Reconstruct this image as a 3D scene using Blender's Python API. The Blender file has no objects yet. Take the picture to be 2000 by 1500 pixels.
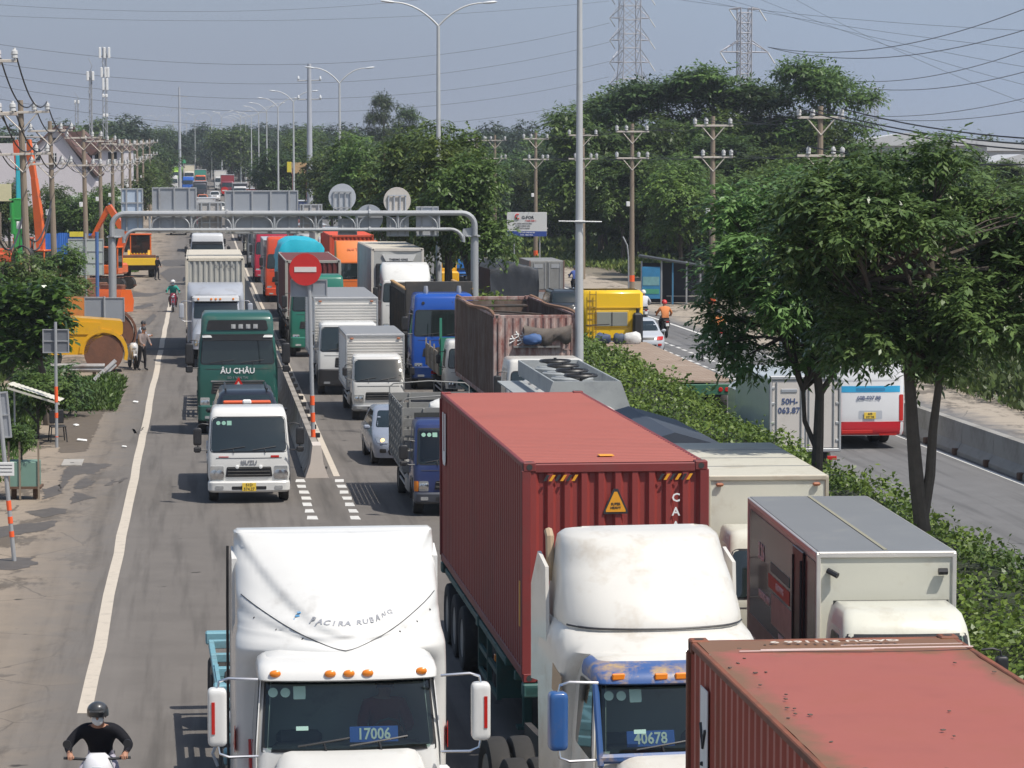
import bpy, math, random
import numpy as np
from mathutils import Vector, Matrix, Euler
R = math.radians
rnd = random.Random(7)
SC = bpy.context.scene
COL = SC.collection

# ------------------------------------------------------------------ camera
HCAM = 8.1; FPX = 5800.0; HOR = 320.0
TH = math.atan((750 - HOR) / FPX)
cam_d = bpy.data.cameras.new('camera'); cam = bpy.data.objects.new('camera', cam_d); COL.objects.link(cam)
cam_d.sensor_width = 36.0; cam_d.lens = 36.0 * FPX / 2000.0
cam_d.clip_start = 0.5; cam_d.clip_end = 9000
cam.location = (0, 0, HCAM); cam.rotation_euler = (math.pi / 2 - TH, 0, 0)
SC.camera = cam

# ------------------------------------------------------------------ light
SUN_DIR = Vector((0.60, -0.42, 1.22)).normalized()      # towards the sun
SUN_EL = math.asin(SUN_DIR.z); SUN_AZ = math.atan2(SUN_DIR.x, SUN_DIR.y)
wd = bpy.data.worlds.new('World'); SC.world = wd; wd.use_nodes = True
nt = wd.node_tree; nt.nodes.clear()
wo = nt.nodes.new('ShaderNodeOutputWorld'); bg = nt.nodes.new('ShaderNodeBackground')
sky = nt.nodes.new('ShaderNodeTexSky'); sky.sky_type = 'NISHITA'; sky.sun_disc = False
sky.sun_elevation = SUN_EL; sky.sun_rotation = SUN_AZ
sky.air_density = 1.2; sky.dust_density = 2.0; sky.ozone_density = 1.5
# a thick grey-blue haze layer along the whole horizon, all the way round
tc = nt.nodes.new('ShaderNodeTexCoord'); sp = nt.nodes.new('ShaderNodeSeparateXYZ')
rmp = nt.nodes.new('ShaderNodeMapRange'); rmp.inputs[1].default_value = 0.02; rmp.inputs[2].default_value = 0.32
rmp.inputs[3].default_value = 0.93; rmp.inputs[4].default_value = 0.0
rmp2 = nt.nodes.new('ShaderNodeMapRange'); rmp2.inputs[1].default_value = -0.01; rmp2.inputs[2].default_value = 0.09
hz = nt.nodes.new('ShaderNodeMix'); hz.data_type = 'RGBA'
hz.inputs[6].default_value = (2.55, 2.78, 3.45, 1); hz.inputs[7].default_value = (2.95, 3.75, 5.2, 1)
nz = nt.nodes.new('ShaderNodeTexNoise'); nz.inputs['Scale'].default_value = 2.2; nz.inputs['Detail'].default_value = 3
nad = nt.nodes.new('ShaderNodeMath'); nad.operation = 'MULTIPLY_ADD'; nad.inputs[1].default_value = 0.35; 
mx = nt.nodes.new('ShaderNodeMix'); mx.data_type = 'RGBA'
nt.links.new(tc.outputs['Generated'], sp.inputs[0]); nt.links.new(sp.outputs[2], rmp.inputs[0]); nt.links.new(sp.outputs[2], rmp2.inputs[0])
nt.links.new(tc.outputs['Generated'], nz.inputs['Vector'])
nt.links.new(nz.outputs['Fac'], nad.inputs[0]); nt.links.new(rmp2.outputs[0], nad.inputs[2])
sbx = nt.nodes.new('ShaderNodeMath'); sbx.operation = 'SUBTRACT'; sbx.inputs[1].default_value = 0.18; sbx.use_clamp = True
nt.links.new(nad.outputs[0], sbx.inputs[0]); xr_ = nt.nodes.new('ShaderNodeMapRange'); xr_.interpolation_type = 'SMOOTHSTEP'; xr_.inputs[1].default_value = -0.12; xr_.inputs[2].default_value = 0.26; xr_.inputs[4].default_value = 0.75
nt.links.new(sp.outputs[0], xr_.inputs[0]); adx = nt.nodes.new('ShaderNodeMath'); adx.operation = 'ADD'; adx.use_clamp = True; nt.links.new(sbx.outputs[0], adx.inputs[0]); nt.links.new(xr_.outputs[0], adx.inputs[1]); nt.links.new(adx.outputs[0], hz.inputs[0])
nt.links.new(rmp.outputs[0], mx.inputs[0]); nt.links.new(sky.outputs[0], mx.inputs[6]); nt.links.new(hz.outputs[2], mx.inputs[7])
nt.links.new(mx.outputs[2], bg.inputs[0]); bg.inputs[1].default_value = 0.115
nt.links.new(bg.outputs[0], wo.inputs[0])
sd = bpy.data.lights.new('sun', 'SUN'); sd.energy = 4.7; sd.angle = R(0.6); sd.color = (1.0, 0.95, 0.87)
sun = bpy.data.objects.new('sun', sd); COL.objects.link(sun)
sun.rotation_euler = (-SUN_DIR).to_track_quat('-Z', 'Y').to_euler()
SC.view_settings.view_transform = 'Standard'; SC.view_settings.look = 'None'
SC.view_settings.exposure = 0.0; SC.view_settings.gamma = 1.0; SC.view_settings.use_curve_mapping = False
SC.cycles.max_bounces = 6; SC.cycles.transparent_max_bounces = 12

# ------------------------------------------------------------------ layout maths
K = 0.105                                   # the road runs along (-K, 1)
RZ = math.atan(K)
def zr(Y):
    return 0.0 if Y < 250 else 0.0030 * min(Y - 250, 800) ** 1.2
def W(q, Y, z=0.0):
    return Vector((q - K * Y, Y, zr(Y) + z))
def PT(u, v, z=0.0):                        # where a photo pixel's ray meets height z
    d = Vector((u - 1000, FPX * math.cos(TH) - (v - 750) * math.sin(TH) * 1.0, -FPX * math.sin(TH) - (v - 750) * math.cos(TH)))
    t = (z - HCAM) / d.z
    return Vector((d.x * t, d.y * t, z))
def PD(u, v, Y):                            # and where it meets distance Y
    d = Vector((u - 1000, FPX * math.cos(TH) - (v - 750) * math.sin(TH), -FPX * math.sin(TH) - (v - 750) * math.cos(TH)))
    t = Y / d.y
    return Vector((d.x * t, Y, HCAM + d.z * t))

# ------------------------------------------------------------------ materials
MC = {}
def _mix(nt, a, b, f):
    m = nt.nodes.new('ShaderNodeMix'); m.data_type = 'RGBA'
    for s, i in ((f, 0), (a, 6), (b, 7)):
        if hasattr(s, 'links'): nt.links.new(s, m.inputs[i])
        elif i == 0: m.inputs[0].default_value = s
        else: m.inputs[i].default_value = (*s, 1)
    return m.outputs[2]
def _noise(nt, co, sc, det=4, rough=.6, stretch=None):
    if stretch:
        mp = nt.nodes.new('ShaderNodeMapping'); mp.inputs['Scale'].default_value = stretch
        nt.links.new(co, mp.inputs[0]); co = mp.outputs[0]
    n = nt.nodes.new('ShaderNodeTexNoise'); n.inputs['Scale'].default_value = sc; n.inputs['Detail'].default_value = det
    n.inputs['Roughness'].default_value = rough; nt.links.new(co, n.inputs['Vector']); return n.outputs['Fac']
def _ramp(nt, f, a, b):
    m = nt.nodes.new('ShaderNodeMapRange'); m.inputs[1].default_value = a; m.inputs[2].default_value = b
    nt.links.new(f, m.inputs[0]); return m.outputs[0]
def mat(name, col=(.5, .5, .5), rough=.5, metal=0, var=.1, vs=3, dirt=0, dcol=(.16, .13, .10), ds=1.3, bump=0, bs=40, coat=0, stretch=None, emit=0, spec=.5):
    if name in MC: return MC[name]
    m = bpy.data.materials.new(name); m.use_nodes = True; nt = m.node_tree; b = nt.nodes['Principled BSDF']
    co = nt.nodes.new('ShaderNodeTexCoord').outputs['Object']
    c0 = tuple(max(0, x * (1 - var)) for x in col); c1 = tuple(min(1, x * (1 + var)) for x in col)
    out = _mix(nt, c0, c1, _noise(nt, co, vs, 5, .65, stretch))
    if dirt:
        f = _noise(nt, co, ds, 8, .7, stretch)
        f = _ramp(nt, f, .62 - .25 * dirt, .80 - .12 * dirt)
        ml = nt.nodes.new('ShaderNodeMath'); ml.operation = 'MULTIPLY'; ml.inputs[1].default_value = min(1, .35 + .6 * dirt)
        nt.links.new(f, ml.inputs[0]); out = _mix(nt, out, dcol, ml.outputs[0])
    nt.links.new(out, b.inputs['Base Color'])
    b.inputs['Roughness'].default_value = rough; b.inputs['Metallic'].default_value = metal
    b.inputs['Coat Weight'].default_value = coat; b.inputs['Coat Roughness'].default_value = .08
    b.inputs['Specular IOR Level'].default_value = spec
    if emit: nt.links.new(out, b.inputs['Emission Color']); b.inputs['Emission Strength'].default_value = emit
    if bump:
        bn = nt.nodes.new('ShaderNodeBump'); bn.inputs['Strength'].default_value = bump; bn.inputs['Distance'].default_value = .02
        nt.links.new(_noise(nt, co, bs, 4, .6), bn.inputs['Height']); nt.links.new(bn.outputs[0], b.inputs['Normal'])
    MC[name] = m; return m
def paint(name, col, dirt=.25, rough=.32, **k):
    return mat(name, col, rough, 0, k.pop('var', .06), k.pop('vs', 1.5), dirt, bump=k.pop('bump', .05), bs=k.pop('bs', 6), coat=k.pop('coat', .35), **k)
def glassy(name, tint, fac):
    if name in MC: return MC[name]
    m = bpy.data.materials.new(name); m.use_nodes = True; nt = m.node_tree; nt.nodes.clear()
    o = nt.nodes.new('ShaderNodeOutputMaterial'); t = nt.nodes.new('ShaderNodeBsdfTransparent'); g = nt.nodes.new('ShaderNodeBsdfGlossy')
    t.inputs[0].default_value = (*tint, 1); g.inputs['Roughness'].default_value = .04; g.inputs[0].default_value = (.9, .97, 1, 1)
    lw = nt.nodes.new('ShaderNodeLayerWeight'); lw.inputs[0].default_value = fac
    mr = nt.nodes.new('ShaderNodeMath'); mr.operation = 'ADD'; mr.inputs[1].default_value = .05; nt.links.new(lw.outputs['Fresnel'], mr.inputs[0])
    mx = nt.nodes.new('ShaderNodeMixShader'); nt.links.new(mr.outputs[0], mx.inputs[0]); nt.links.new(t.outputs[0], mx.inputs[1]); nt.links.new(g.outputs[0], mx.inputs[2])
    nt.links.new(mx.outputs[0], o.inputs[0]); MC[name] = m; return m
def leafmat(name, c0, c1, c2, scale=.5, trans=.25, rough=.45):
    if name in MC: return MC[name]
    m = bpy.data.materials.new(name); m.use_nodes = True; nt = m.node_tree; b = nt.nodes['Principled BSDF']; o = nt.nodes['Material Output']
    co = nt.nodes.new('ShaderNodeTexCoord').outputs['Object']; ge = nt.nodes.new('ShaderNodeNewGeometry')
    a = _mix(nt, c0, c1, ge.outputs['Random Per Island'])
    a = _mix(nt, a, c2, _ramp(nt, _noise(nt, co, scale, 3), .45, .68))
    oi = nt.nodes.new('ShaderNodeObjectInfo'); hsv = nt.nodes.new('ShaderNodeHueSaturation')
    nt.links.new(_mr(nt, oi.outputs['Random'], .75, 1.25), hsv.inputs['Value']); nt.links.new(_mr(nt, oi.outputs['Random'], .485, .515), hsv.inputs['Hue'])
    nt.links.new(a, hsv.inputs['Color']); a = hsv.outputs[0]
    nt.links.new(a, b.inputs['Base Color']); b.inputs['Roughness'].default_value = rough; b.inputs['Specular IOR Level'].default_value = .35
    tr = nt.nodes.new('ShaderNodeBsdfTranslucent'); nt.links.new(a, tr.inputs[0])
    mx = nt.nodes.new('ShaderNodeMixShader'); mx.inputs[0].default_value = trans
    nt.links.new(b.outputs[0], mx.inputs[1]); nt.links.new(tr.outputs[0], mx.inputs[2]); nt.links.new(mx.outputs[0], o.inputs[0])
    MC[name] = m; return m
def _mr(nt, f, a, b):
    m = nt.nodes.new('ShaderNodeMapRange'); m.inputs[3].default_value = a; m.inputs[4].default_value = b
    nt.links.new(f, m.inputs[0]); return m.outputs[0]

M = {}
M['rubber'] = mat('rubber', (.028, .027, .026), .85, var=.3, dirt=.35, dcol=(.12, .10, .085))
M['rim'] = mat('rim_steel', (.30, .29, .27), .5, .3, dirt=.6)
M['chassis'] = mat('chassis_black', (.035, .035, .035), .7, var=.3, dirt=.5, dcol=(.12, .10, .08))
M['chassis_green'] = mat('chassis_green', (.03, .10, .09), .6, var=.2, dirt=.6, dcol=(.09, .08, .06))
M['black'] = mat('black_plastic', (.022, .022, .024), .45, var=.2, dirt=.2)
M['dark'] = mat('dark_interior', (.04, .042, .04), .9, var=.3)
M['glass'] = glassy('clear_glass', (.50, .60, .56), .12)
M['dglass'] = mat('dark_glass', (.012, .019, .019), .04, var=.6, vs=1.6, spec=.8, coat=.35)
M['marker'] = mat('marker_rusty', (.32, .11, .05), .5, var=.3)
M['chrome'] = mat('chrome', (.7, .7, .7), .18, 1, var=.05)
M['steel'] = mat('galvanised_steel', (.40, .41, .42), .5, .35, var=.12, vs=2, dirt=.25)
M['signback'] = mat('sign_back_grey', (.36, .38, .41), .5, .3, var=.10, vs=1.2, dirt=.3, dcol=(.25, .25, .25))
M['signback2'] = mat('sign_back_pale', (.50, .52, .55), .5, .3, var=.08, vs=1.2, dirt=.2, dcol=(.3, .3, .3))
M['lens'] = mat('lamp_lens', (.55, .57, .58), .08, .6, var=.25, vs=14)
M['amber'] = mat('amber_lens', (.75, .22, .02), .25)
M['redl'] = mat('red_lens', (.45, .02, .015), .25)
M['yplate'] = mat('yellow_plate', (.75, .52, .06), .5)
M['white'] = mat('white_print', (.78, .78, .76), .6, var=.05)
M['ink'] = mat('dark_print', (.03, .03, .035), .6)
M['alu'] = mat('aluminium_sheet', (.78, .75, .70), .34, .55, var=.12, vs=2, dirt=.15, dcol=(.35, .32, .28), bump=.2, bs=3)
M['alu_dark'] = mat('aluminium_dull', (.30, .31, .32), .45, .5, var=.2, vs=2, dirt=.4)
M['concrete'] = mat('concrete', (.36, .34, .31), .9, var=.15, vs=2, dirt=.5, dcol=(.15, .13, .11), bump=.3)
M['woodpole'] = mat('weathered_concrete_pole', (.25, .20, .15), .9, var=.2, vs=2, dirt=.4, stretch=(1, 1, .2))
M['bark'] = mat('bark', (.10, .082, .066), .95, var=.4, vs=6, bump=.8, bs=14)
M['wire'] = mat('wire_black', (.03, .03, .035), .6)
M['paleWire'] = mat('far_wire', (.10, .11, .13), .6)
M['orange_band'] = mat('orange_band', (.85, .12, .03), .6)
M['cloth_dark'] = mat('dark_tarpaulin', (.03, .035, .045), .6, var=.3, vs=1.5, dirt=.3, dcol=(.10, .09, .08), bump=.5, bs=3)

# ------------------------------------------------------------------ mesh building
class MB:
    def __init__(s): s.v = []; s.f = []; s.m = []; s.mi = 0
    def add(s, vs, fs, mi=None):
        o = len(s.v); s.v += [tuple(p) for p in vs]
        for f in fs: s.f.append(tuple(i + o for i in f)); s.m.append(s.mi if mi is None else mi)
        return s
    def box(s, c, d, ch=0, mi=None, rot=None):
        hx, hy, hz = d[0] / 2, d[1] / 2, d[2] / 2
        if ch <= 0:
            vs = [(x * hx, y * hy, z * hz) for x in (-1, 1) for y in (-1, 1) for z in (-1, 1)]
            fs = [(0, 1, 3, 2), (4, 6, 7, 5), (0, 4, 5, 1), (2, 3, 7, 6), (0, 2, 6, 4), (1, 5, 7, 3)]
        else:
            ch = min(ch, hx * .9, hy * .9, hz * .9); vs = []; idx = {}
            for x in (-1, 1):
                for y in (-1, 1):
                    for z in (-1, 1):
                        for a in range(3):
                            p = [x * (hx - ch), y * (hy - ch), z * (hz - ch)]; q = [x * hx, y * hy, z * hz]
                            p[a] = q[a]; idx[(x, y, z, a)] = len(vs); vs.append(tuple(p))
            fs = []
            for a in range(3):
                b, c2 = [(1, 2), (2, 0), (0, 1)][a]
                for sg in (-1, 1):
                    q = []
                    for (i, j) in ((-1, -1), (1, -1), (1, 1), (-1, 1)):
                        k = [0, 0, 0]; k[a] = sg; k[b] = i; k[c2] = j; q.append(idx[(*k, a)])
                    fs.append(tuple(q if sg > 0 else q[::-1]))
                for i in (-1, 1):
                    for j in (-1, 1):
                        k0 = [0, 0, 0]; k0[b] = i; k0[c2] = j; k1 = list(k0); k0[a] = -1; k1[a] = 1
                        q = [idx[(*k0, b)], idx[(*k1, b)], idx[(*k1, c2)], idx[(*k0, c2)]]
                        fs.append(tuple(q if i * j < 0 else q[::-1]))
            for x in (-1, 1):
                for y in (-1, 1):
                    for z in (-1, 1):
                        q = [idx[(x, y, z, a)] for a in range(3)]; fs.append(tuple(q if x * y * z > 0 else q[::-1]))
        if rot is not None:
            mt = Euler(rot).to_matrix(); vs = [mt @ Vector(p) for p in vs]
        return s.add([(p[0] + c[0], p[1] + c[1], p[2] + c[2]) for p in vs], fs, mi)
    def prism(s, pts, ax, a, b, mi=None):
        def mk(p, t):
            return {0: (t, p[0], p[1]), 1: (p[0], t, p[1]), 2: (p[0], p[1], t)}[ax]
        n = len(pts); ar = sum(pts[i][0] * pts[(i + 1) % n][1] - pts[(i + 1) % n][0] * pts[i][1] for i in range(n))
        if (ar < 0) != (ax == 1): pts = pts[::-1]
        if a > b: a, b = b, a
        vs = [mk(p, a) for p in pts] + [mk(p, b) for p in pts]
        fs = [tuple(range(n))[::-1], tuple(range(n, 2 * n))] + [(i, (i + 1) % n, n + (i + 1) % n, n + i) for i in range(n)]
        return s.add(vs, fs, mi)
    def tube(s, path, r, n=8, mi=None, cap=True):
        path = [Vector(p) for p in path]; rs = r if isinstance(r, (list, tuple)) else [r] * len(path)
        o = len(s.v); up = Vector((0, 0, 1)); ring = []
        for i, p in enumerate(path):
            t = (path[min(i + 1, len(path) - 1)] - path[max(i - 1, 0)])
            t = t.normalized() if t.length > 1e-9 else Vector((0, 0, 1))
            if abs(t.dot(up)) > .95: up = Vector((1, 0, 0)) if abs(t.x) < .9 else Vector((0, 1, 0))
            a = t.cross(up).normalized(); b = t.cross(a)
            if i == 0: up = -b
            else: up = -b
            ring.append([p + (a * math.cos(6.28318 * k / n) + b * math.sin(6.28318 * k / n)) * rs[i] for k in range(n)])
        vs = [q for rr in ring for q in rr]; fs = []
        for i in range(len(path) - 1):
            for k in range(n): fs.append((i * n + k, i * n + (k + 1) % n, (i + 1) * n + (k + 1) % n, (i + 1) * n + k))
        if cap: fs += [tuple(range(n))[::-1], tuple(range((len(path) - 1) * n, len(path) * n))]
        return s.add(vs, fs, mi)
    def lathe(s, prof, axis='x', c=(0, 0, 0), n=20, mi=None, mis=None):     # prof: (along, radius)
        vs = []; fs = []
        for (a, r) in prof:
            for k in range(n):
                t = 6.28318 * k / n; x, y = r * math.cos(t), r * math.sin(t)
                p = {'x': (a, x, y), 'y': (y, a, x), 'z': (x, y, a)}[axis]
                vs.append((p[0] + c[0], p[1] + c[1], p[2] + c[2]))
        for i in range(len(prof) - 1):
            for k in range(n): fs.append((i * n + k, i * n + (k + 1) % n, (i + 1) * n + (k + 1) % n, (i + 1) * n + k))
        fs.append(tuple(range(n))[::-1]); fs.append(tuple(range((len(prof) - 1) * n, len(prof) * n)))
        return s.add(vs, fs, mi)
    def grid(s, P, mi=None, flip=False):
        n = len(P); m = len(P[0]); vs = [p for r in P for p in r]; fs = []
        for i in range(n - 1):
            for j in range(m - 1):
                q = (i * m + j, i * m + j + 1, (i + 1) * m + j + 1, (i + 1) * m + j); fs.append(q[::-1] if flip else q)
        return s.add(vs, fs, mi)
    def build(s, name, material=None, parent=None, ang=32, loc=None, rz=None, kind=None, rec=False):
        me = bpy.data.meshes.new(name); me.from_pydata(s.v, [], s.f)
        ms = material if isinstance(material, (list, tuple)) else [material]
        for x in ms: me.materials.append(x)
        if len(ms) > 1: me.polygons.foreach_set('material_index', s.m)
        if ang: me.polygons.foreach_set('use_smooth', [True] * len(s.f)); me.set_sharp_from_angle(angle=R(ang))
        me.update()
        return link(name, me, parent, loc, rz, kind)
def link(name, me, parent=None, loc=None, rz=None, kind=None):
    o = bpy.data.objects.new(name, me); COL.objects.link(o)
    if parent is not None: o.parent = parent
    if loc is not None: o.location = loc
    if rz is not None: o.rotation_euler = (0, 0, rz)
    if kind: o['kind'] = kind
    return o
def tag(o, label, cat, group=None):
    o['label'] = label; o['category'] = cat
    if group: o['group'] = group
    return o
def thing(name, label, cat, loc=(0, 0, 0), rz=0.0, group=None):
    o = bpy.data.objects.new(name, None); COL.objects.link(o); o.location = loc; o.rotation_euler = (0, 0, rz)
    o.empty_display_size = .3
    return tag(o, label, cat, group)
def dup(root, loc, rz=None, label=None, group=None, scale=None):
    r = root.copy(); COL.objects.link(r); r.location = loc
    if rz is not None: r.rotation_euler = (0, 0, rz)
    if scale is not None: r.scale = scale
    if label: r['label'] = label
    if group: r['group'] = group
    for ch in list(root.children):
        c = ch.copy(); COL.objects.link(c); c.parent = r
        for g in ch.children:
            d = g.copy(); COL.objects.link(d); d.parent = c
    return r
def text(name, s, size, material, parent, loc, rot=(math.pi / 2, 0, 0), ext=.003, sx=1.0, align='CENTER', shear=0):
    cu = bpy.data.curves.new(name, 'FONT'); cu.body = s; cu.size = size; cu.align_x = align; cu.align_y = 'CENTER'
    cu.extrude = ext; cu.resolution_u = 2; cu.offset = size * .02; cu.shear = shear
    t = bpy.data.objects.new('tmp', cu); COL.objects.link(t)
    me = bpy.data.meshes.new_from_object(t, depsgraph=bpy.context.evaluated_depsgraph_get())
    bpy.data.objects.remove(t); bpy.data.curves.remove(cu)
    me.materials.clear(); me.materials.append(material); me.name = name
    o = link(name, me, parent); o.location = loc; o.rotation_euler = rot; o.scale = (sx, 1, 1)
    return o

# ------------------------------------------------------------------ cab shells
def lerp(a, b, t): return a + (b - a) * t
class Shell:
    """stack of horizontal rings; front faces -y.  level = (z, halfwidth, y_front, y_back, bulge, corner radius)"""
    def __init__(s, levels, nf=9, nc=4, fine=0, disp=None):
        if fine:
            out = []; n = len(levels)
            for i in range(n - 1):
                p = [levels[max(0, i - 1)], levels[i], levels[i + 1], levels[min(n - 1, i + 2)]]
                for k in range(fine):
                    t = k / fine; out.append(tuple(p[1][c] + .5 * t * (p[2][c] - p[0][c] + t * (2 * p[0][c] - 5 * p[1][c] + 4 * p[2][c] - p[3][c] + t * (3 * (p[1][c] - p[2][c]) + p[3][c] - p[0][c]))) if c else lerp(p[1][0], p[2][0], t) for c in range(6)))
            levels = out + [levels[-1]]
        s.L = levels; s.nf = nf; s.nc = nc; s.disp = disp
    def at(s, z):
        L = s.L
        if z <= L[0][0]: return L[0]
        for a, b in zip(L, L[1:]):
            if z <= b[0]:
                t = (z - a[0]) / max(1e-6, b[0] - a[0]); return tuple(lerp(p, q, t) for p, q in zip(a, b))
        return L[-1]
    def fy(s, x, z):
        _, hw, yf, yb, bul, r = s.at(z); ax = min(abs(x), hw); y = yf + bul * (ax / hw) ** 2
        if ax > hw - r: y += r - math.sqrt(max(0, r * r - (ax - (hw - r)) ** 2))
        if s.disp: y += s.disp(x, z)
        return min(y, yb)
    def ring(s, L):
        z, hw, yf, yb, bul, r = L; pts = [(-hw, yb, z)]
        for i in range(s.nc):
            a = math.pi / 2 * (1 - i / s.nc); x = (hw - r) + r * math.sin(a)
            pts.append((-x, min(yb, yf + bul * (x / hw) ** 2 + r - r * math.cos(a)), z))
        for i in range(s.nf):
            x = (hw - r) * (2 * i / (s.nf - 1) - 1); pts.append((x, min(yb, yf + bul * (x / hw) ** 2), z))
        for i in range(s.nc - 1, -1, -1):
            a = math.pi / 2 * (1 - i / s.nc); x = (hw - r) + r * math.sin(a)
            pts.append((x, min(yb, yf + bul * (x / hw) ** 2 + r - r * math.cos(a)), z))
        pts.append((hw, yb, z))
        if s.disp: pts = [pts[0]] + [(x, min(yb, y + s.disp(x, zz)), zz) for x, y, zz in pts[1:-1]] + [pts[-1]]
        return pts
    def mesh(s, mb, hole=None, cap=True):
        rings = [s.ring(L) for L in s.L]; n = len(rings[0]); vs = [p for r in rings for p in r]; fs = []
        for i in range(len(rings) - 1):
            zc = (s.L[i][0] + s.L[i + 1][0]) / 2
            for k in range(n):
                if hole and hole[0] < zc < hole[1] and s.nc + 1 <= k < s.nc + s.nf: continue
                k2 = (k + 1) % n; fs.append((i * n + k, i * n + k2, (i + 1) * n + k2, (i + 1) * n + k))
        if cap: fs.append(tuple((len(rings) - 1) * n + k for k in range(n)))
        mb.add(vs, fs); return mb
    def patch(s, mb, xb, xt, z0, z1, out=.006, th=.02, nx=12, nz=6, rad=.06, mi=None, top=0):
        """raised panel on the front; x from -xb..xb (or tuple) at z0 to xt at z1; rounded corners; top: extra arc"""
        if not isinstance(xb, tuple): xb = (-xb, xb)
        if not isinstance(xt, tuple): xt = (-xt, xt)
        h = z1 - z0; zs = [z0]; 
        k = 3
        for i in range(1, k + 1): zs.append(z0 + rad * (1 - math.cos(math.pi / 2 * i / k)))
        for i in range(1, nz): zs.append(lerp(z0 + rad, z1 - rad, i / nz))
        for i in range(k, -1, -1): zs.append(z1 - rad * (1 - math.cos(math.pi / 2 * i / k)))
        F = []
        for z in zs:
            t = (z - z0) / h; a = lerp(xb[0], xt[0], t); b = lerp(xb[1], xt[1], t)
            e = 0
            if z - z0 < rad: e = rad - math.sqrt(max(0, rad * rad - (rad - (z - z0)) ** 2))
            if z1 - z < rad: e = max(e, rad - math.sqrt(max(0, rad * rad - (rad - (z1 - z)) ** 2)))
            a += e; b -= e
            F.append([Vector((lerp(a, b, j / nx), s.fy(lerp(a, b, j / nx), z) - out, z + top * t * (1 - (2 * j / nx - 1) ** 2))) for j in range(nx + 1)])
        mb.grid(F, mi)
        per = F[0] + [r[-1] for r in F[1:]] + F[-1][::-1][1:] + [r[0] for r in F[::-1][1:-1]]
        bk = [p + Vector((0, th, 0)) for p in per]; n = len(per)
        mb.add(per + bk, [(i, n + i, n + (i + 1) % n, (i + 1) % n) for i in range(n)], mi)
        return mb
    def side(s, mb, sg, pts, out=.006, mi=None, th=.012):
        """raised panel on the side; pts in (y,z)"""
        n = len(pts); c = Vector((0, sum(p[0] for p in pts) / n, sum(p[1] for p in pts) / n))
        def X(z, o): return sg * (s.at(z)[1] + o)
        vs = [(X(z, out), y, z) for y, z in pts] + [(X(z, out - th), y, z) for y, z in pts]
        ar = sum(pts[i][0] * pts[(i + 1) % n][1] - pts[(i + 1) % n][0] * pts[i][1] for i in range(n))
        f0 = tuple(range(n)); 
        if (ar > 0) != (sg > 0): f0 = f0[::-1]
        fs = [f0] + [((i, (i + 1) % n, n + (i + 1) % n, n + i) if sg < 0 else (i, n + i, n + (i + 1) % n, (i + 1) % n)) for i in range(n)]
        mb.add(vs, fs, mi); return mb
def rpoly(pts, r=.05, k=3):
    out = []; n = len(pts)
    for i in range(n):
        p = Vector(pts[i]); a = Vector(pts[i - 1]) - p; b = Vector(pts[(i + 1) % n]) - p
        rr = min(r, a.length * .45, b.length * .45); A = p + a.normalized() * rr; B = p + b.normalized() * rr
        for j in range(k + 1):
            t = j / k; out.append(tuple((1 - t) ** 2 * A + 2 * t * (1 - t) * p + t * t * B))
    return out

WM = {}
def wheel_meshes(r, w):
    key = (round(r, 3), round(w, 3))
    if key not in WM:
        a = MB(); h = w / 2
        a.lathe([(-h * .75, r * .60), (-h, r * .74), (-h, r * .9), (-h * .85, r * .975), (-h * .5, r), (h * .5, r), (h * .85, r * .975), (h, r * .9), (h, r * .74), (h * .75, r * .60)], n=26)
        o = a.build('wheel', M['rubber'], None); me = o.data; bpy.data.objects.remove(o)
        b = MB(); b.lathe([(-h * .80, r * .60), (-h * .86, r * .585), (-h * .35, r * .5), (-h * .3, r * .3), (-h * .62, r * .25), (-h * .66, r * .05), (h * .66, r * .05), (h * .62, r * .25), (h * .3, r * .3), (h * .35, r * .5), (h * .86, r * .585), (h * .80, r * .60)], n=18)
        for k in range(8):
            t = k * math.pi / 4
            for sg in (-1, 1): b.box((sg * h * .34, math.cos(t) * r * .38, math.sin(t) * r * .38), (.05, .035, .035))
        o = b.build('rim', M['rim'], None); rm = o.data; bpy.data.objects.remove(o)
        WM[key] = (me, rm)
    return WM[key]
def wheel(E, x, y, r=.5, w=.28, dual=False):
    me, rm = wheel_meshes(r, w)
    for i in range(2 if dual else 1):
        xx = x - math.copysign(i * (w + .04), x)
        o = link('wheel', me, E, (xx, y, r)); p = link('rim', rm, o)
def axle(E, y, hw, r=.5, w=.28, dual=False):
    for sg in (-1, 1): wheel(E, sg * (hw - w / 2), y, r, w, dual)

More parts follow.
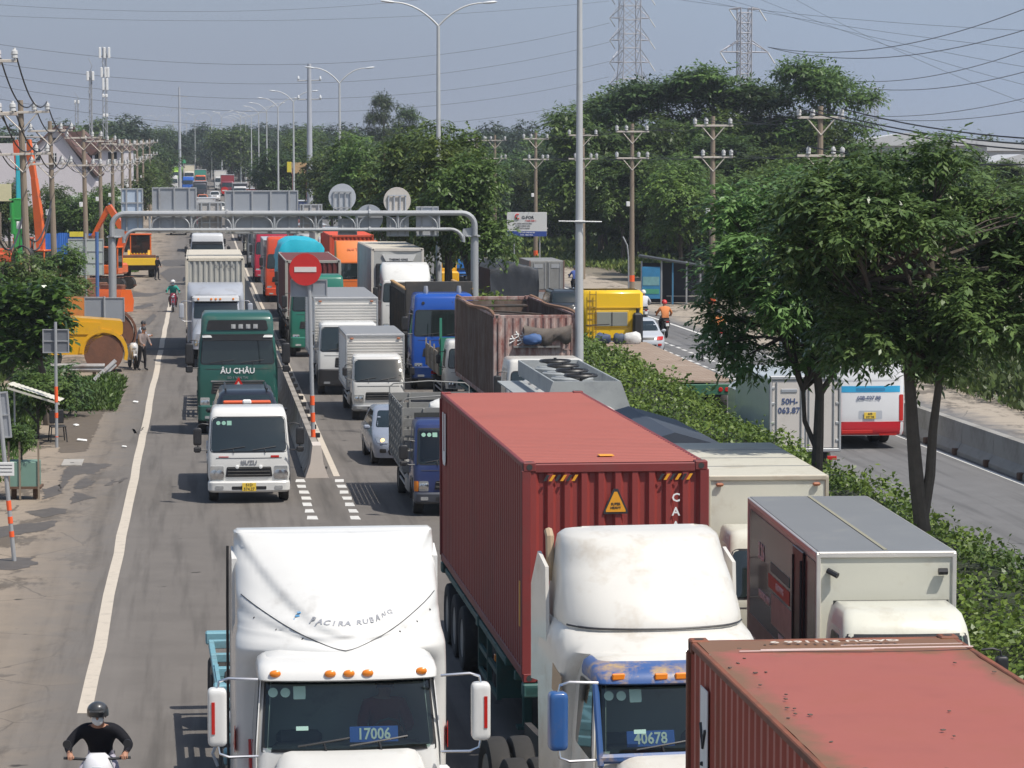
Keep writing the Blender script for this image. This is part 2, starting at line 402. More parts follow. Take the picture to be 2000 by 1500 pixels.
# ------------------------------------------------------------------ vehicle parts
def mirror(E, sg, x0, x1, y, z, w=.2, h=.45, m=None, arms=True, armm=None, d=.1, reflector=None, low=True):
    a = MB(); rp0 = rpoly([(-w / 2, -h / 2), (w / 2, -h / 2), (w / 2, h / 2), (-w / 2, h / 2)], w * .3, 4); loops = [[(x * k, y, z * (1 - (1 - k) * w / h)) for x, z in rp0] for y, k in ((d / 2, 1), (-d * .2, 1), (-d * .38, .93), (-d * .47, .78), (-d * .5, .4))]
    nl = len(rp0); a.add([p for l in loops for p in l], [(i * nl + k, i * nl + (k + 1) % nl, (i + 1) * nl + (k + 1) % nl, (i + 1) * nl + k) for i in range(4) for k in range(nl)] + [tuple(range(nl))[::-1], tuple(range(4 * nl, 5 * nl))])
    o = a.build('mirror', m or M['black'], E, 50); o.location = (sg * x1, y, z)
    if m is None and h > .3: l = MB(); l.box((0, 0, -h * .74), (w * .9, d, h * .34), .035); l.build('lower_mirror', M['black'], o)
    g = MB(); g.box((0, d / 2 + .004, 0), (w * .82, .008, h * .86), .003); g.build('mirror_glass', M['chrome'], o)
    if reflector:
        g = MB(); g.box((sg * w * .22, -d / 2 - .004, 0), (.035, .008, h * .55)); g.build('reflector_strip', reflector, o)
    if arms:
        b = MB()
        b.tube([(sg * x0 - sg * x1, .02, h / 2 + .08), (-sg * .12, 0, h / 2 + .1), (-sg * .02, 0, h / 2 + .07), (0, 0, h / 2 - .03)], .016, 6)
        if low: b.build('mirror_arm', armm or M['black'], o); b = MB(); b.tube([(sg * x0 - sg * x1, .02, -h / 2 - .12), (-sg * .12, 0, -h / 2 - .12), (-sg * .02, 0, -h / 2 - .08), (0, 0, -h / 2 + .03)], .016, 6)
        b.build('mirror_arm', armm or M['black'], o)
def wiper(E, S, x0, x1, z0, dz=.04, n=6):
    b = MB(); P = []
    for i in range(n + 1):
        t = i / n; x = lerp(x0, x1, t); z = z0 + dz * t * 2; P.append((x, S.fy(x, z) - .03, z))
    b.tube(P, .011, 5); m = P[n // 2]; b.tube([(x0 * .7 + x1 * .3 + (x1 - x0) * .25, S.fy(0, z0 - .06) - .02, z0 - .07), m], .012, 5)
    b.build('wiper', M['black'], E)
def plate(E, x, y, z, lines, m=None, w=.33, h=.2, rot=0):
    b = MB(); b.box((0, 0, 0), (w, .012, h), .004); o = b.build('number_plate', m or M['yplate'], E); o.location = (x, y, z); o.rotation_euler = (0, 0, rot)
    if lines:
        n = len(lines)
        for i, s in enumerate(lines):
            text('plate_text', s, h / n * .95, M['ink'], o, (0, -.008, h / n * ((n - 1) / 2 - i)), ext=.001)
def headlight(E, S, sg, x0, x1, z0, z1, amber=False, mt=None):
    b = MB(); S.patch(b, (min(sg * x0, sg * x1), max(sg * x0, sg * x1)), (min(sg * x0, sg * x1), max(sg * x0, sg * x1)), z0, z1, .012, .03, 6, 3, .03)
    o = b.build('headlight', mt or M['lens'], E)
    b = MB(); 
    for t in (.3, .7):
        x = sg * lerp(x0, x1, t); z = (z0 + z1) / 2; b.lathe([(0, .25 * (z1 - z0)), (-.012, .28 * (z1 - z0)), (-.02, .1 * (z1 - z0))], 'y', (x, S.fy(x, z) - .012, z), 10)
    b.build('reflector', M['chrome'], o)
    if amber:
        b = MB(); e0, e1 = x1 + .01, x1 + .11; S.patch(b, (min(sg * e0, sg * e1), max(sg * e0, sg * e1)), (min(sg * e0, sg * e1), max(sg * e0, sg * e1)), z0, z1, .014, .03, 3, 3, .02); b.build('indicator', M['amber'], E)
def cabin_fit(E, S, hw, y0, y1, z0, z1, seatm=None, driver=None):
    b = MB(); b.box((0, y0 + .28, z0 - .12), (hw * 1.7, .45, .2), .05); b.build('dashboard', M['black'], E)
    b = MB()
    for x in (-hw * .5, hw * .5):
        b.box((x, y1 - .35, z0 - .1), (.5, .5, .15), .05); b.box((x, y1 - .16, z0 + .3), (.48, .14, .7), .06); b.box((x, y1 - .16, z0 + .72), (.28, .1, .18), .04)
    b.build('seat', seatm or mat('seat_fabric', (.10, .10, .11), .9), E)
    b = MB(); w = hw * .96
    b.add([(-w, y1, z0 - .6), (w, y1, z0 - .6), (w, y1, z1 + .3), (-w, y1, z1 + .3)], [(0, 1, 2, 3)])
    b.add([(-w, y0 + .1, z0 - .35), (w, y0 + .1, z0 - .35), (w, y1, z0 - .35), (-w, y1, z0 - .35)], [(0, 1, 2, 3)])
    b.build('cab_lining', M['dark'], E)
    b = MB(); P = [(.19 * math.cos(t * .5236), -.19 * .35 * math.sin(t * .5236), .19 * math.sin(t * .5236)) for t in range(13)]
    b.tube(P, .014, 6, cap=False); o = b.build('steering_wheel', M['black'], E); o.location = (hw * .48, y0 + .5, z0 + .02)

def cabover(E, hw=.98, H=2.2, zb=.5, z0=1.3, z1=2.0, rake=.25, depth=1.55, pm=None, wx=.9, interior=False, light=(.62, .86, .18), amber=False,
            lh=.24, grille=(.55, .16), bumper=None, bumz=(.38, .62), mir=(.2, .45), mirz=None, name_text=None, name_sz=.12, name_z=None, namem=None, roof_r=.1, corr=False,
            plate_l=None, wr=.4, visor=None, doors=True, stickers=False, tm=None, hood_text=None, frontz=None):
    """flat-fronted cab facing -y with its bumper at y=0"""
    bw = wx
    Ls = [(zb, hw * .97, .06, depth, .03, .08), (zb + .2, hw, .02, depth, .04, .1), (z0 - .12, hw, .03, depth, .05, .12), (z0, hw * .99, .05, depth, .05, .12),
          ((z0 + z1) / 2, hw * .965, .05 + rake * .45, depth, .05, .12), (z1, hw * .93, .05 + rake, depth, .05, .12), (z1 + .1, hw * .91, .05 + rake * 1.1, depth, .06, .12)]
    t = H - roof_r
    if t > z1 + .16: Ls.append((t, hw * .89, .05 + rake * 1.35, depth, .06, .12))
    Ls += [(H - roof_r * .45, hw * .87, .05 + rake * 1.35 + roof_r * .4, depth - .03, .06, .12), (H - roof_r * .08, hw * .81, .05 + rake * 1.35 + roof_r * 1.3, depth - .12, .06, .12), (H, hw * .7, .05 + rake * 1.4 + roof_r * 2.6, depth - .3, .06, .1)]
    S = Shell(Ls); b = MB(); S.mesh(b, (z0 - .001, z1 + .001) if interior else None)
    if corr:
        for i in range(7):
            x = hw * .66 * (i / 3 - 1); b.box((x, depth * .62, H - .008), (.07, depth * .5, .025), .01)
    body = b.build('cab_body', pm, E, 40)
    if interior:
        cabin_fit(E, S, hw * .9, .1, depth - .1, z0, z1)
    b = MB(); S.patch(b, wx + .035, wx * .95 + .02, z0 - .03, z1 + .03, .006, .02, 14, 6, .1)
    if not interior: b.build('windshield_seal', M['black'], E)
    else:
        b = MB()
        for (zz0, zz1, xa, xb) in ((z0 - .03, z0 + .03, wx + .03, wx + .03), (z1 - .04, z1 + .03, wx * .96, wx * .95)): S.patch(b, xa, xb, zz0, zz1, .007, .02, 12, 2, .01)
        for sg in (-1, 1):
            S.patch(b, tuple(sorted((sg * (wx - .04), sg * (wx + .03)))), tuple(sorted((sg * (wx * .95 - .04), sg * (wx * .95 + .02)))), z0, z1, .0065, .02, 2, 6, .01)
        b.build('windshield_seal', M['black'], E)
    b = MB(); S.patch(b, wx, wx * .95, z0, z1, .013, .012, 14, 6, .08)
    ws = b.build('windshield', M['glass'] if interior else M['dglass'], E)
    if stickers:
        for k in range(3):
            x = -wx * .80 + k * .13; zz = z1 - .12; b = MB(); tl = -math.atan2(rake, z1 - z0)
            if k < 2: b.lathe([(0, .05), (-.003, .05)], 'y', (0, 0, 0), 14)
            else: b.box((0, 0, 0), (.11, .003, .11))
            o = b.build('sticker', mat('sticker_green', (.20, .38, .30), .5), E); o.location = (x, S.fy(x, zz) - .018, zz); o.rotation_euler = (tl, 0, 0)
    wiper(E, S, -wx * .75, -wx * .1, z0 + .03); wiper(E, S, wx * .1, wx * .72, z0 + .03)
    if visor:
        b = MB(); S.patch(b, wx * .97, wx * .96, z1 - .02, z1 + .16, .16, .16, 10, 3, .04); b.build('sun_visor', visor, E)
    # side windows and doors
    for sg in (-1, 1):
        if doors:
            b = MB(); S.side(b, sg, rpoly([(.22, zb + .08), (depth - .3, zb + .08), (depth - .25, z1 + .05), (.28 + rake, z1 + .05), (.2, z0)], .08), .004); b.build('door', pm, E)
            b = MB(); b.box((sg * (hw + .02), depth - .45, z0 - .12), (.03, .14, .035), .01); b.build('door_handle', M['black'], E)
        b = MB(); S.side(b, sg, rpoly([(.3, z0 + .02), (depth - .38, z0 + .02), (depth - .38, z1 - .02), (.33 + rake, z1 - .02)], .08), .010); b.build('side_window', M['dglass'], E)
        zm = mirz or (z0 + z1) / 2
        mirror(E, sg, hw * .98, hw + .24, -.04, zm, mir[0], mir[1])
        headlight(E, S, sg, *light[:2], zb + light[2] - .02, zb + light[2] - .02 + lh, amber)
        b = MB(); b.prism([(depth * .22 + .04, wr * 2 + .14), (depth * .22 + .9 * wr * 1.9, wr * 2 + .14), (depth * .22 + wr * 2.1, wr * .9), (depth * .22 + wr * 2.0, wr * .9), (depth * .22 + wr * 1.62, wr * 2 + .06), (depth * .22 + .1, wr * 2 + .06), (depth * .22 - .1, wr * 1.1), (depth * .22 - .16, wr * 1.1)], 0, sg * (hw - .28), sg * (hw + .015)); b.build('wheel_arch', M['black'], E)
    if grille:
        gw, gh = grille; gz = frontz or zb + .16
        b = MB(); S.patch(b, gw, gw * .94, gz, gz + gh, .008, .02, 8, 2, .03); g = b.build('grille', M['black'], E)
        b = MB(); n = max(2, int(gh / .07))
        for i in range(n):
            z = gz + gh * (i + .6) / n; b.tube([(x, S.fy(x, z) - .018, z) for x in [gw * .9 * (j / 6 * 2 - 1) for j in range(7)]], .012, 4)
        b.build('grille_bar', tm or M['chassis'], g)
    bz0, bz1 = bumz
    bs = Shell([(bz0, hw * .95, .0, .45, .06, .12), (bz0 + .05, hw, -.05, .45, .06, .14), (bz1 - .04, hw, -.06, .45, .06, .14), (bz1, hw * .98, -.03, .45, .06, .12)])
    b = MB(); bs.mesh(b); bo = b.build('bumper', bumper or pm, E)
    b = MB()
    for sg in (-1, 1): bs.patch(b, tuple(sorted((sg * hw * .62, sg * hw * .82))), tuple(sorted((sg * hw * .62, sg * hw * .82))), bz0 + .08, bz0 + .16, .01, .02, 3, 2, .02)
    b.build('fog_lamp', M['lens'], bo)
    b = MB(); bs.patch(b, hw * .42, hw * .42, bz0 + .07, bz0 + .15, .004, .01, 6, 1, .02); b.build('air_slot', M['black'], bo)
    if plate_l is not None: plate(E, 0, -.085, (bz0 + bz1) / 2, plate_l)
    if name_text:
        z = name_z or z0 - .2; text('name_lettering', name_text, name_sz, namem or M['alu_dark'], E, (0, S.fy(0, z) - .012, z), ext=.004)
    b = MB(); b.tube([(x, S.fy(x, z0 - .16) - .004, z0 - .16) for x in [hw * .8 * (j / 8 * 2 - 1) for j in range(9)]], .006, 4); b.build('panel_seam', M['black'], E)
    axle(E, depth * .22 + wr * .95, hw - .02, wr, .24)
    return S

def chassis(E, y0, y1, hw, z=.85, wr=.42, rear=(1,), w=.22, pm=None, boxes=True, dual=True):
    b = MB()
    for sg in (-1, 1): b.box((sg * .4, (y0 + y1) / 2, z - .1), (.08, y1 - y0, .2))
    y = y0 + .6
    while y < y1: b.box((0, y, z - .1), (.8, .08, .12)); y += 1.1
    b.build('chassis_rail', pm or M['chassis'], E)
    for yy in rear: axle(E, yy, hw, wr, w, dual)
    if boxes:
        b = MB(); b.box((-hw + .28, y0 + .9, z - .25), (.5, .9, .4), .05); b.build('fuel_tank', M['alu_dark'], E)
        b = MB()
        for sg in (-1, 1):
            for zz in (.45, .62): b.box((sg * (hw - .04), (y0 + y1) / 2 - .2, zz), (.04, (y1 - y0) * .45, .06), .01)
        b.build('side_guard', M['steel'], E)
    b = MB()
    for yy in rear:
        for sg in (-1, 1): b.box((sg * (hw - .25), yy + wr + .12, .5), (.45, .02, .55))
    b.build('mudflap', M['black'], E)
    b = MB(); b.box((0, y1 - .05, .55), (hw * 1.8, .08, .12), .02); b.build('rear_bar', M['chassis'], E)
    b = MB()
    for sg in (-1, 1): b.box((sg * hw * .8, y1, .75), (.3, .05, .12), .01)
    b.build('tail_light', M['redl'], E)

def cargo_box(E, hw, y0, y1, z0, z1, pm, roofm, style='plain', frame=None, rib=.09, seams=0, doorback=True, markers=True):
    frame = frame or M['steel']; b = MB(); L = y1 - y0
    if style == 'rib':
        n = int((z1 - z0 - .25) / rib); P = []
        prof = []
        for i in range(n):
            z = z0 + .12 + i * rib; prof += [(0, z), (0, z + rib * .3), (-.025, z + rib * .45), (-.025, z + rib * .85)]
        prof += [(0, z0 + .12 + n * rib), (0, z1 - .02)]; prof = [(0, z0)] + prof
        b.grid([[(x, y0 + o, z) for x in (-hw, hw)] for o, z in prof], flip=False)
        for sg in (-1, 1): b.grid([[(sg * (hw - o * .8 * 1), y, z) for y in (y0, y1)] for o, z in prof], flip=sg < 0)
        b.add([(-hw, y1, z0), (hw, y1, z0), (hw, y1, z1), (-hw, y1, z1)], [(1, 0, 3, 2)])
    else:
        b.box((0, (y0 + y1) / 2, (z0 + z1) / 2 - .01), (2 * hw, L, z1 - z0 - .02), .01)
    box = b.build('cargo_box', pm, E, 30)
    b = MB(); b.box((0, (y0 + y1) / 2, z1 + .005), (2 * hw + .01, L + .01, .05), .012)
    r = b.build('roof', roofm, E)
    if seams:
        b = MB()
        for i in range(1, seams + 1): b.box((0, y0 + L * i / (seams + 1), z1 + .034), (2 * hw - .04, .02, .01))
        b.build('roof_seam', M['alu_dark'], r)
    b = MB()
    for sg in (-1, 1):
        for yy in (y0, y1): b.box((sg * hw, yy, (z0 + z1) / 2), (.06, .06, z1 - z0), .01)
        b.box((sg * (hw + .006), (y0 + y1) / 2, z1 - .02), (.05, L + .04, .08), .012); b.box((sg * (hw + .004), (y0 + y1) / 2, z0 + .04), (.05, L, .1), .01)
    for yy in (y0 - .006, y1 + .006): b.box((0, yy, z1 - .02), (2 * hw, .05, .08), .012); b.box((0, yy, z0 + .05), (2 * hw, .045, .1), .01)
    b.build('edge_frame', frame, E)
    for sg in (-1, 1):
        if markers: b = MB(); b.box((sg * hw * .82, y0 - .04, z1 - .12), (.13, .06, .06), .025); b.build('marker_lamp', M['marker'], E)
    if doorback:
        for sg in (-1, 1):
            b = MB(); b.box((sg * hw * .49, y1 + .012, (z0 + z1) / 2), (hw * .94, .03, z1 - z0 - .2), .01); d = b.build('rear_door', pm, E)
            b = MB(); b.tube([(sg * hw * .12, y1 + .045, z0 + .1), (sg * hw * .12, y1 + .045, z1 - .1)], .018, 6); b.build('lock_rod', M['chrome'], d)
    return box

def container(name, label, loc, rz, L, Hh, pm, railm, roofm=None, cat='shipping container', group=None, wy=.26, wx_=.23, d=.036, open_top=False, flat_back=False):
    """origin at bottom centre of the front end; extends along +y"""
    E = thing(name, label, cat, loc, rz, group); w = 1.219; p = .08
    b = MB()
    def wave(n0, n1, pitch, d):
        out = []; t = n0; n = max(1, round((n1 - n0) / pitch)); pt = (n1 - n0) / n
        for i in range(n): s = n0 + i * pt; out += [(s, 0), (s + pt * .32, 0), (s + pt * .5, d), (s + pt * .82, d)]
        return out + [(n1, 0)]
    for sg in (-1, 1):
        wv = wave(p, L - p, wy, d); b.grid([[(sg * (w - .012 - o), y, z) for y, o in wv] for z in (.14, Hh - .08)], flip=sg > 0)
    b.build('side_panel', pm, E, 20)
    b = MB(); wv = wave(-w + p + .02, w - p - .02, wx_, .05); b.grid([[(x, .012 + .05 - o if 0 else .015 + (.05 - o) * 0 + o, z) for x, o in wv] for z in (.14, Hh - .10)])
    b.build('end_panel', pm, E, 20)
    if not open_top:
        b = MB(); wv = wave(.12, L - .12, .21, .032); b.grid([[(x, y, Hh - .012 - o) for y, o in wv] for x in (-w + .05, w - .05)], flip=True); b.build('roof_panel', roofm or pm, E, 20)
    b = MB()
    for sg in (-1, 1):
        for yy in (p / 2, L - p / 2): b.box((sg * (w - p / 2), yy, Hh / 2), (p * 1.6, p, Hh - .2), .012)
        b.box((sg * (w - .03), L / 2, Hh - .045), (.06, L - .3, .07), .01); b.box((sg * (w - .03), L / 2, .08), (.06, L - .3, .13), .01)
    for yy in (.04, L - .04): b.box((0, yy, Hh - .075), (2 * w - .3, .07, .12), .012); b.box((0, yy, .08), (2 * w - .3, .07, .14), .012)
    b.build('frame_rail', railm, E)
    for sg in (-1, 1):
        for yy in (.085, L - .085):
            for zz in (.06, Hh - .055):
                c = MB(); c.box((sg * (w - .081), yy, zz), (.17, .18, .125), .012)
                c.mi = 1; c.lathe([(0, .04), (.006, .04)], 'y', (sg * (w - .081), yy - .094 if yy < 1 else yy + .09, zz), 10)
                c.lathe([(0, .04), (.006, .04)], 'x', (sg * (w + .001) - .003, yy, zz), 10)
                if zz > 1: c.lathe([(0, .045), (.004, .045)], 'z', (sg * (w - .081), yy, zz + .061), 10)
                c.build('corner_casting', [railm, M['dark']], E)
    for sg in (-1, 1):
        b = MB(); b.box((sg * .59, L - .04, Hh / 2), (1.1, .05, Hh - .3), .01); dd = b.build('rear_door', pm, E)
        b = MB()
        for x in (.3, .85): b.tube([(sg * x, L + .0, .15), (sg * x, L + .0, Hh - .15)], .02, 6)
        b.build('lock_rod', M['steel'], dd)
    return E

def trailer(E, y0, y1, pm, z=1.25, axles=(0,), wr=.5, spare=True):
    b = MB()
    for sg in (-1, 1):
        b.box((sg * .5, (y0 + y1) / 2, z - .2), (.14, y1 - y0, .3), .01)
        b.box((sg * 1.16, (y0 + y1) / 2 + 1, z - .09), (.08, (y1 - y0) - 3, .1), .01)
    y = y0
    while y <= y1: b.box((0, y, z - .09), (2.4, .12, .12), .01); y += 1.2
    b.build('chassis_rail', pm, E)
    for yy in (y0 + .05, (y0 + y1) / 2, y1 - .05):
        b = MB(); b.box((0, yy, z - .08), (2.46, .22, .18), .02); b.build('bolster', pm, E)
    for a in axles: axle(E, a, 1.22, wr, .26, True)
    b = MB()
    for a in axles: b.tube([(-1, a, wr), (1, a, wr)], .07, 8)
    for sg in (-1, 1):
        for a in axles: b.box((sg * .55, a, wr + .2), (.1, 1.0, .12), .03)
    b.build('axle_beam', M['chassis'], E)
    for sg in (-1, 1): b = MB(); b.box((sg * .8, y0 + 3.1, .62), (.14, .14, 1.0), .02); b.box((sg * .8, y0 + 3.1, .12), (.3, .25, .04)); b.build('landing_leg', pm, E)
    for sg in (-1, 1):
        b = MB(); ya, yb = y0 + 3.6, y0 + 6.2
        for yy in (ya, (ya + yb) / 2, yb): b.box((sg * 1.15, yy, .8), (.07, .07, .75))
        for zz in (.45, .8, 1.15): b.box((sg * 1.15, (ya + yb) / 2, zz), (.05, yb - ya, .07))
        b.box((sg * .85, ya, .8), (.6, .05, .7)); b.box((sg * .85, yb, .8), (.6, .05, .7))
        b.build('side_rack', pm, E)
        b = MB(); b.lathe([(-.11, .3), (-.13, .38), (-.12, .46), (-.06, .5), (.06, .5), (.12, .46), (.13, .38), (.11, .3)], 'x', (sg * .95, ya + 1.2, .85), 20); b.build('spare_wheel', M['rubber'], E)
        b = MB(); b.box((sg * 1.19, ya + .1, 1.02), (.03, .12, .1), .01); b.build('side_reflector', M['amber'], E)

def bonnet_tractor(E, pm, pm2=None, visorm=None, mirm=None, fair='aero', H=3.9, hood=True, lamps=5, interior=True, y_sleep=1.2, sleeper=1.5, trailer_m=None, code=None, wr=.52, detail=True, sticker=True):
    """long-nosed tractor: windshield foot at y=0, hood towards -y"""
    pm2 = pm2 or pm; visorm = visorm or pm; mirm = mirm or pm
    z0, z1 = 1.92, 2.62
    S = Shell([(.7, .98, .05, y_sleep + .2, .06, .12), (1.5, 1.0, 0, y_sleep + .2, .08, .12), (z0, .985, .02, y_sleep + .2, .10, .12), ((z0 + z1) / 2, .96, .14, y_sleep + .2, .10, .12),
               (z1, .93, .27, y_sleep + .2, .10, .12), (2.74, .92, .32, y_sleep + .2, .1, .12), (2.82, .85, .45, y_sleep + .2, .1, .12), (2.85, .7, .6, y_sleep + .2, .1, .1)])
    b = MB(); S.mesh(b, (z0 - .001, z1 + .001) if interior else None); b.build('cab_body', pm2, E, 40)
    if interior: cabin_fit(E, S, .95, .05, y_sleep + .5, z0, z1, mat('seat_grey', (.16, .17, .17), .9))
    wx = .905
    b = MB()
    for (a0, a1, xa, xb) in ((z0 - .05, z0 + .015, wx + .03, wx + .03), (z1 - .06, z1 + .03, wx * .96, wx * .955)): S.patch(b, xa, xb, a0, a1, .007, .02, 12, 2, .01)
    for sg in (-1, 1): S.patch(b, tuple(sorted((sg * (wx - .035), sg * (wx + .03)))), tuple(sorted((sg * (wx * .955 - .04), sg * (wx * .955 + .02)))), z0, z1, .0065, .02, 2, 6, .01)
    b.build('windshield_seal', M['black'], E)
    b = MB(); S.patch(b, wx, wx * .955, z0 - .02, z1, .014, .012, 16, 6, .08); b.build('windshield', M['glass'] if interior else M['dglass'], E)
    wiper(E, S, -.55, .0, z0 + .02); wiper(E, S, .0, .62, z0 + .02)
    # visor slab over the windshield
    V = Shell([(2.60, .93, .17, .9, .10, .08), (2.63, .96, .08, .9, .10, .12), (2.70, .96, .10, .9, .11, .12), (2.77, .94, .2, .9, .12, .12), (2.81, .88, .42, .9, .12, .12), (2.83, .8, .7, .9, .1, .1)])
    b = MB(); V.mesh(b); vo = b.build('sun_visor', visorm, E, 45)
    for x in ([-.78, -.2, 0, .2, .78] if lamps == 5 else [-.72, -.27, -.05, .27, .72]):
        b = MB(); zz = 2.70; y = V.fy(x, zz)
        if lamps == 5: b.lathe([(.0, .062), (-.02, .06), (-.032, .04), (-.036, .01)], 'y', (0, 0, 0), 14)
        else: b.box((0, 0, 0), (.14, .04, .07), .012)
        o = b.build('marker_lamp', M['amber'], vo); o.location = (x, y, zz); o.scale = (1, 1, .62 if lamps == 5 else 1)
    # sleeper and wind fairing
    ys = y_sleep; yb = ys + sleeper
    if fair == 'aero':
        F = Shell([(.85, 1.16, ys, yb, .05, .1), (2.3, 1.17, ys, yb, .05, .12), (2.62, 1.17, ys - .28, yb, .30, .16), (2.80, 1.165, ys - .58, yb, .58, .2), (2.88, 1.155, ys - .60, yb, .66, .22), (2.95, 1.14, ys - .50, yb, .64, .24), (3.02, 1.135, ys - .42, yb, .66, .24),
                   (3.2, 1.135, ys - .17, yb, .62, .24), (3.4, 1.135, ys + .12, yb, .56, .22), (3.6, 1.14, ys + .46, yb, .46, .2), (3.75, 1.14, ys + .76, yb, .36, .18), (H - .03, 1.13, ys + 1.1, yb, .2, .1), (H, 1.09, ys + 1.25, yb - .03, .1, .06)], nf=43, nc=6, fine=5, disp=lambda x, z: (-.085 / (1 + math.exp(-max(-30, min(30, (z - 3.0 - .70 * (abs(x) / .95) ** 1.7) / .016)))) - .045 * math.exp(-((z - 2.98 - .30 * (abs(x) / 1.05) ** 1.6) / .095) ** 2) * min(1, abs(x) / .6) + .03 * math.exp(-((z - 2.90 - .24 * (abs(x) / 1.05) ** 1.6) / .03) ** 2)) if z > 2.7 else 0)
        fr = F
        b = MB(); F.mesh(b); b.build('wind_fairing', pm, E, 50)
        b = MB(); P = [(x, F.fy(x, 2.86 + .42 * (abs(x) / 1.0) ** 1.35) - .003, 2.86 + .42 * (abs(x) / 1.0) ** 1.35) for x in [1.08 * (i / 16 - 1) for i in range(33)]]
        b.tube(P, .006, 4); b.build('panel_seam', M['black'], E)
        for sg in (-1, 1):
            b = MB(); b.prism([(yb - .45, .8), (yb + .55, .8), (yb + .55, 2.9), (yb + .4, H - .45), (yb - .1, H - .2), (yb - .45, H - .3)], 0, sg * 1.11, sg * 1.165); b.build('side_extender', pm, E)
            b = MB(); b.prism([(yb + .55, .8), (yb + .68, .8), (yb + .68, 2.9), (yb + .5, H - .3), (yb + .40, H - .26), (yb + .55, 2.9)], 0, sg * 1.17, sg * 1.2); b.build('rubber_edge', M['black'], E)
        b = MB()
        for (x, z) in ((-.95, 3.12), (-.72, 3.03), (-.45, 2.96), (.62, 3.0), (.83, 3.07), (1.0, 3.16)):
            b.lathe([(0, .012), (-.008, .012)], 'y', (x, F.fy(x, z), z), 8)
        b.build('rivet', M['ink'], E)
    else:
        F = Shell([(.85, 1.10, ys, yb, .05, .1), (2.5, 1.12, ys, yb, .05, .12), (2.70, 1.11, ys - .35, yb, .25, .2), (2.82, 1.09, ys - .52, yb, .34, .25), (2.93, 1.06, ys - .45, yb, .38, .3), (3.02, 1.02, ys - .2, yb, .38, .3), (3.05, .98, ys, yb, .3, .3)], nf=13)
        b = MB(); F.mesh(b); b.build('sleeper_body', pm2, E, 50)
        D = Shell([(3.0, .99, ys - .17, yb, .30, .34), (3.06, 1.01, ys - .19, yb, .30, .34), (3.3, .99, ys - .04, yb, .28, .34), (3.5, .965, ys + .16, yb, .26, .34), (3.66, .94, ys + .36, yb, .24, .33), (H - .10, .90, ys + .58, yb - .03, .22, .30), (H - .03, .82, ys + .78, yb - .1, .2, .26), (H, .66, ys + 1.0, yb - .2, .15, .2)], nf=15, fine=3)
        b = MB(); D.mesh(b); fo = b.build('wind_fairing', pm, E, 60); fr = D
        b = MB(); b.tube([(x, D.fy(x, 3.05) - .006, 3.05) for x in [.99 * (i / 10 - 1) for i in range(21)]], .012, 4); b.build('panel_seam', M['black'], fo)
        for sg in (-1, 1):
            b = MB(); b.prism([(ys + .9, 2.3), (yb + .5, 2.2), (yb + .5, 3.3), (yb + .1, 3.72), (ys + 1.0, 3.6)], 0, sg * 1.06, sg * 1.10); b.build('side_extender', pm, E)
            b = MB(); b.box((sg * 1.115, ys + .25, 2.42), (.012, .5, .3), .004, rot=(.15, 0, 0)); b.build('side_sticker', mat('faded_decal', (.45, .33, .22), .7, dirt=.6), E)
            if sg < 0: b = MB(); b.tube([(sg * .98, yb - .05, 3.4), (sg * .98, yb - .0, 3.90), (sg * .98, yb + .08, 3.95)], .05, 8); b.build('exhaust_tip', mat('rusty_pipe', (.40, .30, .2), .8), E)
    # side glass, doors, hood
    for sg in (-1, 1):
        b = MB(); S.side(b, sg, rpoly([(.14, 1.1), (ys - .08, 1.1), (ys - .08, z1 + .02), (.33, z1 + .02), (.14, z0)], .05), .004); b.build('door', pm2, E)
        b = MB(); S.side(b, sg, rpoly([(.24, z0 - .12), (ys - .2, z0 - .06), (ys - .2, z1 - .04), (.42, z1 - .04)], .06), .012); b.build('side_window', M['dglass'], E)
        mirror(E, sg, .97, 1.40, .0, 2.28, .2, .62, mirm, armm=M['chrome'], d=.14, reflector=M['redl'] if fair == 'aero' else None)
        b = MB(); b.box((sg * 1.0, .05, 1.55), (.14, .1, .3), .03); b.build('hood_mirror', mirm, E)
        b = MB(); b.box((sg * .98, ys * .6, .62), (.35, 1.0, .3), .03); b.tube([(sg * 1.0, ys * .6 + .6, .8), (sg * 1.0, ys * .6 + 1.9, .8)], .3, 12); b.build('fuel_tank', M['alu_dark'], E)
        b = MB(); 
        for i in range(6): b.box((sg * 1.12, ys * .6 - .5 + i * .2, .8), (.3, .06, .03))
        b.build('step', M['alu'], E)
    if hood:
        Hs = Shell([(.75, 1.02, -1.75, .0, .12, .3), (1.15, 1.02, -1.8, .0, .14, .35), (1.35, .96, -1.72, .02, .18, .4), (1.5, .86, -1.5, .03, .2, .4), (1.66, .80, -1.1, .04, .22, .4), (1.80, .76, -.55, .04, .2, .35), (1.87, .70, -.2, .05, .12, .2), (1.89, .62, -.02, .05, .03, .05)], nf=13)
        b = MB(); Hs.mesh(b); b.build('hood', pm, E, 50)
        b = MB(); Hs.patch(b, .45, .4, .85, 1.32, .012, .03, 8, 4, .06); g = b.build('grille', M['chrome'], E)
        for sg in (-1, 1): headlight(E, Hs, sg, .6, .92, .9, 1.12)
        b = MB(); bs = Shell([(.35, 1.12, -1.95, -1.5, .12, .2), (.7, 1.15, -2.0, -1.5, .12, .22), (.74, 1.1, -1.9, -1.5, .12, .2)]); bs.mesh(b); b.build('bumper', pm, E)
        axle(E, -1.05, 1.15, wr, .28)
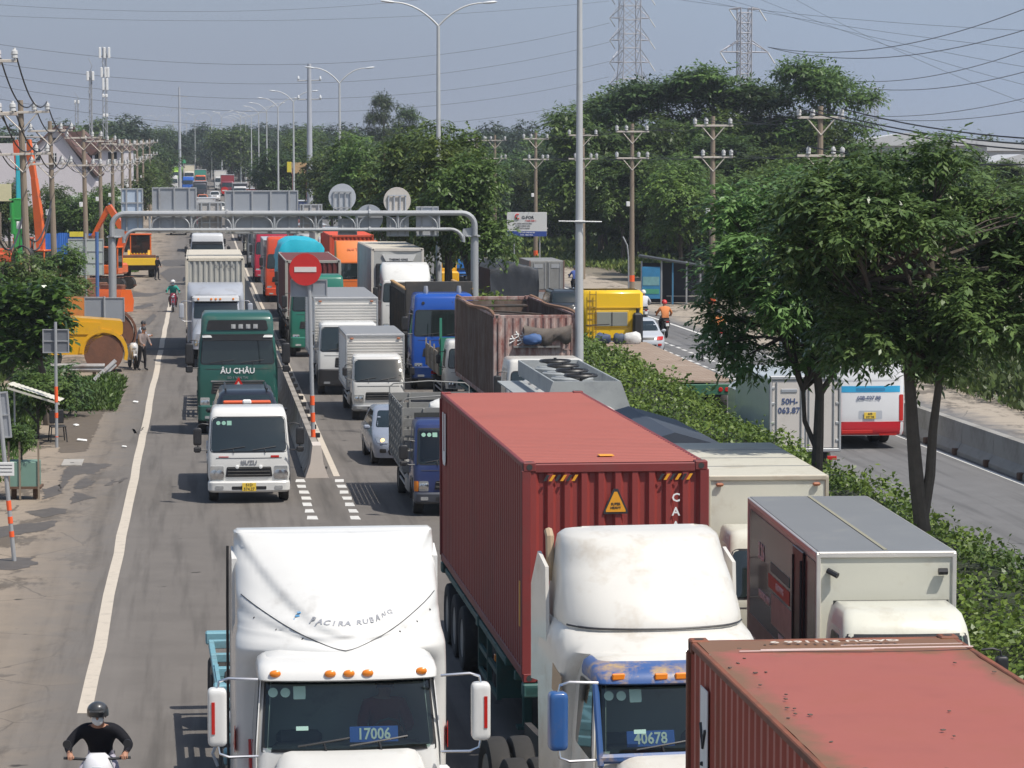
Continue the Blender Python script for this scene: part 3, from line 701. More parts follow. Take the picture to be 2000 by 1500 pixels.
    if trailer_m:
        b = MB()
        for sg in (-1, 1): b.box((sg * .4, yb + 1.6, .8), (.09, 5.6, .25))
        b.build('chassis_rail', M['chassis'], E)
        for yy in (yb + 1.6, yb + 2.95): axle(E, yy, 1.22, wr, .27, True)
        b = MB(); b.box((0, yb + 2.2, 1.08), (1.0, 1.0, .12), .03); b.build('fifth_wheel', M['chassis'], E)
        b = MB(); b.box((0, yb + .35, .95), (1.1, .5, .05)); b.build('deck_plate', M['alu_dark'], E)
    if code:
        b = MB(); b.box((0, 0, 0), (code[2], .02, .17), .004); o = b.build('code_card', mat('blue_card', (.04, .12, .5), .5), E); o.location = (code[1], .20, z0 + .10); o.rotation_euler = (-.3, 0, 0)
        text('code_digits', code[0], .17, M['white'], o, (0, -.013, -.002), sx=.85)
    if sticker:
        for (x, zz, k) in ((-.80, z1 - .14, 0), (-.67, z1 - .14, 0), (-.52, z1 - .14, 1), (-.5, 2.12, 2)):
            b = MB()
            if k == 0: b.lathe([(0, .052), (-.003, .052)], 'y', (0, 0, 0), 14)
            else: b.box((0, 0, 0), (.13, .003, .14 if k == 1 else .045))
            o = b.build('sticker', mat('sticker_pale', (.30, .46, .40), .5), E); o.location = (x, S.fy(x, zz) - .02, zz); o.rotation_euler = (-.34, 0, 0)
    return S, V, F, fr

# ------------------------------------------------------------------ ground, roads, markings
def roadmat(name, base, dust, q_dust, side=-1, dirtmix=.5):
    m = bpy.data.materials.new(name); m.use_nodes = True; nt = m.node_tree; b = nt.nodes['Principled BSDF']
    co = nt.nodes.new('ShaderNodeTexCoord').outputs['Object']
    dot = nt.nodes.new('ShaderNodeVectorMath'); dot.operation = 'DOT_PRODUCT'; dot.inputs[1].default_value = (1, K, 0); nt.links.new(co, dot.inputs[0])
    q = dot.outputs['Value']
    fine = _noise(nt, co, 60, 3, .7); mid = _noise(nt, co, .9, 6, .65)
    rot = nt.nodes.new('ShaderNodeMapping'); rot.inputs['Rotation'].default_value = (0, 0, -RZ); nt.links.new(co, rot.inputs[0])
    strk = _noise(nt, rot.outputs[0], 1.5, 5, .6, (1.6, .06, 1)); strk2 = _noise(nt, rot.outputs[0], .6, 4, .6, (1.0, .02, 1))
    a = _mix(nt, tuple(x * .76 for x in base), tuple(x * 1.26 for x in base), mid)
    a = _mix(nt, a, tuple(x * .62 for x in base), _ramp(nt, strk, .49, .70))
    a = _mix(nt, a, tuple(x * 1.35 + .01 for x in base), _ramp(nt, strk2, .56, .8))
    # dusty verge
    ml = nt.nodes.new('ShaderNodeMath'); ml.operation = 'MULTIPLY_ADD'; ml.inputs[1].default_value = 2.4; nt.links.new(mid, ml.inputs[0]); nt.links.new(q, ml.inputs[2])
    f = _ramp(nt, ml.outputs[0], q_dust[0] + 1.2, q_dust[1] + 1.2)
    d = _mix(nt, tuple(x * .85 for x in dust), tuple(x * 1.15 for x in dust), _noise(nt, co, 2.5, 6, .7))
    st = _ramp(nt, _noise(nt, co, .5, 9, .74, (1, .4, 1)), .525, .575)
    d = _mix(nt, d, tuple(x * .42 for x in dust), st)
    cr = nt.nodes.new('ShaderNodeTexVoronoi'); cr.feature = 'DISTANCE_TO_EDGE'; cr.inputs['Scale'].default_value = .42
    dm = nt.nodes.new('ShaderNodeMixRGB'); dm.inputs[0].default_value = .12; nt.links.new(co, dm.inputs[1])
    nn = nt.nodes.new('ShaderNodeTexNoise'); nn.inputs['Scale'].default_value = 1.5; nt.links.new(co, nn.inputs['Vector']); nt.links.new(nn.outputs['Color'], dm.inputs[2]); nt.links.new(dm.outputs[0], cr.inputs['Vector'])
    cf = nt.nodes.new('ShaderNodeMath'); cf.operation = 'LESS_THAN'; cf.inputs[1].default_value = .006; nt.links.new(cr.outputs['Distance'], cf.inputs[0])
    d = _mix(nt, d, tuple(x * .5 for x in dust), cf.outputs[0])
    out = _mix(nt, a, d, f)
    # oil spots and grain
    out = _mix(nt, out, tuple(x * .35 for x in base), _ramp(nt, _noise(nt, co, 1.7, 3, .55), .70, .76))
    g = nt.nodes.new('ShaderNodeMix'); g.data_type = 'RGBA'; g.blend_type = 'MULTIPLY'; g.inputs[0].default_value = .55
    nt.links.new(out, g.inputs[6]); nt.links.new(_mrc(nt, fine), g.inputs[7]); nt.links.new(g.outputs[2], b.inputs['Base Color'])
    b.inputs['Roughness'].default_value = .88; b.inputs['Specular IOR Level'].default_value = .3
    bn = nt.nodes.new('ShaderNodeBump'); bn.inputs['Strength'].default_value = .35; bn.inputs['Distance'].default_value = .01; nt.links.new(fine, bn.inputs['Height']); nt.links.new(bn.outputs[0], b.inputs['Normal'])
    return m
def _mrc(nt, f):
    m = nt.nodes.new('ShaderNodeMapRange'); m.inputs[1].default_value = .3; m.inputs[2].default_value = .7; m.inputs[3].default_value = .7; m.inputs[4].default_value = 1.25
    nt.links.new(f, m.inputs[0]); c = nt.nodes.new('ShaderNodeCombineColor')
    for i in range(3): nt.links.new(m.outputs[0], c.inputs[i])
    return c.outputs[0]
YS = [12, 25, 40, 60, 80, 100, 125, 150, 180, 215, 250, 270, 290, 315, 340, 370, 400, 450, 500, 560, 620, 700, 800, 900, 1050]
def ribbon(name, q0, q1, Y0, Y1, m, dz, wob=0, kind='structure', step=None, label=None):
    ys = [Y0] + [y for y in (YS if not step else np.arange(Y0 + step, Y1, step)) if Y0 < y < Y1] + [Y1]
    b = MB(); P = []
    for y in ys:
        a = wob * (rnd.random() - .5); P.append([W(q0 + a, y, dz), W(q1 + a + wob * .3 * (rnd.random() - .5), y, dz)])
    b.grid(P); return b.build(name, m, None, ang=0, kind=kind)
gm = mat('earth', (.17, .14, .105), .95, var=.3, vs=.15, dirt=.5, dcol=(.05, .075, .03), ds=.12, bump=.4, bs=3)
b = MB(); ysl = [-60, 10] + YS[1:] + [1600, 3900]
b.grid([[Vector((x, y, zr(y) - .04)) for x in (-1700, -600, -150, -50, -20, 0, 20, 50, 150, 600, 1700)] for y in ysl]); b.build('ground', gm, None, ang=0, kind='structure')
asph = roadmat('asphalt_left', (.148, .134, .121), (.29, .237, .182), (-2.0, -4.4))
ribbon('road', -9.5, 11.4, 12, 900, asph, 0)
# the dust mixing runs from q=-2 (none) to -4.4 (full)
asph2 = roadmat('asphalt_right', (.15, .148, .148), (.36, .31, .25), (24.2, 25.4))
ribbon('road', 14.2, 28.5, 12, 420, asph2, -.008)
ribbon('verge', 28.5, 31, 60, 260, mat('verge_soil', (.20, .17, .13), .95, var=.25, vs=.6, dirt=.5, dcol=(.07, .09, .04)), -.015)
ribbon('median', 11.4, 14.2, 12, 420, mat('median_soil', (.10, .085, .06), .95, var=.3), .06)
lm = mat('road_paint', (.52, .46, .38), .75, var=.12, vs=2, dirt=.42, dcol=(.22, .2, .17), ds=4)
lm2 = mat('road_paint_white', (.62, .61, .58), .7, var=.1, vs=2, dirt=.35, dcol=(.2, .19, .18), ds=4)
ribbon('edge_line', -1.86, -1.64, 43.4, 190, lm, .004, wob=.04, step=3)
ribbon('edge_line', 3.44, 3.60, 76.8, 420, lm, .004, wob=.04, step=5)
ribbon('edge_line', 14.75, 14.9, 30, 300, lm2, -.002, step=10)
ribbon('edge_line', 23.8, 23.98, 40, 420, lm2, -.002, step=10)
ribbon('edge_line', 20.75, 20.9, 30, 98, lm2, -.002, step=10)
def dash(q, y, w=.19, l=.62, m=lm2, dz=.004):
    b = MB(); e = [(rnd.random() - .5) * .05 for _ in range(8)]
    b.add([W(q - w / 2 + e[0], y + e[1], dz), W(q + w / 2 + e[2], y + e[3], dz), W(q + w / 2 + e[4], y + l + e[5], dz), W(q - w / 2 + e[6], y + l + e[7], dz)], [(0, 1, 2, 3)])
    b.build('road_dash', m, None, ang=0, kind='structure')
for i in range(7):
    dash(2.52, 67.4 + i * 1.33, .22, .68); dash(3.52, 67.4 + i * 1.33, .22, .68)
for i in range(34):
    dash(20.2, 99 + i * 1.75, .16, 1.0, lm2, -.002); dash(21.1, 99 + i * 1.75, .16, 1.0, lm2, -.002)

def stain_or_shadow(name, pts, m, dz=.005):
    P = [PT(u, v, dz) for u, v in pts]; out = []; g = random.Random(len(pts) * 7 + int(pts[0][0]))
    for i, p in enumerate(P):
        q = P[(i + 1) % len(P)]; L = (q - p).length; n = max(2, int(L / .18))
        for k in range(n): r = p.lerp(q, k / n); out.append((r.x + g.uniform(-.06, .06), r.y + g.uniform(-.14, .14), dz))
    b = MB(); b.add(out, [tuple(range(len(out)))]); b.build(name, m, None, ang=0, kind='structure')
wet = mat('damp_dirt', (.095, .082, .07), .6, var=.25, vs=2, dirt=.5, dcol=(.14, .12, .10), ds=2); deb = mat('debris_soil', (.13, .105, .08), .95, var=.4, vs=3, dirt=.7, dcol=(.05, .04, .035), ds=3, bump=.8, bs=9)
stain_or_shadow('debris_patch', [(112, 798), (205, 795), (192, 830), (168, 882), (118, 884), (108, 840)], deb)
for p_ in ([(118, 935), (128, 915), (150, 900), (165, 904), (190, 905), (222, 908), (200, 915), (185, 926), (165, 925), (142, 930), (126, 950), (116, 962)], [(85, 955), (116, 946), (120, 965), (84, 976)], [(145, 955), (150, 940), (166, 933), (185, 940), (175, 948), (160, 955)], [(135, 985), (145, 960), (165, 965), (190, 972), (165, 976), (150, 981)],
           [(-10, 1030), (60, 1022), (110, 1016), (113, 1025), (80, 1036), (30, 1045), (-10, 1052)], [(50, 1000), (100, 992), (131, 994), (125, 1003), (80, 1011)], [(-10, 1095), (30, 1088), (60, 1090), (71, 1101), (40, 1111), (-10, 1113)], [(205, 946), (222, 936), (226, 939), (212, 949)], [(226, 940), (245, 932), (248, 935), (232, 944)],
           [(312, 512), (330, 504), (360, 500), (372, 508), (356, 519), (322, 520)], [(312, 534), (330, 524), (366, 522), (362, 548), (330, 551)], [(238, 575), (262, 571), (296, 573), (330, 568), (292, 579), (252, 580)], [(255, 600), (296, 592), (300, 597), (270, 604)], [(278, 630), (300, 612), (306, 618), (290, 634)]):
    stain_or_shadow('damp_patch', p_, wet)
stain_or_shadow('painted_gantry_shadow', [(286, 680), (395, 678), (395, 682), (286, 684)], mat('gantry_shadow_paint', (.04, .038, .036), .7, var=.2))  # dark strip painted on the road as the gantry's cast shadow
stain_or_shadow('tyre_mark', [(258, 838), (266, 846), (268, 845), (260, 837)], wet); stain_or_shadow('tyre_mark', [(268, 846), (278, 834), (280, 836), (270, 848)], wet)

# ------------------------------------------------------------------ barriers
def barrier(q, Y0, Y1, L, prof, m, label, name='concrete_barrier', holes=False, endm=None):
    E = thing(name, label, 'road barrier', W(q, Y0), RZ); Ll = L / math.cos(RZ)
    b = MB(); b.prism(prof, 1, 0, Ll - .03); ob = b.build('barrier_block', m, E, 25); n = int((Y1 - Y0) / L); me = ob.data
    for i in range(1, n):
        o = link('barrier_block', me, E); o.location = (0, i * Ll, 0)
        if holes or True:
            pass
    if holes:
        h = MB(); h.box((-.30, .02, .1), (.16, .22, .18), .02); ho = h.build('drain_slot', mat('rust_dark', (.09, .05, .035), .9), E); ho.location = (-.02, 0, 0)
        for i in range(1, n): o = link('drain_slot', ho.data, E); o.location = (-.02, i * Ll, 0)
    return E
pj = [(-.28, 0), (.28, 0), (.28, .09), (.13, .36), (.08, .85), (-.08, .85), (-.13, .36), (-.28, .09)]
mb_ = mat('barrier_dusty', (.34, .31, .27), .9, var=.2, vs=1.2, dirt=.75, dcol=(.10, .085, .07), ds=1.0, bump=.4)
barrier(2.95, 77.3, 245, 2.0, pj, mb_, 'dusty concrete barrier dividing the left lane from the truck queue')
E = thing('barrier_end', 'pale flared concrete end block at the near tip of the dusty barrier', 'barrier block', W(2.98, 76.4), RZ)
b = MB(); b.grid([[(-.30, 0, 0), (-.17, .02, .38), (-.11, .03, .84), (.11, .03, .84), (.17, .02, .38), (.30, 0, 0)], [(-.30, .88, 0), (-.17, .88, .38), (-.11, .88, .86), (.11, .88, .86), (.17, .88, .38), (.30, .88, 0)]], flip=True)
b.add([(-.30, 0, 0), (-.17, .02, .38), (-.11, .03, .84), (.11, .03, .84), (.17, .02, .38), (.30, 0, 0)], [(0, 5, 4, 3, 2, 1)]); b.build('barrier_face', mat('barrier_pale', (.55, .49, .44), .85, var=.1, dirt=.2), E)
E = thing('reflector_row', 'row of small black reflectors bolted to the dusty barrier', 'reflectors', W(3.1, 80), RZ)
b = MB(); b.box((0, 0, 0), (.22, .06, .13), .01); o = b.build('reflector', M['black'], E); o.location = (0, 0, .78)
for i in range(1, 14): c = link('reflector', o.data, E); c.location = (0, i * 2.6, .78)
pr = [(-.30, 0), (.30, 0), (.30, .12), (.16, .34), (.13, .90), (-.13, .90), (-.16, .34), (-.30, .12)]
barrier(21.35, 33, 101, 3.3, pr, mat('barrier_grey', (.30, .29, .27), .9, var=.15, vs=.8, dirt=.6, dcol=(.13, .12, .10), ds=.8, bump=.3), 'grey concrete barrier with rusty drain slots beside the motorbike lane', holes=True)
for i, y in enumerate((104, 109, 115, 122)):
    E = thing('delineator_post', ('thin dark delineator post nearest the end of the grey barrier', 'thin dark delineator post, second from the grey barrier end', 'thin dark delineator post, third from the grey barrier end', 'thin dark delineator post farthest from the grey barrier end')[i], 'post', W(20.65, y), 0, 'delineator posts along the dashed lines')
    b = MB(); b.tube([(0, 0, 0), (0, 0, .8)], .045, 8); b.build('post', M['ink'], E); b = MB(); b.box((0, 0, 0), (.2, .2, .03)); b.build('base_plate', M['rubber'], E)

# ------------------------------------------------------------------ foliage
def leafmesh(name, C, D, N, L, Wd, m, core=None):
    C = np.asarray(C, np.float32); D = np.asarray(D, np.float32); N = np.asarray(N, np.float32)
    D /= np.linalg.norm(D, axis=1, keepdims=True) + 1e-9
    Sd = np.cross(D, N); Sd /= np.linalg.norm(Sd, axis=1, keepdims=True) + 1e-9
    L = np.asarray(L, np.float32).reshape(-1, 1); Wd = np.asarray(Wd, np.float32).reshape(-1, 1)
    dr = np.array([0, 0, -.18], np.float32)
    V = np.stack([C, C + D * L * .5 + Sd * Wd * .5 + dr * L * .3, C + D * L + dr * L, C + D * L * .5 - Sd * Wd * .5 + dr * L * .3], 1).reshape(-1, 3)
    n = len(C); F = np.arange(n * 4, dtype=np.int32); nv = n * 4; starts = np.arange(n, dtype=np.int32) * 4; tot = np.full(n, 4, np.int32); mi = np.zeros(n, np.int32)
    if core is not None:
        cv, cf = core; cf = np.asarray(cf, np.int32); V = np.vstack([V, np.asarray(cv, np.float32)]); F = np.concatenate([F, (cf + nv).reshape(-1)])
        starts = np.concatenate([starts, n * 4 + np.arange(len(cf), dtype=np.int32) * 4]); tot = np.concatenate([tot, np.full(len(cf), 4, np.int32)]); mi = np.concatenate([mi, np.ones(len(cf), np.int32)])
    me = bpy.data.meshes.new(name); me.vertices.add(len(V)); me.vertices.foreach_set('co', V.reshape(-1).astype(np.float32))
    me.loops.add(len(F)); me.loops.foreach_set('vertex_index', F); me.polygons.add(len(starts)); me.polygons.foreach_set('loop_start', starts)
    try: me.polygons.foreach_set('loop_total', tot)
    except Exception: pass
    ms = m if isinstance(m, (list, tuple)) else [m]
    for x in ms: me.materials.append(x)
    if len(ms) > 1: me.polygons.foreach_set('material_index', mi)
    me.update(); me.validate(); return me
def crownmesh(name, lobes, ns, leaf, m, seed, per=9, spray=.5, asp=.42, droop=.35, layered=False, surf=.55):
    g = np.random.default_rng(seed); lb = np.array(lobes, float); vol = (lb[:, 3] * lb[:, 4] * lb[:, 5]) ** .7; pr_ = vol / vol.sum()
    k = g.choice(len(lb), ns, p=pr_); u = g.normal(size=(ns, 3)); u /= np.linalg.norm(u, axis=1, keepdims=True)
    r = surf + (1 - surf) * g.random(ns); r = np.where(g.random(ns) < .22, r * g.random(ns), r) * (1 + .12 * g.normal(size=ns))
    P = lb[k, :3] + u * r[:, None] * lb[k, 3:6]
    out = u * .8 + g.normal(size=(ns, 3)) * .45; out[:, 2] = out[:, 2] * .5 + .1 - droop * g.random(ns); out /= np.linalg.norm(out, axis=1, keepdims=True)
    t = np.linspace(0, 1, per); Ln = spray * (.6 + .7 * g.random(ns))
    C = P[:, None, :] + out[:, None, :] * (Ln[:, None, None] * t[None, :, None]); C[:, :, 2] -= (t[None, :] ** 2) * Ln[:, None] * droop
    side = np.cross(out, [0, 0, 1.0]); side /= np.linalg.norm(side, axis=1, keepdims=True) + 1e-6
    sg = np.where(np.arange(per) % 2 == 0, 1, -1)
    D = out[:, None, :] * .6 + side[:, None, :] * sg[None, :, None] * .8 + g.normal(size=(ns, per, 3)) * .28; D[:, :, 2] -= droop * .7
    N = np.zeros((ns, per, 3)); N[:, :, 2] = 1; N += g.normal(size=N.shape) * (.28 if not layered else .18) + u[:, None, :] * .25
    n = ns * per; Lf = leaf * (.65 + .7 * g.random(n))
    return leafmesh(name, C.reshape(n, 3), D.reshape(n, 3), N.reshape(n, 3), Lf, Lf * asp, m)
def trunkmesh(name, path, r0, limbs, m, n=8):
    b = MB(); k = len(path); b.tube(path, [r0 * (1.25 if i == 0 else 1 - .55 * i / (k - 1)) for i in range(k)], n)
    for (a, e, r) in limbs:
        a = Vector(a); e = Vector(e); mid = (a + e) / 2 + Vector((rnd.uniform(-.2, .2), rnd.uniform(-.2, .2), rnd.uniform(-.05, .35)))
        b.tube([a, mid, e], [r, r * .65, r * .25], 6)
    o = b.build(name, m, None); me = o.data; bpy.data.objects.remove(o); return me
LG = leafmat('leaf_mid', (.066, .112, .026), (.135, .195, .048), (.044, .078, .022), trans=.3)
LB = leafmat('leaf_bright', (.078, .130, .026), (.155, .215, .042), (.055, .098, .022), .4)
LD = leafmat('leaf_dark', (.040, .074, .022), (.088, .136, .036), (.032, .058, .02))
LO = leafmat('leaf_olive', (.092, .165, .050), (.175, .27, .085), (.066, .122, .040), .7, trans=.28, rough=.36)
LHZ = leafmat('leaf_hazed', (.036, .060, .034), (.062, .090, .050), (.03, .05, .032))  # distance haze put into the leaf colour of the far trees
TV = {}
def variant(key, H, lobes, ns, leaf, m, seed, limbs, r0=.18, **kw):
    cm = crownmesh('crown', lobes, ns, leaf, m, seed, **kw)
    top = max(l[2] for l in lobes); path = [(0, 0, 0), (.05, .03, H * .2), (-.04, .05, H * .4), (.08, -.05, H * .62), (0, 0, H * .8)]
    tm_ = trunkmesh('trunk', path, r0, limbs, M['bark']); TV[key] = (tm_, cm)
def blobs(seed, n, R0, z0, z1, r, flat=1.0, taper=.3):
    g = random.Random(seed); out = []
    for i in range(n):
        a = g.random() * 6.283; zz = g.random(); rr = R0 * math.sqrt(g.random()) * (1 - taper * abs(zz - .4))
        s = r * g.uniform(.65, 1.25); out.append((rr * math.cos(a), rr * math.sin(a), lerp(z0, z1, zz), s, s, s * flat))
    return out
def lim(lobes, n=9, zt=.45):
    return [((0, 0, l[2] * zt), (l[0] * .8, l[1] * .8, l[2] - l[5] * .3), .07) for l in lobes[:n]]
for i, sd_ in enumerate((11, 23, 37)):
    lb = blobs(sd_, 16, 2.6, 3.2, 7.8, 1.35, .8); variant('mid%d' % i, 9, lb, 1700, .30, LG, sd_, lim(lb), per=7, spray=.7, asp=.5)
for i, sd_ in enumerate((61, 67)):
    lb = blobs(sd_, 15, 1.9, 4.9, 8.6, 1.2, .85); variant('high%d' % i, 9, lb, 1700, .28, (LB, LG)[i], sd_, lim(lb), per=7, spray=.6, asp=.5)
for i, sd_ in enumerate((5, 8)):
    lb = blobs(sd_, 14, 2.3, 3.4, 7.4, 1.25, .75); variant('bright%d' % i, 8.5, lb, 1500, .30, LB, sd_, lim(lb), per=7, spray=.7, asp=.5)
for i, sd_ in enumerate((3, 17)):
    lb = blobs(sd_, 34, 5.2, 4.5, 14.2, 2.0, .22, .5); variant('layer%d' % i, 15, lb, 3000, .46, LD if i else LG, sd_, lim(lb, 16, .6), r0=.4, per=7, spray=1.1, asp=.45, droop=.1, layered=True)
for i, sd_ in enumerate((41, 43, 47)):
    lb = blobs(sd_, 12, 3.2, 3.0, 9.5, 1.8, .8); variant('far%d' % i, 11, lb, 1100, .46, (LHZ, LG, LD)[i], sd_, lim(lb, 5), per=6, spray=1.2, asp=.6)
lb = blobs(51, 9, 1.5, 1.2, 3.2, .8, .8); variant('bush0', 3.2, lb, 700, .24, LG, 51, lim(lb, 5), r0=.08, per=7, spray=.4, asp=.5)
lb = blobs(52, 11, 2.4, .6, 2.6, 1.0, .75); variant('bush1', 2.8, lb, 900, .26, LD, 52, lim(lb, 5), r0=.08, per=7, spray=.5, asp=.5)
def tree(key, x, y, s, label, rz=None, group=None, name='tree', sz=None, z=None):
    E = thing(name, label, 'tree' if 'tree' in name else 'shrub', (x, y, zr(y) if z is None else z), rnd.random() * 6.28 if rz is None else rz, group)
    E.scale = (s, s, s * (sz or 1)); t, c = TV[key]
    link('trunk', t, E); link('crown', c, E); return E
def uq(q, y): return q - K * y
# median trees of the mid distance
medt = [(141, .95, 'high1', 'dark leafy tree right behind the far post of the gantry'), (146.5, 1.0, 'high0', 'leafy tree hiding the foot of the lamp post that reaches the top edge'), (152, .92, 'high0', 'leafy median tree behind the right post of the gantry'), (163, .96, 'mid0', 'broad median tree just left of the gantry end'), (177, 1.0, 'mid1', 'dark round median tree right of the square sign backs'), (192, .98, 'bright1', 'median tree behind the pale round sign back with bracket'),
        (208, 1.06, 'mid2', 'tallest rounded median tree in the middle of its row'), (226, 1.0, 'mid0', 'median tree behind the leftmost round sign back'), (246, 1.0, 'mid1', 'median tree left of the tall second lamp post'), (268, .95, 'mid2', 'small median tree at the far left end of the clump'), (292, .95, 'mid0', 'median tree by the small painted billboard')]
for y, s, k_, lab in medt: tree(k_, uq(12.9 if y > 148 else (12.7 if y < 143 else 12.3), y) + rnd.uniform(-.1, .1), y, s if y > 148 else s * .9, lab, sz=1.08 if y < 148 else 1.16, group='trees in the median beyond the gantry')
# tall layered trees right
tallt = [(8.2, 268, 1.02, 1.0, 'layer0', 'tall layered tree at the left end of the big grove'), (13.4, 262, 1.05, 1.0, 'layer1', 'tall layered tree second from the left in the grove'), (18.6, 262, 1.08, 1.05, 'layer0', 'tall layered tree in the middle of the grove'), (22.8, 258, 1.02, 1.0, 'layer1', 'tall layered tree below the narrower pylon'),
         (26.8, 252, .86, 1.35, 'layer0', 'tallest tree of the grove with a lone crown at its right end'), (16, 238, .82, .85, 'layer1', 'lower layered tree in front of the grove'), (10, 240, .78, .8, 'layer0', 'lower layered tree at the left front of the grove'), (22, 235, .8, .8, 'layer0', 'lower layered tree at the right front of the grove')]
for x, y, s, sz, k_, lab in tallt: tree(k_, x, y, s, lab, sz=sz * .98, group='tall layered trees of the grove')
for i, x_ in enumerate((7.5, 11.5, 16, 20.5, 25)): tree('mid%d' % (i % 3), x_, 250 + (i % 2) * 4, 1.42, 'dense dark crown filling the middle of the grove', group='dense crowns inside the grove')
# row along the verge right
rowt = []
for i in range(17):
    y = 150 + i * 9.5; q = 33.5 + (i % 3) * 2.2; rowt.append((uq(q, y), y, .92 + .12 * ((i * 7) % 5) / 4, ('mid%d' % (i % 3)) if i % 2 else 'bright%d' % (i // 2 % 2)))
names_r = ['round green roadside tree number %s from the bus shelter' % w for w in ()]
posw = ['nearest the shelter', 'second beyond the shelter', 'third beyond the shelter', 'fourth beyond the shelter', 'fifth beyond the shelter', 'sixth beyond the shelter', 'seventh beyond the shelter', 'eighth beyond the shelter', 'ninth beyond the shelter', 'tenth beyond the shelter', 'eleventh beyond the shelter', 'twelfth beyond the shelter', 'thirteenth beyond the shelter', 'fourteenth beyond the shelter', 'fifteenth beyond the shelter', 'sixteenth beyond the shelter', 'farthest beyond the shelter']
for i, (x, y, s, k_) in enumerate(rowt): tree(k_, x, y, s, 'green roadside tree on the right verge, ' + posw[i], group='roadside trees on the right verge')
for i in range(9):
    y = 178 + i * 17; tree('bush1', uq(39, y), y, 1.9, 'dark undergrowth shrub below the right verge trees', name='shrub', group='undergrowth below the verge trees')
    tree('mid%d' % (i % 3), uq(43 + (i % 2) * 3, y), y + 5, 1.05, 'dark tree deep in the wood behind the right verge', group='wood behind the right verge')
# far right
for i, (u, y, s, k_) in enumerate([(1900, 230, .60, 'layer1'), (1985, 215, .56, 'layer0'), (2035, 190, .8, 'mid1'), (1750, 230, .9, 'mid0'), (1830, 225, .85, 'mid2'), (1660, 240, .85, 'mid1'), (1950, 160, .9, 'mid0'), (1890, 150, .8, 'mid2'), (2010, 150, .8, 'bright0'), (1700, 190, .8, 'bright1'), (1780, 185, .8, 'mid2'), (1585, 200, .85, 'bright0'), (1500, 210, .9, 'mid1')]):
    tree(k_, (u - 1000) / FPX * y, y, s, 'tree standing beyond the grassy bank at the right of the photo', group='trees beyond the right bank')
# far centre and far left woods: rows of crowns
k_ = 0; g_ = random.Random(99)
for (u0, u1, y, s0, n, lab) in [(270, 640, 740, 1.14, 30, 'distant tree beyond the far end of the queue'), (440, 660, 640, 1.08, 14, 'distant median tree past the far queue'), (535, 625, 430, .98, 6, 'distant median tree along the far stretch of road'), (262, 318, 480, .95, 5, 'distant tree left of the far queue'), (590, 1160, 520, 1.12, 24, 'hazy distant tree on the skyline behind the median clump'), (610, 1130, 400, .93, 20, 'distant tree behind the median clump'),
                             (690, 1140, 330, .88, 15, 'tree behind the utility poles beyond the median clump'), (-60, 250, 420, 1.02, 13, 'dark tree behind the white house'), (140, 270, 560, 1.28, 6, 'distant tree behind the antenna masts'), (1560, 2100, 430, .95, 12, 'distant tree low on the right skyline')]:
    for i in range(n):
        u = lerp(u0, u1, (i + g_.uniform(.1, .9)) / n); yy = y * g_.uniform(.93, 1.07); k_ += 1
        tree('far%d' % (g_.choice((0, 0, 1, 2)) if y > 450 else g_.choice((1, 2, 0))), (u - 1000) / FPX * yy, yy, s0 * g_.uniform(.72, 1.15), lab, group=lab.replace('tree', 'trees', 1))
for u, y, s in ((750, 470, 1.9), (805, 450, 1.65)): tree('layer1', (u - 1000) / FPX * y, y, s * .30, 'taller skyline tree with a tiered crown left of the first lamp post' if u == 750 else 'second taller skyline tree just left of the first lamp post', group='tiered skyline trees', sz=2.0)
# left side greenery
for i, (u, y, s, k_, lab) in enumerate([(20, 240, .75, 'mid0', 'dark tree left of the green machine below the house'), (95, 255, .75, 'mid1', 'dark tree between the leaning arms and the house'), (150, 235, .72, 'mid2', 'dark tree in front of the white gable'), (185, 250, .7, 'mid0', 'dark tree behind the third utility pole'), (225, 270, .72, 'mid1', 'dark tree behind the tall white sign back'),
        (262, 330, .8, 'mid2', 'dark tree behind the gantry left end'), (285, 380, .85, 'mid0', 'dark tree left of the distant blue truck'), (305, 430, .85, 'mid1', 'dark tree by the distant green roof'),
        (5, 118, .55, 'mid1', 'dark roadside tree at the left frame edge'), (60, 112, .50, 'mid2', 'dark roadside tree around the nearest utility pole'), (95, 135, .50, 'mid0', 'dark thin tree in front of the pale panel sign'), (25, 100, .42, 'mid0', 'shrubby tree behind the large leaved tree')]):
    tree(k_, (u - 1000) / FPX * y, y, s, lab, group='trees along the left verge')

# big-leaved tree at the left
E = thing('almond_tree', 'large leaved glossy green tree on the left verge above the yellow roller', 'tree', ((70 - 1000) / FPX * 92, 92, 0), 0)
lb = [(0, 0, 3.6, 1.0, .9, .8), (-.9, .1, 3.4, .8, .8, .7), (.6, -.1, 3.2, .65, .7, .6), (-.3, 0, 2.8, 1.0, .8, .6), (.3, .2, 4.1, .7, .6, .5), (-1.1, 0, 4.0, .7, .7, .55), (-.6, -.2, 2.3, .7, .6, .4)]
link('crown', crownmesh('crown', lb, 420, .30, leafmat('leaf_big', (.045, .085, .018), (.10, .17, .035), (.035, .07, .016), .8, rough=.3), 77, per=7, spray=.28, asp=.55, droop=.1), E)
link('trunk', trunkmesh('trunk', [(.35, 0, 0), (.25, 0, 1.0), (.1, 0, 2.0), (0, 0, 3.4)], .14, [((.25, 0, 1.6), (-.9, 0, 3.2), .07), ((.1, 0, 2.2), (.6, 0, 3.2), .06)], M['bark']), E)

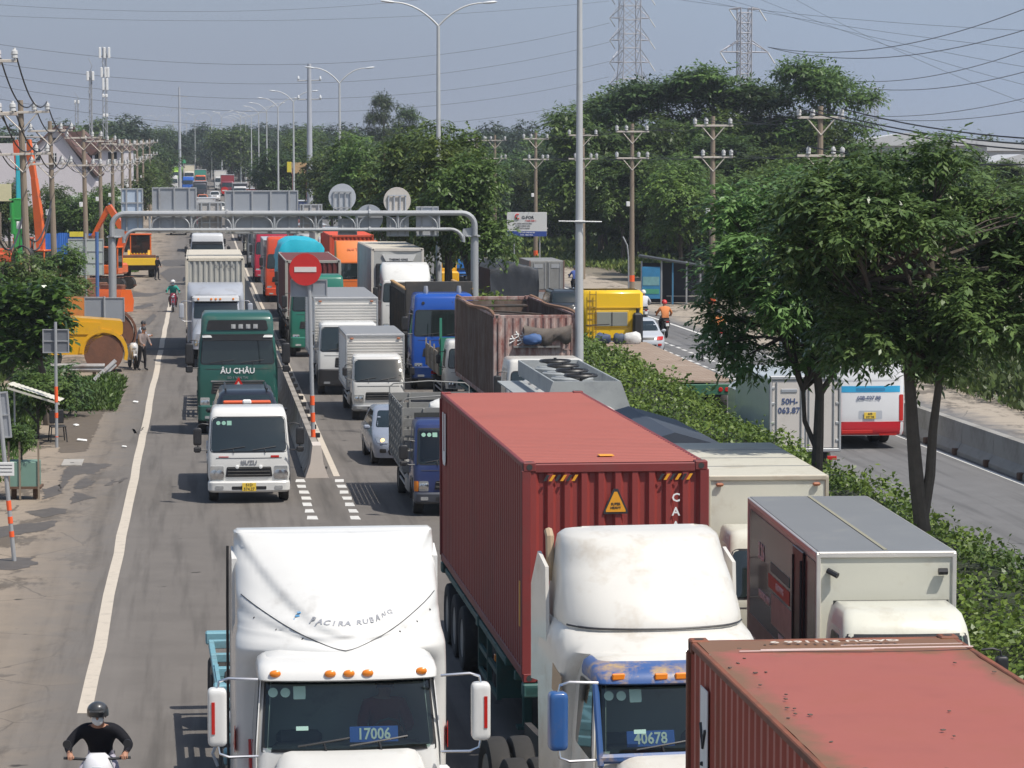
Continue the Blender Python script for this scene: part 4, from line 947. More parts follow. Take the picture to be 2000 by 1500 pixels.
# two foreground median trees
def fgtree(label, q, y, lobes, stems, ns, seed, leaf):
    E = thing('median_tree', label, 'tree', (uq(q, y), y, 0), 0); b = MB()
    for path, r in stems:
        n = len(path); b.tube(path, [lerp(r[0], r[1], i / (n - 1)) for i in range(n)], 9)
    g = random.Random(seed)
    for l in lobes:
        st = stems[g.randrange(len(stems))][0]; a = Vector(st[-1 if g.random() < .6 else -2]); e = Vector(l[:3]); md = (a + e) / 2 + Vector((g.uniform(-.25, .25), g.uniform(-.2, .2), g.uniform(-.1, .2)))
        b.tube([a, md, e], [.05, .035, .012], 6)
        for _ in range(3):
            f = e + Vector((g.uniform(-.6, .6), g.uniform(-.6, .6), g.uniform(-.4, .4))); b.tube([md, (md + f) / 2 + Vector((0, 0, .1)), f], [.02, .014, .006], 4)
    b.build('trunk', M['bark'], E)
    link('crown', crownmesh('crown', lobes, ns, leaf, LO, seed, per=9, spray=.34, asp=.42, droop=.26, surf=.5), E)
    return E
g = random.Random(3)
def around(c, n, rx, rz, s):
    return [(c[0] + rx * math.cos(a) * t, c[1] + rx * .8 * math.sin(a) * t, c[2] + rz * g.uniform(-1, 1) * math.sqrt(max(0, 1 - t * t * .8)), s * g.uniform(.7, 1.2), s * g.uniform(.7, 1.2), s * g.uniform(.5, .85)) for a, t in [(g.random() * 6.283, math.sqrt(g.random())) for _ in range(n)]]
fgtree('leafy foreground median tree with a single dark trunk, left of the pair', 12.85, 61.6, around((-.15, 0, 6.05), 34, 2.05, 2.0, .66) + [(-1.9, 0, 4.5, .55, .5, .5), (-2.1, .1, 5.0, .5, .5, .5), (-1.5, -.2, 4.15, .5, .5, .4), (.9, 0, 4.4, .6, .5, .4), (1.6, 0, 5.2, .7, .6, .6)],
       [([(0, 0, 0), (-.05, 0, 1.2), (0, 0, 2.4), (.02, 0, 3.3), (-.1, 0, 4.3), (-.3, 0, 5.6)], (.15, .06)), ([(-.05, 0, 2.2), (-.28, .1, 2.75), (-.32, .1, 3.4), (-.6, 0, 4.6)], (.06, .03)), ([(.02, 0, 3.3), (.5, 0, 4.1), (.9, 0, 5.2)], (.07, .03))], 4300, 401, .16)
fgtree('tall foreground median tree whose trunk forks in two, right of the pair', 12.8, 52.4, around((.1, 0, 6.5), 40, 2.55, 1.95, .70) + [(-1.5, 0, 5.0, .5, .5, .4), (1.6, 0, 5.2, .5, .5, .4), (-.9, 0, 8.1, .6, .5, .4), (.2, 0, 8.3, .6, .6, .4)],
       [([(0, 0, 0), (0, 0, 1.6), (-.12, 0, 2.5), (-.20, 0, 3.4), (-.28, 0, 4.6), (-.1, 0, 5.4), (.1, 0, 6.4)], (.17, .06)), ([(-.02, 0, 1.7), (.12, 0, 2.6), (.16, 0, 3.4), (.28, 0, 4.4), (.55, 0, 5.6)], (.11, .05)), ([(-.28, 0, 4.6), (-.8, 0, 5.2), (-1.3, 0, 6.0)], (.06, .03))], 5000, 402, .155)

# hedge in the median
def hedge():
    g = np.random.default_rng(5); n = 118000
    t = g.random(n) ** 1.55; Y = 27 + t * 113
    a = g.random(n) * math.pi; rr = np.where(g.random(n) < .72, .93 + .12 * g.random(n), .6 + .4 * g.random(n))
    def top(Y, q):
        return 1.28 + .42 * np.clip((Y - 70) / 25, 0, 1) + .24 * np.sin(Y * .9 + q) * np.sin(Y * .37 + 1.3) + .16 * np.sin(Y * 2.3 + q * 2) + .10 * np.sin(Y * 4.1 + q * 5)
    ca = np.sign(np.cos(a)) * np.abs(np.cos(a)) ** .55; sa = np.sin(a) ** .5
    wd_ = 1.55 + .12 * np.sin(Y * 1.1); wd_ = wd_ - .12 * np.clip((Y - 88) / 20, 0, 1)
    q = 12.75 + ca * wd_ * rr; z = .08 + sa * top(Y, q) * rr * (1 + .07 * g.normal(size=n))
    X = q - K * Y; C = np.stack([X, Y, z], 1)
    N = np.stack([ca * .6, g.normal(size=n) * .3 - .15, sa * .9], 1) + g.normal(size=(n, 3)) * .35
    D = np.stack([ca * .7, -.2 + g.normal(size=n) * .6, sa * .4 - .2], 1) + g.normal(size=(n, 3)) * .5
    L = (.085 + .10 * t) * (.7 + .7 * g.random(n))
    ns = 1500; Ys = 27 + g.random(ns) ** 1.3 * 100; qs = 12.75 + g.uniform(-1.2, 1.2, ns); zs = top(Ys, qs) * .95; P = []; DD = []; NN = []; LL = []
    for i in range(ns):
        d = np.array([g.normal() * .35, g.normal() * .35, 1.0]); ln = g.uniform(.15, .6)
        for j in range(8):
            p = np.array([qs[i] - K * Ys[i], Ys[i], zs[i]]) + d * ln * j / 8; P.append(p); DD.append(g.normal(size=3) + [0, 0, .2]); NN.append([g.normal() * .4, g.normal() * .4, 1]); LL.append(.11 * g.uniform(.7, 1.3))
    C = np.vstack([C, P]); D = np.vstack([D, DD]); N = np.vstack([N, NN]); L = np.concatenate([L, LL])
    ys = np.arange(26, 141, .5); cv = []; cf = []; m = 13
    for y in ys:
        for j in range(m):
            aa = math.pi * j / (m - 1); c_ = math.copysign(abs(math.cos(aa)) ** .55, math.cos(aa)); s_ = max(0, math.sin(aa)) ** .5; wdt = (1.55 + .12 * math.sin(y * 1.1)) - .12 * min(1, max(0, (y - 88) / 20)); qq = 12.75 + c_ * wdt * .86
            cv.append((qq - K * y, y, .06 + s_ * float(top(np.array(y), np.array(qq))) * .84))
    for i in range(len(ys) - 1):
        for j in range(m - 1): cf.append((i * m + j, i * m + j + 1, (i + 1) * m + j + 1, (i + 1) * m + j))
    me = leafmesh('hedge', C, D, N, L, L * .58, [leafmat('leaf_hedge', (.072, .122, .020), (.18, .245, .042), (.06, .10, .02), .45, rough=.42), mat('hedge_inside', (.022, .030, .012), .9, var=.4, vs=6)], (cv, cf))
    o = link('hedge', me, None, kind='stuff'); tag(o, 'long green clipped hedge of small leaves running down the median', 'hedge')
hedge()
def patch(name, label, pts, h, n, leaf, m, seed, up=.8, cat='grass'):
    """leafy ground cover over a quad given as four world (x,y) points"""
    g = np.random.default_rng(seed); A = [np.array(p, float) for p in pts]; s = g.random(n); t = g.random(n)
    XY = (1 - s)[:, None] * (1 - t)[:, None] * A[0] + s[:, None] * (1 - t)[:, None] * A[1] + s[:, None] * t[:, None] * A[2] + (1 - s)[:, None] * t[:, None] * A[3]
    bump = .55 + .45 * np.sin(XY[:, 0] * 1.7 + seed) * np.sin(XY[:, 1] * .8 + 2) ; edge = np.minimum(1, 5 * np.minimum(np.minimum(s, 1 - s), np.minimum(t, 1 - t)) + .15)
    z = g.random(n) ** .6 * h * bump * edge + zr(float(A[0][1]))
    D = g.normal(size=(n, 3)) * .6; D[:, 2] = up * np.abs(D[:, 2]) + up; N = g.normal(size=(n, 3)); N[:, 2] = 1
    L = leaf * (.6 + .8 * g.random(n)); o = link(name, leafmesh(name, np.column_stack([XY, z - .02]), D, N, L, L * .3, m), None, kind='stuff'); return tag(o, label, cat)
GR = leafmat('grass_leaf', (.045, .085, .018), (.10, .16, .03), (.07, .10, .03), .6)
GY = leafmat('grass_dry', (.10, .15, .03), (.20, .24, .06), (.07, .12, .025), .3)
def Q(q0, q1, y0, y1): return [(uq(q0, y0), y0), (uq(q1, y0), y0), (uq(q1, y1), y1), (uq(q0, y1), y1)]
patch('grass', 'leafy weeds in front of the yellow roller on the left verge', Q(-5.7, -2.8, 97, 111), .5, 11000, .22, GR, 1)
patch('grass', 'ferny weeds below the pale awning on the left verge', Q(-8.6, -5.0, 84, 101), .8, 9000, .26, GR, 2)
patch('grass', 'bright grass bank behind the right verge beyond the yellow cab', Q(31, 44, 150, 330), .9, 26000, .55, GY, 3)
patch('grass', 'thick weeds on the right bank beside the motorbike lane', Q(26.7, 35, 84, 150), 1.3, 30000, .4, GR, 4)
patch('grass', 'dry shrubby weeds further up the right bank', Q(33, 44, 84, 150), 1.6, 12000, .45, GY, 5)
patch('grass', 'small tuft of weeds beside the loader', Q(-5.2, -4.7, 222, 232), .7, 700, .3, GR, 6)
patch('grass', 'green ground between the trees far down the right road', Q(24.5, 34, 230, 420), .8, 12000, .7, GY, 7)
patch('grass', 'low weeds beside the green cart', Q(-8.0, -4.9, 74, 84), .5, 3000, .2, GR, 8)
patch('grass', 'creeper mound between the steel rails and the verge', Q(-9.5, -7.3, 108, 122), .8, 5000, .22, GR, 9)

# ------------------------------------------------------------------ gantry
def gantry():
    yb_ = 127.0; ql = -3.75; X0 = uq(ql, yb_); E = thing('sign_gantry', 'grey tubular gantry with double chords spanning the left road, carrying sign backs', 'sign gantry', (X0, yb_, 0), RZ)
    Wd = 15.55; zt, zl = 5.98, 5.28; m = M['steel']
    for x in (0, Wd):
        b = MB(); b.tube([(x, 0, 0), (x, 0, 5.05)], .17, 14); b.build('post', m, E)
        b = MB(); b.tube([(x, 0, 0), (x, 0, .05)], .35, 12); b.build('base_plate', m, E)
        s = 1 if x == 0 else -1
        b = MB(); b.box((x + s * .08, 0, 4.98), (.62, .45, .06), .01); b.prism([(x - s * .1, 5.0), (x + s * .55, 5.0), (x + s * .5, 5.3), (x + s * .1, 5.35)], 1, -.12, .12); b.build('post_bracket', m, E)
    def chord(y, z, x0, x1, r, zb, name):
        b = MB(); P = [(x0, y, zb)]; rr = .55 if zb < 5.1 else .3
        for i in range(7): a = math.pi / 2 * i / 6; P.append((x0 + rr * (1 - math.cos(a)), y, z - rr + rr * math.sin(a)))
        for i in range(1, 13): P.append((lerp(x0 + rr, x1 - rr, i / 13), y, z))
        for i in range(6, -1, -1): a = math.pi / 2 * i / 6; P.append((x1 - rr * (1 - math.cos(a)), y, z - rr + rr * math.sin(a)))
        P.append((x1, y, zb)); b.tube(P, r, 10); b.build(name, m, E)
    for y in (-.22, .22):
        chord(y, zt, 0, Wd, .115, 5.0, 'upper_chord'); chord(y, zl, .5, Wd - .5, .075, 5.0, 'lower_chord')
    xs = [1.6 + i * 1.77 for i in range(8)]
    for x in xs:
        for y in (-.22, .22):
            b = MB(); b.tube([(x, y, zl), (x, y, zt)], .05, 6); b.build('web_post', m, E)
    for i in range(7):
        b = MB(); xa, xb = xs[i] + .07, xs[i + 1] - .07; P = []
        for k in range(13):
            a = math.pi * k / 12; P.append(((xa + xb) / 2 - (xb - xa) / 2 * math.cos(a), -.22, zl + .05 + (zt - zl - .1) * math.sin(a) ** .8))
        b.tube(P, .035, 6); b.build('arch_brace', m, E)
    for x in (4.9, 11.0):
        b = MB(); b.lathe([(-.04, .18), (.04, .18)], 'x', (x, -.22, zt), 10); b.lathe([(-.04, .13), (.04, .13)], 'x', (x, -.22, zl), 10); b.build('flange', m, E)
    def px(u): return (u - 1000) * yb_ / FPX * 1.004 - X0
    def pz(v): return HCAM - (v - HOR) * yb_ / FPX
    def rect(u0, u1, v0, v1, mt, rows=1, cols=3, name='sign_back', y=.42):
        x0, x1, za, zb = px(u0), px(u1), pz(v1), pz(v0)
        b = MB(); b.box(((x0 + x1) / 2, y, (za + zb) / 2), (x1 - x0, .03, zb - za), .008); o = b.build(name, mt, E)
        b = MB()
        for x in (x0 + .03, x1 - .03): b.box((x, y - .03, (za + zb) / 2), (.05, .05, zb - za))
        for z in (za + .03, zb - .03): b.box(((x0 + x1) / 2, y - .033, z), (x1 - x0, .05, .05))
        for r in range(rows): b.box(((x0 + x1) / 2, y - .05, lerp(za, zb, (r + 1) / (rows + 1))), (x1 - x0, .05, .06))
        for c in range(cols): b.box((lerp(x0, x1, (c + .5) / cols), y - .06, (za + zb) / 2), (.07, .06, zb - za))
        b.build('sign_frame', M['steel'], o)
    rect(240, 283, 368, 452, mat('sign_back_bluish', (.48, .56, .66), .5, .2, var=.08), 2, 2); rect(300, 387, 366, 455, M['signback'], 1, 3); rect(388, 436, 395, 455, mat('sign_back_worn', (.42, .40, .38), .7, .1, dirt=.5, dcol=(.2, .18, .17)), 2, 3)
    rect(441, 585, 372, 458, M['signback'], 1, 4); rect(587, 632, 399, 456, mat('sign_back_worn'), 2, 3); rect(758, 802, 425, 463, M['signback2'], 2, 3, y=.40); rect(816, 861, 404, 463, M['signback2'], 2, 2)
    rect(662, 700, 428, 460, M['signback'], 2, 2, y=.40)
    def disc(u, v, r, mt, fr):
        R_ = r * yb_ / FPX; b = MB(); c = (px(u), .45, pz(v)); b.lathe([(0, R_ * .99), (-.015, R_), (-.03, R_ * .99)], 'y', c, 40); o = b.build('round_sign_back', mt, E)
        b = MB(); w = R_ * .62
        if fr:
            for x in (-w, -w * .35, w * .35, w): b.box((c[0] + x, .37, (c[2] + R_ * .45 + zt) / 2), (.05, .05, c[2] + R_ * .45 - zt))
            for z in (R_ * .4, -R_ * .75): b.box((c[0], .35, c[2] + z), (w * 2.2, .05, .05))
        else: b.box((c[0], .37, c[2]), (.05, .05, R_ * 2))
        b.build('sign_frame', M['signback2'] if fr == 2 else M['steel'], o)
    disc(671, 386, 27, M['signback2'], 1); disc(724, 427, 27, M['signback'], 0); disc(779, 393, 27, mat('sign_back_cream', (.55, .51, .46), .6, .1), 2)
    b = MB(); b.tube([(0, 0, .3), (0, 0, 1.9)], .176, 14); b.build('sticker_wrap', mat('poster_wrap', (.40, .50, .62), .7, var=.5, vs=6, dirt=.5, dcol=(.5, .15, .12), ds=5), E)
gantry()

# ------------------------------------------------------------------ signs
def backsign(name, label, loc, H, w, h, zc, lean=0, m=None, bands=(), r=.045, rows=1, off=0, yoff=.06):
    E = thing(name, label, 'road sign', loc, RZ * .3); E.rotation_euler = (0, lean, RZ * .3)
    b = MB(); b.tube([(0, 0, 0), (0, 0, H)], r, 10); p = b.build('post', M['steel'], E)
    for (z0, z1) in bands: b = MB(); b.tube([(0, 0, z0), (0, 0, z1)], r + .006, 10); b.build('orange_band', M['orange_band'], E)
    b = MB(); b.box((off, yoff, zc), (w, .02, h), .006); o = b.build('sign_back', m or M['signback'], E)
    b = MB()
    for x in (-w / 2 + .02, w / 2 - .02): b.box((off + x, yoff - .02, zc), (.03, .03, h))
    for z in [h * (k / (rows + 1) - .5) for k in range(rows + 2)]: b.box((off, yoff - .022, zc + z * .96), (w, .03, .03))
    b.build('sign_frame', M['steel'], o); return E
p = PT(612, 920, 0); pn = Vector((p.x - .02, p.y + .6, 0))
E = thing('no_entry_sign', 'red round no entry sign with white bar on a grey post with orange bands', 'road sign', pn)
k_ = pn.y / FPX
b = MB(); b.tube([(0, 0, 0), (-.11, 0, 5.2)], .055, 12); b.build('post', M['steel'], E)
for z0, z1 in ((.75, 1.05), (1.25, 1.5), (1.7, 1.95)):
    b = MB(); b.tube([(-.11 * z0 / 5.2, 0, z0), (-.11 * z1 / 5.2, 0, z1)], .062, 12); b.build('orange_band', M['orange_band'], E)
pc = PD(597, 526, pn.y) - pn; Rr = 31.5 * k_
b = MB(); b.lathe([(.02, Rr * .98), (.0, Rr), (-.02, Rr)], 'y', (0, 0, 0), 44); o = b.build('sign_disc', mat('sign_red', (.56, .028, .025), .4, var=.06, vs=3), E); o.location = (pc.x, -.09, pc.z)
b = MB(); b.box((0, -.028, 0), (Rr * 1.36, .01, Rr * .32)); b.build('white_bar', mat('sign_bar', (.72, .66, .62), .5, var=.06), o)
pc2 = PD(603, 563, pn.y) - pn
b = MB(); b.box((0, 0, 0), (.98, .02, .46), .006); o = b.build('sign_back', M['signback'], E); o.location = (pc2.x, .10, pc2.z)
b = MB()
for x in (-.475, .475): b.box((x, -.02, 0), (.03, .03, .46))
for z in (-.215, .215): b.box((0, -.022, z), (.98, .03, .03))
b.build('sign_frame', M['steel'], o)
b = MB(); b.box((0, 0, .04), (.7, .25, .02)); b.build('base_plate', M['rubber'], E)
# the far no-entry sign
q_ = PD(439, 372, 400); E = thing('no_entry_sign', 'tiny distant red no entry sign above the gantry boards', 'road sign', (q_.x, 400, zr(400)))
b = MB(); b.tube([(0, 0, 0), (0, 0, q_.z - zr(400))], .06, 8); b.build('post', M['steel'], E)
b = MB(); b.lathe([(0, .5), (-.03, .5)], 'y', (0, -.1, q_.z - zr(400)), 24); o = b.build('sign_disc', mat('sign_red'), E)
b = MB(); b.box((0, -.14, q_.z - zr(400)), (.68, .01, .15)); b.build('white_bar', mat('sign_bar'), o)
p = PT(28, 1096, 0); backsign('leaning_sign', 'grey trapezoid sign back on a leaning post with orange bands at the left edge', p, 3.9, .62, .95, 3.0, -.083, bands=((.5, .62), (.78, .92), (1.05, 1.25)), off=-.12)
E = thing('notice_card', 'small white notice card tied to the leaning post at the left edge', 'notice', p + Vector((-.16, -.06, 1.9)), 0)
b = MB(); b.box((0, 0, 0), (.38, .012, .28), .004); b.build('card', M['white'], E)
for i in range(3): b = MB(); b.box((0, -.009, .08 - i * .07), (.3, .003, .012)); b.build('printed_line', M['ink'], E)
p = PT(111, 874, 0); backsign('banded_post_sign', 'dark grey square sign back on a thin post with orange bands beside the awning', p, 3.6, .76, .68, 3.05, 0, bands=((.3, .32), (1.3, 1.75), (.85, 1.0)), m=mat('sign_back_dark', (.17, .18, .20), .6, .2, var=.15))
backsign('low_board', 'wide grey board back on two thin posts in front of the gantry leg', ((203 - 1000) / FPX * 120, 120, 0), 2.75, 1.62, .98, 2.22, off=.0, rows=0)
p = Vector(((168 - 1000) / FPX * 150, 150, 0)); backsign('panel_board', 'tall pale green panel board back on a blue post beside the raised excavator', p, 4.6, 1.8, 1.85, 3.4, m=mat('panel_pale', (.42, .46, .43), .6, var=.06), rows=2, r=.05)
E = thing('blue_post', 'tall faded blue post standing right of the pale green board', 'post', ((190 - 1000) / FPX * 140, 140, 0)); b = MB(); b.tube([(0, 0, 0), (0, 0, 4.9)], .085, 10); b.build('post', mat('blue_post_paint', (.08, .16, .36), .6, dirt=.4), E); b = MB(); b.box((0, 0, .03), (.4, .4, .06)); b.build('base_plate', M['concrete'], E)

# ------------------------------------------------------------------ lamp posts
def lamp(q, y, H, span, label, r=.11, arm=True):
    E = thing('street_lamp', label, 'street lamp', W(q, y), RZ + .06, 'double headed lamps along the median')
    zc = H - 1.3; b = MB(); b.tube([(0, 0, 0), (0, 0, 1.2), (0, 0, zc)], [r * 1.5, r * 1.35, r * .7], 12); b.build('pole', mat('lamp_pole', (.52, .53, .53), .5, .3, dirt=.2, var=.1), E)
    b = MB(); b.box((0, 0, .15), (.6, .6, .3), .03); b.build('base_block', M['concrete'], E)
    if not arm: return E
    for sg in (-1, 1):
        b = MB(); P = []
        for i in range(11):
            t = i / 10; x = (span / 2 - .35) * t ** 1.0; z = zc + 1.05 * (1 - (1 - t) ** 2.2) * 1.0 + .12 * t
            P.append((sg * x, 0, z))
        b.tube(P, [.055 - .02 * i / 10 for i in range(11)], 8); b.build('arm', mat('lamp_pole'), E)
        e = P[-1]; b = MB(); b.lathe([(-.35, .03), (-.28, .09), (0, .14), (.28, .13), (.42, .04)], 'x', (0, 0, 0), 12); o = b.build('lamp_head', mat('lamp_head_white', (.62, .64, .65), .35), E); o.location = (e[0] + sg * .35, 0, e[2] + .03); o.scale = (1, 1.1, .5); o.rotation_euler = (0, -sg * .10, 0)
    return E
lamp(10.85, 85, 15.6, 4.65, 'nearest tall lamp post, its head above the frame, with a small crossbar', .10)
lamp(12.05, 150, 16.3, 5.15, 'double headed lamp post rising to the top edge of the photo', .12)
E = thing('pole_crossbar', 'thin pale crossbar fixed to the nearest lamp post', 'crossbar', Vector((uq(10.85, 84.8), 84.8, 6.45)), RZ); b = MB(); b.tube([(-.62, 0, .02), (.62, 0, 0)], .022, 6); b.build('rod', M['steel'], E); b = MB(); b.box((0, .06, 0), (.3, .1, .08), .01); b.build('clamp', M['steel'], E)
for i, (q, y, lab) in enumerate([(10.85, 230, 'second double headed lamp, tallest against the median trees'), (10.3, 325, 'double headed lamp just left of the tall power pole'), (10.2, 385, 'double headed lamp, left of the billboard'), (10.1, 445, 'double headed lamp, third left of the power pole'), (10.1, 505, 'double headed lamp, fourth left of the power pole')]): lamp(q, y, 15.6, 4.65, lab)
for i, y in enumerate((570, 640, 720, 810, 900)): lamp(10.0, y, 15.0, 5.2, 'tiny distant lamp on the skyline left of the long lamp row' if i < 4 else 'farthest tiny lamp on the skyline')
g_ = random.Random(5)
for i, u in enumerate((472, 435, 415, 383, 366, 341, 309, 280)):
    y = 600 + i * 45; E = lamp(0, y, 15.5, 3.5, 'tiny single lamp on the left skyline, ' + ('first', 'second', 'third', 'fourth', 'fifth', 'sixth', 'seventh', 'eighth')[i] + ' from the right'); E.location.x = (u - 1000) / FPX * y
E = thing('power_pole', 'thick tall grey power pole with horizontal arms standing in the lamp row', 'power pole', ((606 - 1000) / FPX * 300, 300, zr(300)))
b = MB(); b.tube([(0, 0, 0), (0, 0, 17.8)], [.36, .2], 12); b.build('pole', mat('power_grey', (.40, .42, .46), .6), E)
for z in (16.1, 14.2):
    b = MB(); b.tube([(-1.2, 0, z), (1.2, 0, z + .05)], .07, 6); b.build('cross_arm', M['steel'], E)
    for x in (-1.1, 1.1): b = MB(); b.lathe([(0, .06), (.1, .12), (.3, .1), (.4, .04)], 'z', (x, 0, z + .08), 8); b.build('insulator', mat('lamp_head_white'), E)
E = thing('power_pole', 'slim distant steel pole with three pairs of hooked arms left of centre', 'power pole', ((353 - 1000) / FPX * 520, 520, zr(520)))
b = MB(); b.tube([(0, 0, 0), (0, 0, 19)], [.32, .16], 10); b.build('pole', mat('power_grey'), E)
for z in (17.3, 15.2, 12.4): b = MB(); b.tube([(-1.4, 0, z - .5), (-1.3, 0, z), (1.3, 0, z), (1.4, 0, z - .5)], .05, 6); b.build('cross_arm', M['steel'], E)

# ------------------------------------------------------------------ utility poles and cables
ceram = mat('insulator_glaze', (.55, .55, .54), .3, var=.1); armm = mat('cross_arm_steel', (.55, .50, .44), .6, .1, dirt=.35, dcol=(.3, .16, .08))
def upole(x, y, H, label, arms, group, lean=0, r=.15, extra=None, band=None, pm=None, yaw=RZ):
    E = thing('utility_pole', label, 'utility pole', (x, y, zr(y)), yaw, group); E.rotation_euler = (0, lean, yaw)
    b = MB(); b.tube([(0, 0, 0), (0, 0, H)], [r * 1.25, r * .75], 10); b.build('pole', pm or M['woodpole'], E); top = []
    for (z, hw, ins) in arms:
        b = MB(); b.box((0, -.14, z), (2 * hw, .09, .10), .01)
        for sg in (-1, 1): b.tube([(sg * .62 * hw, -.14, z), (0, -.12, z - .75)], .03, 5)
        b.build('cross_arm', armm, E)
        for x_ in ins:
            b = MB(); b.tube([(x_, -.14, z), (x_, -.14, z + .1)], .02, 6); b.lathe([(.08, .07), (.1, .105), (.2, .095), (.22, .115), (.33, .10), (.36, .05), (.42, .04)], 'z', (x_, -.14, z), 10); b.build('insulator', ceram, E)
            top.append(Matrix.Translation(E.location) @ Euler((0, lean, yaw)).to_matrix().to_4x4() @ Vector((x_, -.14, z + .4)))
    if band: 
        for z0, z1 in band: b = MB(); b.tube([(0, 0, z0), (0, 0, z1)], r * 1.22, 10); b.build('orange_band', M['orange_band'], E)
    b = MB(); b.box((-.25, 0, 5.6), (.22, .2, .3), .02); b.build('junction_box', M['white'], E)
    return E, top
def cable(name, label, pts_list, r, m, sag=.6, n=14, group=None):
    E = thing(name, label, 'cable', (0, 0, 0), 0, group)
    for (a, c) in pts_list:
        a = Vector(a); c = Vector(c); b = MB(); P = []
        for i in range(n + 1):
            t = i / n; p = a.lerp(c, t); p.z -= 4 * sag * t * (1 - t); P.append(p)
        b.tube(P, r, 5); b.build('wire', m, E)
    return E
rt = []
rp = [(129.5, 'nearest right utility pole, behind the top of the foreground trees'), (156.6, 'right utility pole, second from the foreground trees, with orange band at its foot'), (185.8, 'right utility pole standing left of the bus shelter'), (209.6, 'right utility pole partly hidden behind the nearest lamp post'), (239, 'right utility pole beside the white billboard'), (272, 'thin right utility pole left of the billboard'), (290, 'farthest right utility pole in the row')]
for i, (y, lab) in enumerate(rp):
    E, t = upole(uq(27, y), y, 10.6, lab, [(10.1, 1.05, (-.98, -.38, .9)), (8.45, 1.05, (-.55, .55, .95) if i != 2 else (-.98, .4, .95))], 'utility poles along the right road', band=[(.75, 1.15)] if i in (1, 2, 4) else None); rt.append(t)
for i in range(len(rt) - 1): cable('overhead_cables', 'black cables between right utility poles, span ' + ('nearest the foreground tree', 'left of the nearest pole', 'above the bus shelter', 'behind the nearest lamp post', 'by the billboard', 'farthest away')[i], list(zip(rt[i], rt[i + 1])), .014, M['wire'], .5, 10, 'right cable spans')
cable('overhead_cables', 'thick black cables sweeping from the nearest right pole to the right frame edge', [(rt[0][k], (30 + k * .4, 70 + k, 10.6 + .5 * k)) for k in range(4)], .03, M['wire'], 2.1, 26)
lt = []
lp = [(96, 11.9, .0, 'left utility pole just outside the frame, only its arm tips showing'), (122, 10.7, .028, 'nearest left utility pole leaning in front of the raised arms'), (154, 10.3, .02, 'left utility pole, second in the row, wrapped with cables'), (184, 10.2, .015, 'left utility pole, third in the row'), (212, 10.2, .008, 'left utility pole, fourth in the row'), (240, 10.2, 0, 'left utility pole just left of the tall sign back'), (270, 10.2, 0, 'left utility pole, sixth in the row'), (300, 10.2, 0, 'left utility pole, seventh in the row'), (335, 10.2, 0, 'left utility pole, eighth in the row'), (370, 10.2, 0, 'left utility pole, ninth in the row'), (420, 10.2, 0, 'farthest left utility pole in the row')]
for i, (y, H, ln, lab) in enumerate(lp):
    arms = [(H - .5, 1.15, (-1.0, .55, 1.08)), (H - 2.2, 1.15, (-1.0, .55, 1.0))]
    E, t = upole(uq(-7.0 if i != 2 else -7.5, y), y, H, lab, arms, 'utility poles along the left verge', -ln, .15); lt.append(t)
for i in range(len(lt) - 1):
    cable('overhead_cables', 'sagging cables along the left poles, ' + ('nearest span at the frame edge', 'second span over the raised arms', 'third span before the gable', 'fourth span', 'fifth span', 'sixth span', 'seventh span', 'eighth span', 'ninth span', 'farthest span')[i], list(zip(lt[i][:6], lt[i + 1][:6])), .028 if i < 2 else .018, M['wire'], .85, 12, 'left cable spans')
# cable coils hanging from the near poles
E = thing('cable_coil', 'black coil of spare cable hanging on the nearest left pole', 'cable coil', (lt[1][0].x + 1.0, 121.7, 4.2)); b = MB(); b.tube([(.42 * math.cos(t * .45), .02 * t, .55 * math.sin(t * .45)) for t in range(40)], .04, 6); b.build('coil', M['wire'], E); b = MB(); b.tube([(-.1, .1, .5), (-.1, .3, 1.2)], .02, 5); b.build('strap', M['wire'], E)
cable('overhead_cables', 'bundle of thick black service cables looping low between the two nearest left poles', [((lt[1][0].x + 1.0, 121.9, 5.6), (lt[2][0].x + 1.0, 154, 6.2)), ((lt[1][0].x + 1.0, 121.9, 5.2), (lt[2][0].x + 1.0, 154, 5.8)), ((lt[0][0].x + 1.2, 96, 6.6), (lt[1][0].x + 1, 121.9, 5.9))], .04, M['wire'], 1.3)

